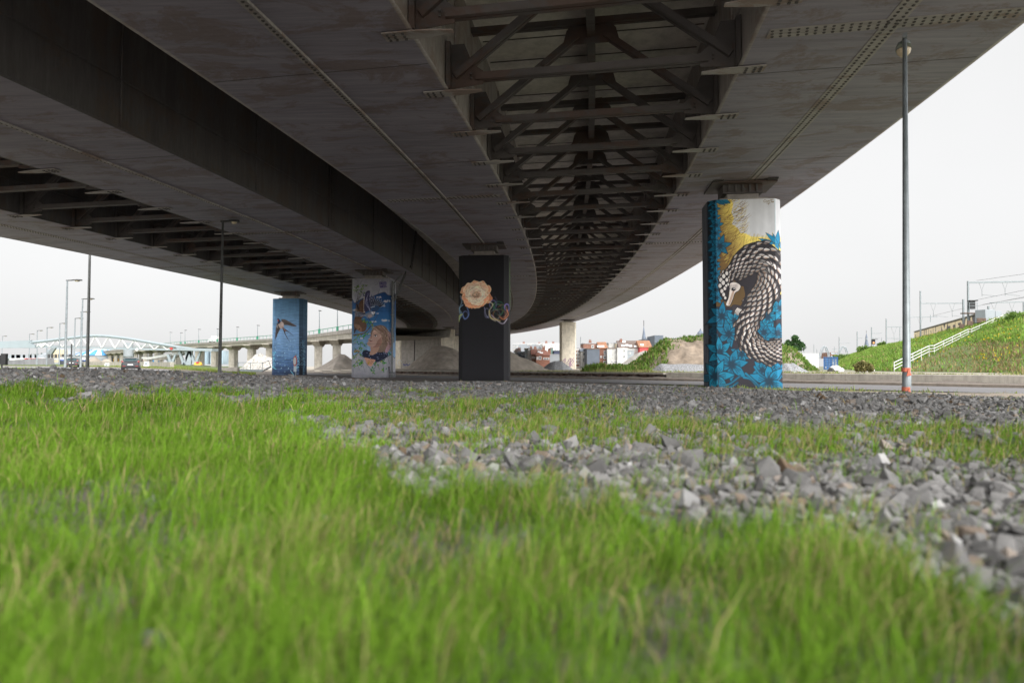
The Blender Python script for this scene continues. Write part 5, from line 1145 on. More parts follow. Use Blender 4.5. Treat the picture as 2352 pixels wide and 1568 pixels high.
heap('sand_heap', 'wide pale sand heap just right of the black pillar', [(1060, 850), (1100, 815), (1140, 799), (1170, 803), (1180, 807), (1196, 816), (1205, 818), (1225, 826), (1240, 834), (1252, 842), (1275, 850)], 112, M['sand'], seed=21, rough=.3, group=G_)
heap('gravel_heap', 'dark grey gravel heap left of the pier with purple graffiti', [(1238, 849), (1252, 838), (1264, 829), (1274, 826), (1290, 826), (1310, 840), (1322, 849)], 128, M['gheap'], seed=23, group=G_)
heap('gravel_heap', 'wide pale grey gravel heap partly behind the left edge of the pangolin pillar', [(1470, 856), (1492, 847), (1505, 838), (1516, 830), (1522, 829.5), (1540, 831), (1580, 830), (1640, 834), (1680, 846), (1700, 856)], 74, M['gheap'], seed=29, rep=1.6, group=G_)
heap('gravel_heap', 'grey gravel heap just right of the pangolin pillar', [(1770, 856), (1790, 838), (1803, 828), (1812, 829.5), (1822, 827), (1836, 836), (1855, 847), (1880, 858)], 72, M['gheap'], seed=31, group=G_)
heap('chalk_heap', 'white chalky spoil heap before the brown roofed houses', [(1400, 848), (1432, 829), (1450, 816), (1462, 809), (1476, 803), (1484, 802), (1496, 808), (1520, 840)], 128, M['chalk'], seed=37, group=G_)
md = heap('dirt_mound', 'large brown dirt mound overgrown with green plants behind the pangolin pillar', [(1335, 852), (1362, 845), (1390, 838), (1420, 834), (1440, 836), (1458, 826), (1480, 811), (1500, 797), (1520, 780), (1528, 775.5), (1545, 776.5), (1570, 772), (1600, 770), (1660, 762), (1740, 768), (1790, 787), (1820, 800), (1845, 820), (1862, 835), (1885, 852)], 92, M['dirt'] if 'dirt' in M else simple('brown_spoil', (.225, .18, .138), .95, 0, .45, .9, 10, 1.0), rep=1.5, seed=41, rough=.4, n=110)
heap('dirt_mound', 'low brown dirt bank before the striped brick house', [(1330, 853), (1345, 844), (1365, 839), (1382, 836), (1400, 842), (1430, 840), (1460, 842), (1490, 848), (1510, 855)], 76, simple('brown_spoil_bank', (.215, .172, .133), .95, 0, .4, 1.5, 10, .9), seed=43, rough=.5)
# abutment wall under the far end
t = thing('abutment_wall', 'tall stained concrete wall closing off the space under the viaducts', 'wall', tuple(W(985, 846, 225)))
for u0, u1 in ((900, 951), (953.5, 1075)): m = MB(); a_ = W(u0, 775.5, 229); b_ = W(u1, 775.5, 229); m.hexa([(a_.x, 229, 0), (b_.x, 229, 0), (b_.x, 232, 0), (a_.x, 232, 0)], [(a_.x, 229, a_.z), (b_.x, 229, b_.z), (b_.x, 232, b_.z), (a_.x, 232, a_.z)]); m.build('wall_panel', M['conc_dark'], t)
m = MB(); [m.tube([W(u+3*math.cos(q*.7), 837+2*math.sin(q*1.1), 228.7) for q in range(9)], .14, 4) for u in (929, 936, 943)]; m.build('graffiti', simple('blue_spray', (.10, .12, .25), .8), t)

# quay, barge, storage halls
t = thing('quay_wall', 'long grey concrete quay wall behind the verge at the far left', 'wall', tuple(W(50, 838, 190)))
m = MB(); m.prism([W(18, 840, 190), W(176*.62, 838, 190), W(107, 822, 190), W(20, 827, 190)], (0, 3, 0)); m.prism([W(-140, 842, 200), W(18, 839, 190), W(20, 827, 190), W(-140, 836, 200)], (0, 3, 0)); m.build('wall_face', M['quay'], t)
p = W(140, 838, 205); t = thing('cargo_barge', 'moored barge with white and blue bow and black hull', 'ship', tuple(p))
def hull(v0, v1, mat, name, k0=0, wid=5.5):
    rows = []
    for v in np.linspace(v0, v1, 4):
        row = []
        for q in np.linspace(-1, 1, 15): u = 140+q*34; row.append(tuple(W(u, v+(abs(q)**2)*(2.4 if q < 0 else .8), 205)+Vector((0, abs(q)**1.6*7, 0))))
        rows.append(row)
    m = MB(); m.grid(rows); m.grid([rows[0], [(x, y+12, z) for x, y, z in rows[0]]]); m.build(name, mat, t)
hull(820, 825.5, M['white'], 'bulwark'); hull(825.5, 828, M['shipblue'], 'blue_stripe'); hull(828, 840, M['ship'], 'hull')
m = MB(); [m.box(W(112+k*8, 817.5, 212), (.5, .5, 1.2)) for k in range(7)]; m.build('deck_fitting', M['lampdark'], t)
for u0, u1, vt, vb, dd, mt, nm, lab in ((22, 108, 817, 824, 260, 'white', 'moored_ship', 'white superstructure of a ship moored behind the quay wall'),):
    t = thing(nm, lab, 'ship', tuple(W((u0+u1)/2, 832, dd))); m = MB(); m.prism([W(u0, 828, dd), W(u1, 826, dd), W(u1, 821.5, dd), W(u0, 822.5, dd)], (0, 8, 0)); m.build('hull', M['white'], t); m = MB(); [m.box(W(u, 819.5, dd+3), (3.4, 4, 1.6)) for u in (32, 45, 56, 71, 84, 98)]; m.build('deck_house', M['far'], t); m = MB(); [m.box(W(u, 824, dd-.1), (1.2, .2, .5)) for u in range(60, 106, 5)]; m.build('lettering', M['red'], t)
def hall(label, cu, r_u, v_top, v_eave, vb, d_, mat, flat=.06):
    c_ = W(cu, vb, d_); rad = r_u*d_/F; zt = W(cu, v_top, d_).z; ze = W(cu, v_eave, d_).z; t = thing('storage_hall', label, 'storage hall', tuple(c_)); n = 26; m = MB(); rows = []
    for f, z in ((1.0, ze), (.72, ze+(zt-ze)*.42), (.4, ze+(zt-ze)*.78), (flat, zt)): rows.append([(c_.x+rad*f*math.cos(k*2*math.pi/n), c_.y+rad+rad*f*math.sin(k*2*math.pi/n), z) for k in range(n+1)])
    m.mi = 0; m.grid(rows)
    if isinstance(mat, (list, tuple)):
        m2 = MB(); 
        for k in range(0, n, 2):
            m2.add([tuple(Vector(rows[i][k+j])+Vector((0, -.15, .15))) for i, j in ((0, 0), (0, 1), (1, 1), (1, 0))], [(0, 1, 2, 3)]); m2.add([tuple(Vector(rows[i][k+j])+Vector((0, -.15, .15))) for i, j in ((1, 0), (1, 1), (2, 1), (2, 0))], [(0, 1, 2, 3)])
        m.build('roof', mat[0], t); m2.build('roof_stripe', mat[1], t)
    else: m.build('roof', mat, t)
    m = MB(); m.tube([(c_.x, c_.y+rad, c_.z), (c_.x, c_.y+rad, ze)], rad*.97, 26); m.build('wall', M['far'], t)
hall('round storage hall with blue and white tented roof behind the sand heaps', 196, 56, 799, 816, 836, 330, (simple('pale_tent', (.62, .68, .72), .6, 0, .05, .2), M['blue2']))
hall('round storage hall with pale grey conical roof left of the grey tank', 112, 48, 798.5, 816, 836, 340, M['far'])
t = thing('loading_hopper', 'sloping grey conveyor leaning on a pale storage tank by the barge', 'conveyor', tuple(W(120, 830, 300)))
m = MB(); m.beam(W(108, 822, 300), W(127, 795, 300), 1.2, 1.6); m.build('conveyor', M['galv'], t)
t = thing('storage_tank', 'squat pale storage tank behind the tallest pale lamp', 'tank', tuple(W(136, 830, 310))); c_ = W(136, 832, 310)
m = MB(); m.tube([c_, W(136, 803, 310)], 3.2, 20); m.build('tank_body', M['beige'], t); m = MB(); m.tube([W(136, 803, 310), W(136, 799, 310)], [3.2, .6], 20); m.build('tank_top', M['far'], t)
p = W(294, 838, 180); t = thing('silo', 'pale grey cylindrical silo on legs under the footbridge', 'silo', tuple(p))
m = MB(); z0, z1, z2 = W(294, 818, 180).z, W(294, 787, 180).z, W(294, 826, 180).z; m.tube([(p.x, p.y, z2), (p.x, p.y, z0), (p.x, p.y, z1)], [.5, 1.15, 1.15], 18); m.build('tank_body', M['far'], t, False)
for k in range(4): m = MB(); a_ = k*math.pi/2+.7; m.beam((p.x+1.0*math.cos(a_), p.y+1.0*math.sin(a_), p.z-.5), (p.x+1.0*math.cos(a_), p.y+1.0*math.sin(a_), z0), .15, .15); m.build('leg', M['galv'], t)
m = MB(); [m.beam((p.x+1.4, p.y-.2+k*.4, p.z-.3), (p.x+1.4, p.y-.2+k*.4, z1-.5), .06, .06) for k in (0, 1)]; [m.beam((p.x+1.4, p.y-.2, p.z+k*.6), (p.x+1.4, p.y+.2, p.z+k*.6), .05, .05) for k in range(1, 9)]; m.build('ladder', M['galv'], t)
def block(name, label, cat, u0, u1, vt, vb, d_, dep, mat, bands=0, group=None, cols=0):
    p = W((u0+u1)/2, vb, d_); a_ = W(u0, vt, d_); b_ = W(u1, vt, d_); z0 = p.z; t = thing(name, label, cat, tuple(p), group)
    m = MB(); m.box(((a_.x+b_.x)/2, d_+dep/2, (z0+a_.z)/2), (b_.x-a_.x, dep, a_.z-z0)); m.build('wall', mat, t); h = a_.z-z0
    if bands:
        m = MB()
        for k in range(bands): m.box(((a_.x+b_.x)/2, d_-.06, z0+h*(k+.62)/bands), ((b_.x-a_.x)*.9, .2, h/bands*.4))
        m.build('window_band', M['farglass'], t)
    return t
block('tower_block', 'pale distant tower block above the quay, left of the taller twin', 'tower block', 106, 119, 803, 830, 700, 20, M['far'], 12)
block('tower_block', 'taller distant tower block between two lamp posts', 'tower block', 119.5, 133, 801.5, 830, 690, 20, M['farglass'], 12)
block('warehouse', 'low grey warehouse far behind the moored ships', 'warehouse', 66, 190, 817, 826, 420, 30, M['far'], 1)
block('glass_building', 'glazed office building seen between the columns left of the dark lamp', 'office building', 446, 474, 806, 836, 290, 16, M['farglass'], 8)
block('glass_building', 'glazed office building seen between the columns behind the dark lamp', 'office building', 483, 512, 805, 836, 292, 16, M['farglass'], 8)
# yard walls, blocks, fence and clutter at the left
def wall_run(name, label, cat, pts, h, w, mat):
    m = MB()
    for a_, b_ in zip(pts[:-1], pts[1:]): m.beam(Vector(a_)+Vector((0, 0, h/2-.1)), Vector(b_)+Vector((0, 0, h/2-.1)), w, h+.2)
    return tag(m.build(name, mat), label, cat)
wall_run('barrier_wall', 'long pale concrete barrier behind the pale road and green verge', 'wall', [W(186, 841, 132), W(300, 842, 118), W(395, 844.5, 100)], .85, .5, M['conc_light'])
bp = W(528, 853, 88); o = MB().box((bp.x, bp.y, bp.z+.26), (2.15, 1.0, .56), R(6)).build('concrete_block', M['conc_dark'], bevel=.05); tag(o, 'brown grey concrete block on the verge right of the dark lamp', 'concrete block')
t = thing('barrier_fence', 'pale metal barrier fence left of the swallow pillar', 'fence', tuple(W(583, 853, 92)))
m = MB(); A_ = [(547, 832.5, 852), (575, 832, 852.5), (603, 832.8, 853)]
for u, a_, b_ in A_: m.beam(W(u, a_, 92), W(u, b_, 92), .07, .07, (0, 1, 0))
m.beam(W(547, 832.5, 92), W(603, 832.8, 92), .08, .08); m.beam(W(547, 850, 92), W(603, 851, 92), .08, .3); m.beam(W(603, 833, 92), W(617, 828, 96), .06, .06); m.beam(W(603, 852, 92), W(622, 842, 98), .08, .2); m.beam(W(617, 828, 96), W(622, 842, 98), .06, .06); m.build('frame', M['galv'], t)
m = MB(); [m.beam(W(547, v, 92), W(603, v+.3, 92), .03, .03) for v in (837, 842, 846)]; m.build('rail', M['galv'], t)
for u, v, dd, mt, lab in ((246, 843.5, 112, 'white', 'white plastic barrier block left of the dark hatchback'), (337, 841, 100, 'white', 'white plastic barrier block right of the dark hatchback'), (455, 838, 120, 'yellow', 'yellow and red road barrier below the footbridge end')):
    p = W(u, v, dd); t = thing('road_barrier', lab, 'road barrier', tuple(p)); m = MB(); w_ = 1.4 if mt == 'yellow' else .8; hh_ = .5 if mt == 'yellow' else .7
    m.hexa([(p.x-w_/2, p.y-.25, p.z), (p.x+w_/2, p.y-.25, p.z), (p.x+w_/2, p.y+.25, p.z), (p.x-w_/2, p.y+.25, p.z)], [(p.x-w_/2*.8, p.y-.1, p.z+hh_), (p.x+w_/2*.8, p.y-.1, p.z+hh_), (p.x+w_/2*.8, p.y+.1, p.z+hh_), (p.x-w_/2*.8, p.y+.1, p.z+hh_)]); m.build('body', M[mt], t, bevel=.04)
    m = MB(); m.box((p.x, p.y-.22, p.z+.4), (w_*.35, .06, .3)); m.build('panel', M['red'] if mt == 'yellow' else M['far'], t)

# ------------------------------------------------------------------ right: railway embankment
foot = [(2800, 858, 46), (2352, 858, 59), (2240, 856, 67), (2055, 853, 80), (1975, 852, 100), (1925, 849, 150), (1905, 846, 250), (1893, 844, 450)]
crest = [(2800, 660, 95), (2352, 722, 118), (2255, 742, 135), (2100, 779, 208), (2000, 800, 280), (1930, 822, 360), (1905, 833, 420), (1895, 838, 480)]
def resamp(pl, n):
    P = [W(*p) for p in pl]; c_ = [0]+list(np.cumsum([ (P[i+1]-P[i]).length for i in range(len(P)-1)])); k = np.linspace(0, len(P)-1, n)
    return np.array([[np.interp(x, range(len(P)), [p[j] for p in P]) for j in range(3)] for x in k])
FT = resamp(foot, 90); CR = resamp(crest, 90)
def emb(i, j):     # i 0..89 float along, j 0 foot .. 1 crest
    a = np.array([np.interp(i, range(90), FT[:, k]) for k in range(3)]).T; b = np.array([np.interp(i, range(90), CR[:, k]) for k in range(3)]).T
    j = np.asarray(j)[..., None]; P = a*(1-j)+b*j; P[..., 2] += .5*np.sin(np.pi*np.clip(j[..., 0], 0, 1))*(b[..., 2]-a[..., 2])*.18+fbm(P[..., 0]*.25, P[..., 1]*.25)*.7*np.sin(np.pi*np.clip(j[..., 0], 0, 1))
    return P
ii, jj = np.meshgrid(np.arange(90.), np.concatenate([np.linspace(0, 1, 40)]), indexing='ij'); EP = emb(ii.ravel(), jj.ravel()).reshape(90, 40, 3)
back = np.stack([CR+np.array([14, 3, .1]), CR+np.array([60, 10, -.2]), CR+np.array([90, 15, -9])], 1); EP = np.concatenate([np.concatenate([FT[:, None]+np.array([-.5, -1, -1.0]), EP], 1), back], 1)
m = MB(); m.grid(EP.tolist())
mt, t_, p_ = nmat('embankment_soil'); n1 = pos_noise(t_, .25, 8, .7); n2 = pos_noise(t_, 2.5, 6, .7)
c_ = mixc(t_, .5, ramp(t_, n1, [(.3, (.07, .125, .025)), (.55, (.12, .17, .04)), (.75, (.19, .15, .07))]), ramp(t_, n2, [(.3, (.05, .07, .02)), (.7, (.17, .18, .06))])); t_.links.new(c_, p_.inputs['Base Color']); p_.inputs['Roughness'].default_value = .95; bump(t_, p_, n2, .8, .3)
tag(m.build('railway_embankment', mt, None, True), kind='structure')
# plants on it
N = 60000; i_ = r.uniform(0, 75, N); j_ = r.uniform(0.0, 1.0, N); P_ = emb(i_, j_); u_, v_ = proj(P_[:, 0], P_[:, 1], P_[:, 2])
dry = inpoly(u_, v_, [(2060, 860), (2100, 835), (2180, 800), (2260, 785), (2352, 790), (2420, 800), (2420, 865)]); kn = vnoise(P_[:, 0]*.35, P_[:, 1]*.35)
keep = r.uniform(0, 1, N) < np.where(dry, .5, .95); P_, dry, kn = P_[keep], dry[keep], kn[keep]; n = len(P_)
hh = r.uniform(.25, .8, n)*(.35+1.0*kn)*np.where(dry, .8, 1.0); col = gcol(n, (.105, .215, .032), (.22, .34, .055), (.35, .28, .12), .10, kn)
dc = np.array([.30, .235, .11])*r.uniform(.5, 1.15, (n, 1)); col = np.where((dry & (r.uniform(0, 1, n) < .62))[:, None], dc, col)
blades('embankment_plants', P_, hh, r.uniform(.03, .09, n), col, M['leaf'], .6, 'dense green and straw coloured plants covering the railway embankment slope', 'plants')
N = 1900; i_ = r.uniform(4, 60, N); j_ = r.uniform(.05, .98, N); P_ = emb(i_, j_); kn = vnoise(P_[:, 0]*.22+5, P_[:, 1]*.22); u_, v_ = proj(P_[:, 0], P_[:, 1], P_[:, 2])
ok = (kn+r.uniform(-.25, .25, N) > .62) & (u_ > 2100); P_ = P_[ok]; n = len(P_); Q = P_+np.array([0, 0, .55]); blades('ragwort_flowers', Q, r.uniform(.08, .2, n), r.uniform(.05, .11, n), np.array([.66, .46, .03])*r.uniform(.7, 1.1, (n, 1)), M['leaf'], .9, 'scattered yellow ragwort flowers on the embankment', 'flowers')
def shrub(label, base, wid, hgt, n, cols, cat='shrub', name='shrub', trunk=True, lf=.22, group=None):
    t = thing(name, label, cat, tuple(base), group); lob = [(q_*wid*.55, r.uniform(-.4, .4)*wid*.6, hgt*r.uniform(.25, .95-.5*abs(q_)), r.uniform(.10, .26)*wid) for q_ in r.uniform(-.75, .75, 18)]
    k = r.integers(0, len(lob), n); L_ = np.array(lob)[k]; dv = r.normal(size=(n, 3)); dv /= np.linalg.norm(dv, axis=1)[:, None]; rad = r.uniform(.55, 1.05, (n, 1))
    C = L_[:, :3]+dv*rad*L_[:, 3:4]*np.array([1, 1, .9]); C = C[C[:, 2] > .05]; n = len(C)
    a = r.normal(size=(n, 3)); a /= np.linalg.norm(a, axis=1)[:, None]; b = np.cross(a, r.normal(size=(n, 3))); b /= np.linalg.norm(b, axis=1)[:, None]; s_ = lf*r.uniform(.5, 1.2, (n, 1))
    V = np.stack([C-a*s_, C+b*s_*.5, C+a*s_, C-b*s_*.5], 1).reshape(-1, 3); Fc = np.arange(n*4).reshape(-1, 4); col = np.array(cols[0])*(1-(q := r.uniform(0, 1, (n, 1))))+np.array(cols[1])*q
    o = raw_mesh('crown', V, Fc, M['leaf'], np.repeat(col, 4, 0)); o.parent = t; WORG[o.name] = tuple(base)
    if trunk:
        m = MB(); B_ = Vector(base); m.tube([B_-Vector((0, 0, .3)), B_+Vector((.1, 0, hgt*.35)), B_+Vector((0, .1, hgt*.7))], [wid*.05, wid*.035, wid*.015], 7)
        for q in range(5): a_ = q*1.3; m.tube([B_+Vector((.05, 0, hgt*(.25+.08*q))), B_+Vector((math.cos(a_)*wid*.28, math.sin(a_)*wid*.28, hgt*(.5+.08*q)))], [wid*.02, wid*.008], 5)
        m.build('trunk', M['bark'], t)
    return t
GD = ((.03, .085, .025), (.075, .15, .05)); GB = ((.07, .15, .02), (.16, .25, .05))
shrub('dark green tree on the hill right of the pangolin pillar', W(1824, 815, 118), 3.0, 3.6, 3600, GD, 'tree', 'tree', True, .2)
shrub('small tree on the far embankment crest left of the near lamp', W(2026, 797, 225), 2.6, 2.0, 900, GB, 'tree', 'tree', True, .3)
for u, v, dd, w_, h_, lab in ((1988, 808, 240, 6, 1.7, 'bushy shrub on the embankment crest below the open spire'), (2335, 742, 100, 4, 1.5, 'leafy shrub near the top right of the embankment'), (1985, 855, 70, 1.8, 1.1, 'dry brownish bush by the low wall near the white litter'), (1930, 828, 250, 8, 1.8, 'low shrub on the embankment right of the tied arches')):
    shrub(lab, W(u, v, dd), w_, h_, 1400, ((.12, .13, .04), (.26, .22, .09)) if 'dry' in lab else GB, lf=.18 if dd < 120 else .32)
# plants on the dirt mounds, each clump where the photo shows one
def sitter(u, v, d0, d1):     # where the view ray meets the mound's front face
    return W(u, v, d0)
PX = []
def mound_z(prof, d_, rep, x, y):
    us = 1176+x/d_*F; v = np.interp(us, [p[0] for p in prof], [p[1] for p in prof]); z0 = min(W(0, prof[0][1], d_).z, W(0, prof[-1][1], d_).z); z = CZ+(841-v)*d_/F; h = np.maximum(z-z0, .01); w_ = h*rep+.4
    return z0-.2+h*(1-np.clip(np.abs(y-d_)/w_, 0, 1)**1.08)
MP = [(1335, 852), (1362, 845), (1390, 838), (1420, 834), (1440, 836), (1458, 826), (1480, 811), (1500, 797), (1520, 780), (1528, 775.5), (1545, 776.5), (1570, 772), (1600, 770), (1660, 762), (1740, 768), (1790, 787), (1820, 800), (1845, 820), (1862, 835), (1885, 852)]
LP = [(1330, 853), (1345, 844), (1365, 839), (1382, 836), (1400, 842), (1430, 840), (1460, 842), (1490, 848), (1510, 855)]
for prof, d_, rep, N in ((MP, 92, 1.5, 26000), (LP, 76, 1.5, 5000)):
    x = r.uniform((prof[0][0]-1176)/F*d_, (prof[-1][0]-1176)/F*d_, N); y = d_+r.uniform(-9, 1.5, N) if d_ > 80 else d_+r.uniform(-3, 1, N); z = mound_z(prof, d_, rep, x, y); u_, v_ = proj(x, y, z)
    g1 = vnoise(x*.42+2, y*.42) > .60; top_ = np.abs(y-d_) < 1.3; leftslope = inpoly(u_, v_, [(1400, 850), (1450, 815), (1525, 772), (1545, 790), (1500, 830), (1470, 850)]); rs = inpoly(u_, v_, [(1770, 770), (1900, 850), (1850, 858), (1800, 815)])
    ok = (z > .3) & (leftslope | rs | (top_ & (r.uniform(0, 1, N) < .8)) | (g1 & (r.uniform(0, 1, N) < .45)) | (d_ < 80) & (vnoise(x*.8, y*.8) > .5)); PX.append(np.stack([x, y, z], -1)[ok])
P_ = np.concatenate(PX); n = len(P_); kn = vnoise(P_[:, 0]*.6, P_[:, 1]*.6)
blades('mound_plants', P_, r.uniform(.25, .8, n)*(.4+kn), r.uniform(.03, .09, n), gcol(n, (.085, .17, .025), (.17, .27, .05), (.35, .28, .12), .12, kn), M['leaf'], .6, 'bright green plants overgrowing the brown dirt mounds', 'plants')
# retaining wall with cream lettering
t = thing('retaining_wall', 'dark retaining wall with huge cream lettering along the railway', 'wall', tuple(W(2180, 770, 165)))
A_ = W(2100.5, 762, 206); B_ = W(2255, 718.5, 133); B_.z = A_.z; wd_ = Vector((B_.x-A_.x, B_.y-A_.y, 0)); wl_ = wd_.length; wd_.normalize(); wn_ = Vector((-wd_.y, wd_.x, 0)); wn_ = wn_ if wn_.dot(A_) < 0 else -wn_
m = MB(); m.hexa([A_+Vector((0, 0, -2.6)), B_+Vector((0, 0, -2.6)), B_-wn_*1+Vector((0, 0, -2.6)), A_-wn_*1+Vector((0, 0, -2.6))], [A_, B_, B_-wn_*1, A_-wn_*1]); m.build('wall_face', M['wallgrey'], t)
m = MB(); m.beam(A_+Vector((0, 0, .05)), B_+Vector((0, 0, .05)), .5, .2); m.build('coping', M['conc_dark'], t)
def uu2s(u):   # fraction along the wall from the photo's column
    k = (u-1176)/F; den = wd_.x-k*wd_.y; return (k*A_.y-A_.x)/den/wl_
def letter(blocks, u0, u1):
    s0, s1 = uu2s(u0)*wl_, uu2s(u1)*wl_; m = MB()
    for pl in blocks: m.prism([A_+wn_*.03+wd_*(s0+(s1-s0)*x)+Vector((0, 0, -.25-2.2*y)) for x, y in pl], wn_*.04)
    m.build('letter', M['cream'], t)
def zx(x): return 2070+x*.1198
bar = lambda x0, x1, y0, y1: [(x0, y0), (x1, y0), (x1, y1), (x0, y1)]
letter([bar(0, .4, 0, 1), bar(.4, .62, 0, .3), bar(.62, 1, 0, 1)], zx(258), zx(326))                                  # n
letter([bar(0, .4, 0, 1), bar(.4, .6, 0, .32), bar(.4, .6, .6, .85), bar(.6, 1, 0, 1)], zx(332), zx(406))             # A
letter([bar(0, .3, 0, 1), bar(.3, .42, .62, 1), bar(.42, .6, 0, 1), bar(.6, .72, .62, 1), bar(.72, 1, 0, 1)], zx(412), zx(534))   # W
letter([bar(0, .42, 0, 1), bar(.42, .58, 0, .3), bar(.42, .58, .55, .8), bar(.58, 1, 0, 1)], zx(542), zx(624))         # A
letter([bar(0, .26, 0, 1), bar(.26, .36, .55, 1), bar(.36, .66, 0, 1), bar(.66, .74, 0, .5), bar(.74, 1, 0, 1)], zx(632), zx(780))   # U and n run together
letter([[(0, 0), (.36, 0), (.52, .6), (.66, 0), (1, 0), (.70, 1), (.36, 1)]], zx(784), zx(906))                       # V
letter([bar(0, 1, 0, .3), bar(.34, .68, .3, .75), bar(0, 1, .75, 1)], zx(916), zx(1052))                               # I
letter([bar(0, .36, 0, 1), bar(.36, .8, 0, .25), [(.8, 0), (1, .2), (1, .45), (.8, .62)], bar(.36, .8, .48, .66), [(.5, .66), (.8, .62), (1, 1), (.66, 1)]], zx(1060), zx(1195))   # R
letter([[(0, 1), (.32, 0), (.7, 0), (1, 1), (.7, 1), (.62, .72), (.4, .72), (.3, 1)]], zx(1225), zx(1335))             # A
letter([bar(0, .6, 0, 1), bar(.6, 1, .72, 1)], zx(1352), zx(1405))                                                     # l
p = W(2263, 741, 128); o = MB().box((p.x, p.y, p.z+1.2), (2.6, 2, 2.4), R(20)).box((p.x+2.2, p.y+.6, p.z+1.2), (1.7, 1.6, 2.0), R(20)).build('equipment_cabinet', M['far'], bevel=.06); tag(o, 'pale grey equipment cabinet at the right end of the lettered wall', 'cabinet')
for u, v, dd, w_, lab in ((2209, 751, 127, 1.0, 'rusty sheet panel at the foot of the lettered wall, lower left one'), (2228.5, 744, 125, 1.25, 'rusty sheet panel under the last cream letter of the wall'), (2254, 738, 121, 2.0, 'long rusty sheet panel below the pale equipment cabinet')):
    p = W(u, v, dd); tag(MB().box((p.x, p.y, p.z+.2), (w_, .15, .8), R(15)).build('rusty_panel', M['rust'], bevel=.02), lab, 'steel panel')
# stair railing
t = thing('stair_railing', 'white three rail stair railing climbing the embankment', 'railing', tuple(W(2056, 853, 80)))
SP = [(2054, 853, 80), (2134, 812, 92), (2146, 811, 93), (2224, 771.5, 106), (2232, 771, 107), (2310, 735, 121), (2322, 733, 124)]; PS = [W(*q) for q in SP]
for z in (.28, .66, 1.05): m = MB(); [m.tube([PS[i]+Vector((0, 0, z)), PS[i+1]+Vector((0, 0, z))], .055, 6) for i in range(6)]; m.build('rail', M['white'], t)
for i in range(6):
    k = max(1, int((PS[i+1]-PS[i]).length/4.0))
    for q in range(k+(i == 5)): c_ = PS[i].lerp(PS[i+1], q/k); m = MB(); m.tube([c_-Vector((0, 0, .8)), c_+Vector((0, 0, 1.05))], .055, 6); m.build('post', M['white'], t)
# catenary
def zy(y): return 637+y*.1198
def cy(x): return 1788+x*.125
def cvv(y): return 722.6+y*.125
K = M['galv']; gM = 'catenary masts along the railway'
def mast(label, u, vt, vb, dd, rad=.15, arms=()):
    b_ = W(u, vb, dd); a_ = W(u, vt, dd); t = thing('catenary_mast', label, 'catenary mast', tuple(b_), gM); m = MB(); m.beam(b_-Vector((0, 0, 1.5)), a_, rad*1.6, rad*1.6, (0, 1, 0)); m.build('mast', K, t)
    for (u2, v2, v1, th, drops) in arms:
        p1 = W(u, v1, dd); p2 = W(u2, v2, dd*1.0); m = MB(); m.beam(p1, p2, th, th); m.build('cross_beam', K, t)
        for f in drops:
            c_ = p1.lerp(p2, f); h = .012*dd; m = MB(); 
            for sg in (-1, 1): m.tube([c_+Vector((sg*h*.35, 0, 0)), c_+Vector((0, 0, -h))], .03, 4)
            m.tube([c_+Vector((0, 0, -h)), c_+Vector((0, 0, -h*1.7))], .05, 4); m.tube([c_+Vector((0, 0, -h*1.5)), c_+Vector((h*1.8, 0, -h*1.7))], .03, 4); m.build('hanger', K, t)
    return t
mast('tall catenary mast with a thick beam reaching the right photo edge', zx(1280), zy(70), zy(760), 132, .17, [(2420, zy(70), zy(100), .28, (.16, .43, .7))])
mast('catenary mast rising behind the left part of the lettered wall', zx(367), zy(260), zy(1010), 165, .16, [(zx(1185), zy(494), zy(499), .2, (.3, .74))])
mast('short catenary mast just left of the signal cage', zx(1190), zy(420), zy(770), 140, .18)
mast('rightmost catenary mast with a beam reaching left across the tracks', zx(2345), zy(468), zy(720), 150, .14, [(zx(1700), zy(487), zy(470), .18, (.35, .88))])
mast('stubby dark mast above the pale equipment cabinet', zx(1672), zy(550), zy(680), 150, .2)
mast('faint low catenary beam crossing behind the near lamp', zx(560), zy(720), zy(770), 230, .1, [(zx(165), zy(765), zy(758), .18, (.5,)), (zx(695), zy(756), zy(757), .18, ())])
for k, (x, yt, yb, arms, lab) in enumerate(((1980, 72, 575, [(cy(2262), cvv(224), cvv(225), .2, (.5,)), (cy(2215), cvv(437), cvv(435), .12, ())], 'catenary mast immediately left of the near lamp pole'), (2230, 225, 475, [], 'thin mast touching the left side of the near lamp pole'), (1895, 420, 525, [], 'short mast right of the orange signal'), (1710, 228, 615, [(cy(1895), cvv(342), cvv(342), .2, ()), (cy(1855), cvv(430), cvv(432), .2, ())], 'catenary mast standing just left of the orange signal'), (1447, 310, 665, [(cy(1540), cvv(431), cvv(431), .2, ())], 'catenary mast between the arches and the open spire'), (1115, 412, 705, [(cy(1320), cvv(523), cvv(525), .15, ())], 'catenary mast in front of the second white arch'), (1027, 590, 780, [(cy(1080), cvv(632), cvv(632), .25, ()), (cy(985), cvv(632), cvv(632), .25, ())], 'small cross shaped mast before the brown building'), (868, 600, 795, [], 'thin mast inside the first white arch'), (707, 635, 735, [], 'thin short mast above the white hall roof, right one'), (652, 545, 730, [], 'thin mast above the middle of the white hall roof'), (470, 590, 710, [], 'thin mast above the left end of the white hall'))):
    h = (yb-yt)*.125; dd = min(9.0*F/max(h, 22), 520); mast(lab, cy(x), cvv(yt), cvv(yb), dd, .2 if dd > 250 else .16, arms)
t = thing('signal_cage', 'dark railway signal with platform cage on the tall mast', 'railway signal', tuple(W(zx(1355), zy(655), 131)))
c_ = W(zx(1355), zy(530), 131); m = MB(); m.box(c_, (1.0, .5, 1.5)); m.box(c_+Vector((.1, -.1, .82)), (1.5, .9, .16)); m.build('signal_head', M['black'], t)
m = MB(); 
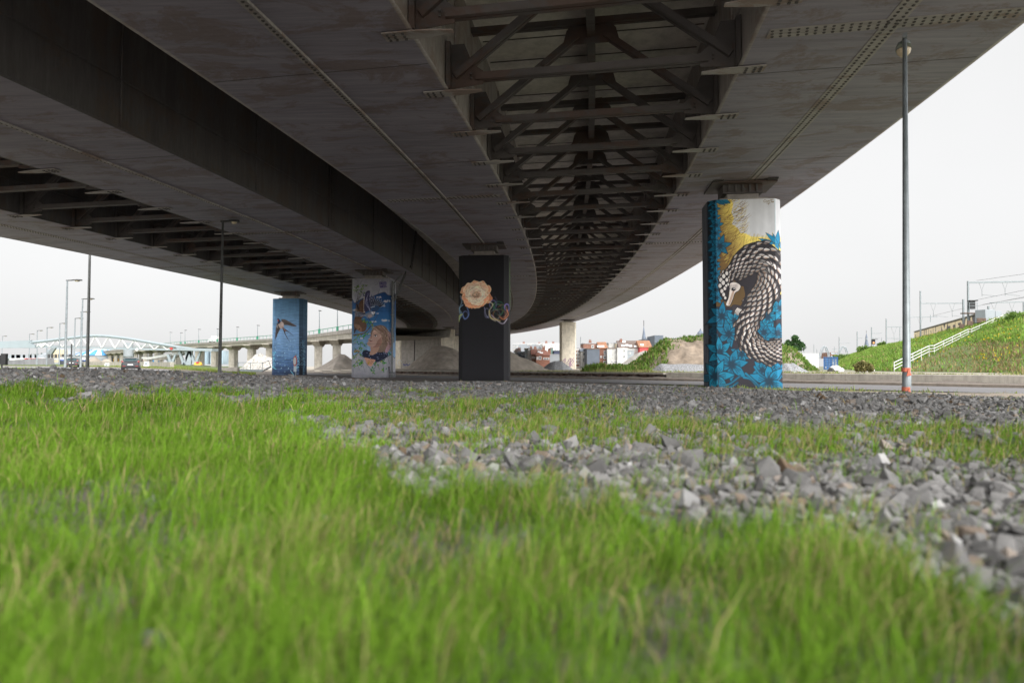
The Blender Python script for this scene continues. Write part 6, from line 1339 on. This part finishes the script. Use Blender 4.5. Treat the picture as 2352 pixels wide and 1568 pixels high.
for sx_ in (-.75, .75): m.beam(c_+Vector((sx_, -.4, -1.4)), c_+Vector((sx_, -.4, .5)), .07, .07)
for z in (-.9, -.2, .4): m.beam(c_+Vector((-.75, -.4, z)), c_+Vector((.75, -.4, z)), .06, .06)
m.build('cage', K, t); m = MB(); m.box(c_+Vector((-.5, 0, -1.6)), (2.9, 1.0, .2)); m.build('platform', M['rust'], t)
t = thing('railway_signal', 'small railway signal lit orange below the open spire', 'railway signal', tuple(W(cy(1745), cvv(600), 290))); c_ = W(cy(1745), cvv(500), 290)
m = MB(); m.beam(W(cy(1745), cvv(620), 290), c_, .2, .2, (0, 1, 0)); m.build('post', K, t); m = MB(); m.box(c_, (1.3, .6, 2.0)); m.box(c_+Vector((.3, -.5, 1.1)), (2.2, .8, .2)); m.build('signal_head', M['black'], t)
me = simple('lit_orange_lamp', (.8, .25, .05), .4); me.node_tree.nodes['Principled BSDF'].inputs['Emission Color'].default_value = (1, .3, .08, 1); me.node_tree.nodes['Principled BSDF'].inputs['Emission Strength'].default_value = .6
m = MB(); m.tube([c_+Vector((-.1, -.28, -.4)), c_+Vector((-.1, -.4, -.4))], .32, 12); m.build('lamp_lens', me, t)
for k, (a_, b_, lab) in enumerate((((zx(1380), zy(445), 131), (2460, zy(60), 100), 'overhead wire running from the tall mast up to the right photo edge'), ((zx(1450), zy(550), 140), (2460, zy(200), 95), 'overhead wire below the thick beam at the right'), ((zx(1560), zy(520), 140), (2460, zy(235), 95), 'lowest of three overhead wires under the thick beam'), ((zx(1450), zy(60), 132), (2460, zy(-190), 90), 'high overhead wire above the thick beam at the right'), ((zx(600), zy(735), 165), (zx(1160), zy(600), 140), 'thin overhead wire slanting up toward the signal cage'))):
    tag(MB().tube([W(*a_), W(*b_)], .025, 4).build('overhead_wire', M['lampdark']), lab, 'wire', 'overhead wires of the railway')
# container, hall, bags, litter, grate
p = W(1908.5, 851.5, 128); x0, y0, z0 = p.x, p.y, p.z; cy0 = math.atan2(p.x, p.y); t = thing('shipping_container', 'blue shipping container with closed double doors at the foot of the embankment', 'container', tuple(p))
m = MB(); m.box((x0, y0+3.1, z0+1.3), (2.36, 6.0, 2.5)); m.build('body', M['blue'], t)
m = MB()
for sx_ in (-1.17, 1.17): m.box((x0+sx_, y0+.06, z0+1.3), (.14, .16, 2.6))
for z in (.07, 2.53): m.box((x0, y0+.06, z0+z), (2.2, .15, .14))
m.build('door_frame', M['blue'], t)
for sg in (-1, 1):
    m = MB(); 
    for k in range(5): m.box((x0+sg*.56, y0+.10-.03, z0+.38+k*.46), (1.04, .06, .30))
    dr = m.build('door', simple('blue_door_paint', (.06, .17, .38), .5, 0, .15, 2), t)
    for xx in (.28, .82): m = MB(); m.tube([(x0+sg*xx, y0-.0, z0+.08), (x0+sg*xx, y0-.0, z0+2.52)], .03, 6); m.build('lock_bar', M['galv'], dr)
m = MB(); [m.box((x0+xx, y0-.01, z0+zz), (w_, .02, h_)) for xx, zz, w_, h_ in ((.45, 1.95, .25, .08), (.85, 1.95, .3, .08), (.42, 1.55, .3, .16), (.86, 1.55, .3, .14), (.42, 1.2, .3, .1), (.86, 1.2, .32, .1), (-.85, .65, .2, .22))]; m.build('lettering', M['white'], t); t.rotation_euler = (0, 0, -cy0)
block('white_hall', 'long plain white hall left of the blue container', 'hall', 1836, 1880, 811.5, 850, 215, 30, M['white'])
for k, (u, v, mt, w_, lab) in enumerate(((1911.5, 854, 'lampdark', .55, 'dark rubbish bag at the left of the dumped pile'), (1919, 855, 'lampdark', .55, 'dark rubbish bag between the white bags'), (1918.5, 853, 'white', .75, 'largest white rubbish bag on the dumped pile'), (1928, 855, 'white', .55, 'white rubbish bag at the right end of the dumped pile'), (1997, 855.5, 'white', .6, 'lone white litter bag on the grass by the low wall'))):
    p = W(u, v, 82); m = MB(); m.ball((p.x, p.y, p.z+.2), (w_, .5, .36 if k != 2 else .55), 12, 8); m.v = [(x+.1*math.sin(z*9+x*7), y, z+.05*math.sin(x*11)) for x, y, z in m.v]; o = m.build('rubbish_bag', M[mt], None, True); tag(o, lab, 'rubbish bag', 'dumped rubbish bags near the container')
t = thing('wall_grate', 'small rusty steel grate hanging on the low pale wall', 'grate', tuple(W(2042, 873, 46.3)))
gx = QD*46.2+TD*20.9; k_ = (2042*.0+1.0); c_ = W(2036, 869, 44.6); m = MB()
for a_ in (-.28, .28): m.beam((c_.x+a_*.6, c_.y-a_*.75, c_.z-.22), (c_.x+a_*.6, c_.y-a_*.75, c_.z+.22), .06, .06, (0, 1, 0))
for z in (-.22, 0, .22): m.beam((c_.x-.17, c_.y+.21, c_.z+z), (c_.x+.17, c_.y-.21, c_.z+z), .05, .05)
m.build('grate_frame', M['green'], t); m = MB(); m.box((c_.x+.06, c_.y+.06, c_.z), (.5, .04, .40), R(-52)); m.build('grate_plate', M['black'], t)
# tied arches, spires, far buildings
def arch(label, pts, dd, rad):
    t = thing('tied_arch', label, 'bridge arch', tuple(W(pts[0][0], pts[0][1], dd)), 'white tied arches of the far railway bridge'); C = curve(pts, 6)
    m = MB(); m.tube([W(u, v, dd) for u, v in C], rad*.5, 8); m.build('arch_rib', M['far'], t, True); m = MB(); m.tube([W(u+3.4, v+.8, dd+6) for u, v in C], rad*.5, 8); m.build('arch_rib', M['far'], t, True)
    vb = max(v for _, v in pts)
    m = MB(); [m.tube([W(u, v, dd+3), W(u, vb, dd+3)], .05, 4) for u, v in C[3::6]]; m.build('hanger', M['galv'], t)
arch('first white tied arch, directly above the blue container', [(cy(742), cvv(800)), (cy(765), cvv(700)), (cy(800), cvv(615)), (cy(845), cvv(582)), (cy(880), cvv(640)), (cy(905), cvv(720)), (cy(915), cvv(800))], 420, .7)
arch('second white tied arch, right of the brown building', [(cy(1065), cvv(800)), (cy(1100), cvv(690)), (cy(1150), cvv(605)), (cy(1190), cvv(585)), (cy(1220), cvv(610)), (cy(1250), cvv(690))], 440, .75)
arch('third white tied arch, below the open spire', [(cy(1485), cvv(670)), (cy(1520), cvv(615)), (cy(1565), cvv(585)), (cy(1620), cvv(580)), (cy(1670), cvv(620))], 470, .75)
block('brown_building', 'flat brown building between the first two white arches', 'building', cy(958), cy(1086), cvv(692), cvv(800), 480, 15, M['brick2'], 2)
def spire(label, u, hw_, vt, vb, dd, lantern):
    t = thing('church_spire', label, 'church spire', tuple(W(u, vb, dd))); m = MB(); c_ = W(u, vb, dd); w_ = hw_*dd/F; zt = W(u, vt, dd).z; n = 8
    rg = lambda f, z: [(c_.x+w_*f*math.cos(k*math.pi/4+.39), c_.y+w_*f*math.sin(k*math.pi/4+.39), z) for k in range(n+1)]
    if lantern:
        zm = c_.z+(zt-c_.z)*.46; m.grid([rg(1, c_.z), rg(.45, zm)]); m.grid([rg(.5, zm+(zt-zm)*.22), rg(.03, zt)]); m.build('roof', M['spire'], t); m = MB()
        for k in range(8): a_ = rg(.42, zm)[k]; m.beam(a_, (a_[0], a_[1], zm+(zt-zm)*.25), .4, .4, (0, 1, 0))
        m.build('lantern', M['far'], t)
    else:
        m.grid([rg(1.0, c_.z), rg(.62, c_.z+(zt-c_.z)*.35), rg(.03, zt)]); m.build('roof', M['spire'], t); m = MB(); [m.box((c_.x+sg*w_*.7, c_.y-w_*.5, c_.z+(zt-c_.z)*.12), (w_*.3, w_*.3, w_*.9)) for sg in (-1, 1)]; m.build('dormer', M['slate'], t)
    m = MB(); m.tube([(c_.x, c_.y, zt-.3), (c_.x, c_.y, zt+2.2)], .15, 5); m.build('finial', M['lampdark'], t)
spire('slate blue church spire above the brown roofed houses', 1479, 5.6, 747, 782, 300, False)
spire('distant church spire with an open lantern, right of the arches', 1990.5, 5.0, 764, 794, 600, True)
t = thing('domed_turret', 'tiny grey domed turret on the skyline left of the pangolin pillar', 'turret', tuple(W(1609, 768, 260))); c_ = W(1609, 766, 260)
m = MB(); m.tube([c_-Vector((0, 0, 3)), c_], 1.2, 8); m.build('drum', M['far'], t); m = MB(); m.tube([c_, c_+Vector((0, 0, .6)), c_+Vector((0, 0, 1.1)), c_+Vector((0, 0, 2.0))], [1.4, 1.0, .4, .1], 8); m.build('dome', M['spire'], t)

# ------------------------------------------------------------------ houses behind the yard
def hx(x): return 1316.8+x*.10416
def hv(y): return 735+y*.10416
def gx_(x): return 1163.5+x*.0729
def gv(y): return 771.7+y*.0729
def house(label, u0, u1, vt, d_, mat, wins=(), roof=None, dep=9, name='town_house', cat='house', ch=None, band=None, z0=0.0, frame=True):
    a_ = W(u0, vt, d_); b_ = W(u1, vt, d_); w_ = b_.x-a_.x; xm = (a_.x+b_.x)/2; t = thing(name, label, cat, (xm, d_, z0)); h = a_.z-z0
    m = MB(); m.box((xm, d_+dep/2, z0+h/2), (w_, dep, h)); m.build('wall', mat, t)
    if band:
        m = MB(); [m.box((xm, d_-.03, z0+h-.3-k*band[0]), (w_+.02, .12, band[0]*.42)) for k in range(int(h/band[0]))]; m.build('brick_band', band[1], t)
    for wn_ in wins:
        x0, y0, x1, y1 = wn_[:4]; c0 = W(x0, y0, d_); c1 = W(x1, y1, d_); cx_, cz_ = (c0.x+c1.x)/2, (c0.z+c1.z)/2; ww, wh = abs(c1.x-c0.x), abs(c0.z-c1.z)
        m = MB(); f = .12
        if len(wn_) > 4 and wn_[4] == 'arch': pass
        for sx_ in (-1, 1): m.box((cx_+sx_*(ww/2), d_-.05, cz_), (f, .16, wh+f))
        for sz in (-1, 1): m.box((cx_, d_-.05, cz_+sz*wh/2), (ww-f, .16, f))
        m.box((cx_, d_-.04, cz_), (f*.6, .12, wh-f)); wo = m.build('window', M['white'], t); m = MB(); m.box((cx_, d_-.01, cz_), (ww-f*.5, .10, wh-f*.5)); m.build('pane', M['pane'], wo)
    if roof:
        kind, vr, rm = roof[:3]; m = MB(); ov = .25
        if kind == 'flat': m.box((xm, d_+dep/2, a_.z+.12), (w_+.2, dep+.2, .24)); ro = m.build('roof', rm, t)
        else:
            zr = W(u0, vr, d_+dep*.45).z; hip = w_*.22 if kind == 'hip' else 0
            F_ = [(a_.x-ov, d_-ov, a_.z), (b_.x+ov, d_-ov, a_.z), (b_.x+ov, d_+dep, a_.z), (a_.x-ov, d_+dep, a_.z)]; R_ = [(a_.x-ov*(not hip)+hip, d_+dep*.45, zr), (b_.x+ov*(not hip)-hip, d_+dep*.45, zr)]
            m.add(F_+R_, [(0, 1, 5, 4), (1, 2, 5), (2, 3, 4, 5), (3, 0, 4), (0, 3, 2, 1)]); ro = m.build('roof', rm, t)
            for (sx_, sv) in (roof[3] if len(roof) > 3 else ()):
                f = (sv-vr)/(vt-vr); c_ = Vector((W(sx_, vt, d_).x, d_+dep*.45*(1-f), zr*(1-f)+a_.z*f)); sl_ = Vector((0, dep*.45, zr-a_.z)).normalized(); m = MB(); nn = Vector((0, -sl_.z, sl_.y)); m.prism([c_+Vector((q, 0, 0))+sl_*e+nn*.06 for q, e in ((-.45, -.5), (.45, -.5), (.45, .5), (-.45, .5))], nn*.06); m.build('skylight', M['plate'], ro)
        for (cu_, cvt) in (ch or ()):
            c_ = W(cu_, cvt, d_+dep*.4); m = MB(); m.box((c_.x, d_+dep*.4, c_.z-.9), (.8, .8, 1.9)); [m.tube([(c_.x+q, d_+dep*.4, c_.z), (c_.x+q, d_+dep*.4, c_.z+.45)], .12, 6) for q in (-.2, .2)]; m.build('chimney', M['brick'], ro)
    return t
w4 = lambda *a: tuple(a)
house('striped red brick and white house right behind the bare pier', hx(62), hx(172), hv(625), 185, M['brick'], [(hx(88), hv(685), hx(132), hv(780)), (hx(88), hv(830), hx(132), hv(930)), (hx(130), hv(985), hx(162), hv(1060))], ('flat', 0, M['greyroof']), band=(.95, M['white']))
house('narrow white house with slate roof between striped and dark walls', hx(172), hx(300), hv(690), 182, M['render'], [(hx(215), hv(718), hx(292), hv(778)), (hx(203), hv(830), hx(247), hv(930)), (hx(278), hv(830), hx(298), hv(930))], ('gable', hv(622), M['slate']))
house('blank slate grey end wall of a house', hx(300), hx(580), hv(642), 176, M['slate'], [], ('flat', 0, M['roofb']))
house('red brick house with balconies below an orange tiled roof', hx(582), hx(747), hv(626), 180, M['brick'], [(hx(676), hv(675), hx(742), hv(760)), (hx(668), hv(785), hx(742), hv(850)), (hx(600), hv(790), hx(628), hv(828)), (hx(668), hv(900), hx(742), hv(950))], ('gable', hv(482), M['rooft'], ((hx(575), hv(585)), (hx(655), hv(585)))))
bt = house('stained pale grey rendered house back', hx(748), hx(972), hv(632), 178, M['render'], [(hx(916), hv(660), hx(944), hv(700)), (hx(916), hv(780), hx(944), hv(815)), (hx(830), hv(905), hx(868), hv(945)), (hx(906), hv(905), hx(960), hv(945))], ('flat', 0, M['roofb']))
house('clean white house back with two dark windows', hx(973), hx(1188), hv(634), 177, M['white'], [(hx(1100), hv(652), hx(1140), hv(710)), (hx(1100), hv(775), hx(1142), hv(830))], ('flat', 0, M['white']))
house('grey rendered annex behind the chalk heap', hx(1168), hx(1335), hv(675), 179, M['far'], [(hx(1225), hv(715), hx(1262), hv(745))], ('flat', 0, M['greyroof']))
house('wide brown brick house with pale flat roof and chimney', hx(222), hx(512), hv(522), 205, M['brick2'], [(hx(402), hv(552), hx(450), hv(612))], ('flat', 0, M['greyroof']), ch=[(hx(370), hv(460))])
house('white upper floor between two tiled roofs', hx(778), hx(938), hv(515), 200, M['render'], [(hx(806), hv(605), hx(850), hv(630))], ('flat', 0, M['greyroof']))
house('small beige house with one dark window beside the long brown roof', hx(938), hx(1032), hv(515), 198, M['beige'], [(hx(956), hv(555), hx(990), hv(602))], ('flat', 0, M['greyroof']))
house('long terrace with dark brown roof and four skylights', hx(1020), hx(1468), hv(612), 195, M['render'], [], ('gable', hv(452), M['roofb'], ((hx(1108), hv(567)), (hx(1200), hv(560)), (hx(1272), hv(575)), (hx(1385), hv(583)), (hx(1158), hv(483)))), ch=[(hx(1050), hv(440))])
house('red walled house with orange roof under the dark roof boxes', hx(1470), hx(1722), hv(600), 192, M['redwall'], [], ('gable', hv(450), M['rooft'], ((hx(1535), hv(552)),)))
block('flat_roofed_building', 'dark flat roofed building behind the orange roof', 'building', hx(1580), hx(1795), hv(412), hv(600), 260, 14, M['slate'], 0)
block('flat_roofed_building', 'dark box shaped building at the top of the dirt mound', 'building', hx(1792), hx(1985), hv(335), hv(600), 250, 14, M['slate'], 0)
p = W(hx(160), hv(540), 200); tag(MB().tube([p, W(hx(162), hv(370), 200)], .09, 5).tube([W(hx(150), hv(400), 200), W(hx(172), hv(400), 200)], .05, 4).build('roof_antenna', M['galv']), 'thin antenna mast above the striped brick house', 'antenna')
WB = lambda xs, y0, y1, w_: [(gx_(x), gv(y0), gx_(x+w_), gv(y1)) for x in xs]
house('pale grey modern apartment building with rows of windows', gx_(207), gx_(1132), gv(250), 260, M['far'], WB((215, 262, 308, 350), 292, 345, 34)+WB((215, 265, 310, 350), 385, 450, 34)+WB((660, 705, 750, 945, 990, 1040), 268, 296, 40), ('flat', 0, M['white']), 14, 'apartment_building', 'apartment building', ch=[(gx_(540), gv(205)), (gx_(1030), gv(225))])
house('white apartment block with tall windows right of the grey one', gx_(1134), gx_(1660), gv(248), 245, M['white'], WB((1205, 1262, 1408, 1470, 1530, 1590), 290, 350, 30)+WB((1520, 1588), 390, 450, 30), ('flat', 0, M['white']), 14, 'apartment_building', 'apartment building', ch=[(gx_(1250), gv(185)), (gx_(1470), gv(205))])
house('small house with brown hipped roof left of the dark shed', gx_(255), gx_(445), gv(490), 205, M['render'], [], ('hip', gv(385), M['roofb']), ch=[(gx_(405), gv(390))])
house('dark gabled shed with glazed end', gx_(382), gx_(582), gv(560), 200, M['slate'], [(gx_(482), gv(540), gx_(575), gv(605))], ('gable', gv(485), M['slate']))
house('narrow pale blue house with orange top left of the white house', gx_(582), gx_(676), gv(405), 196, M['paleblue'], WB((592, 625, 650), 545, 565, 14)+WB((620, 648), 632, 660, 14), ('flat', 0, M['beige']))
house('white house with two rows of three arched windows', gx_(677), gx_(800), gv(402), 190, M['white'], WB((694, 728, 762), 448, 515, 18)+WB((694, 728, 762), 585, 650, 18), ('flat', 0, M['roofb']))
house('brick house with red lean roof beside the white house', gx_(795), gx_(940), gv(580), 186, M['brick2'], [(gx_(810), gv(650), gx_(850), gv(705)), (gx_(872), gv(650), gx_(920), gv(705))], ('gable', gv(420), M['roofr']))
house('brick house with red hipped roof and white balcony', gx_(930), gx_(1360), gv(600), 182, M['brick'], [(gx_(950), gv(655), gx_(978), gv(735)), (gx_(1015), gv(645), gx_(1095), gv(735)), (gx_(1170), gv(685), gx_(1335), gv(735))], ('hip', gv(440), M['roofr'], ((gx_(1105), gv(535)), (gx_(1040), gv(505)))), ch=[(gx_(1345), gv(450))])
house('blank grey wall of a house left of the bare pier', gx_(1358), gx_(1680), gv(595), 184, M['far'], [], ('flat', 0, M['greyroof']))
house('tall green roof structure behind the grey wall', gx_(1385), gx_(1465), gv(395), 205, simple('green_render', (.14, .22, .20), .7), [], ('flat', 0, M['roofb']))
house('dark blue flat topped building next to the bare pier', gx_(1490), gx_(1680), gv(475), 204, simple('navy_cladding', (.05, .06, .11), .7), [], ('flat', 0, M['slate']))
house('low brown roofed row behind the white three windowed house', gx_(800), gx_(1110), gv(450), 207, M['brick2'], [], ('gable', gv(395), M['roofb']), ch=[(gx_(770), gv(355)), (gx_(900), gv(355)), (gx_(1170), gv(345))])
# distant trees at the left skyline
xs = np.array([W(u, 835, 520).x for u in np.linspace(-80, 260, 3200)]); n = len(xs); ys = 520+r.uniform(-6, 14, n); hgt = 4.5+3.5*vnoise(xs*.06, xs*0+3); zz = r.uniform(0, 1, n)*hgt
o = raw_mesh('treeline', (np.stack([xs, ys, zz], -1)[:, None]+r.normal(0, 1.5, (n, 4, 3))).reshape(-1, 3), np.arange(n*4).reshape(-1, 4), M['leaf'], np.repeat(np.array([.10, .14, .12])*r.uniform(.7, 1.2, (n, 1)), 4, 0)); tag(o, 'hazy line of trees behind the ships at the far left', 'trees', kind='stuff')
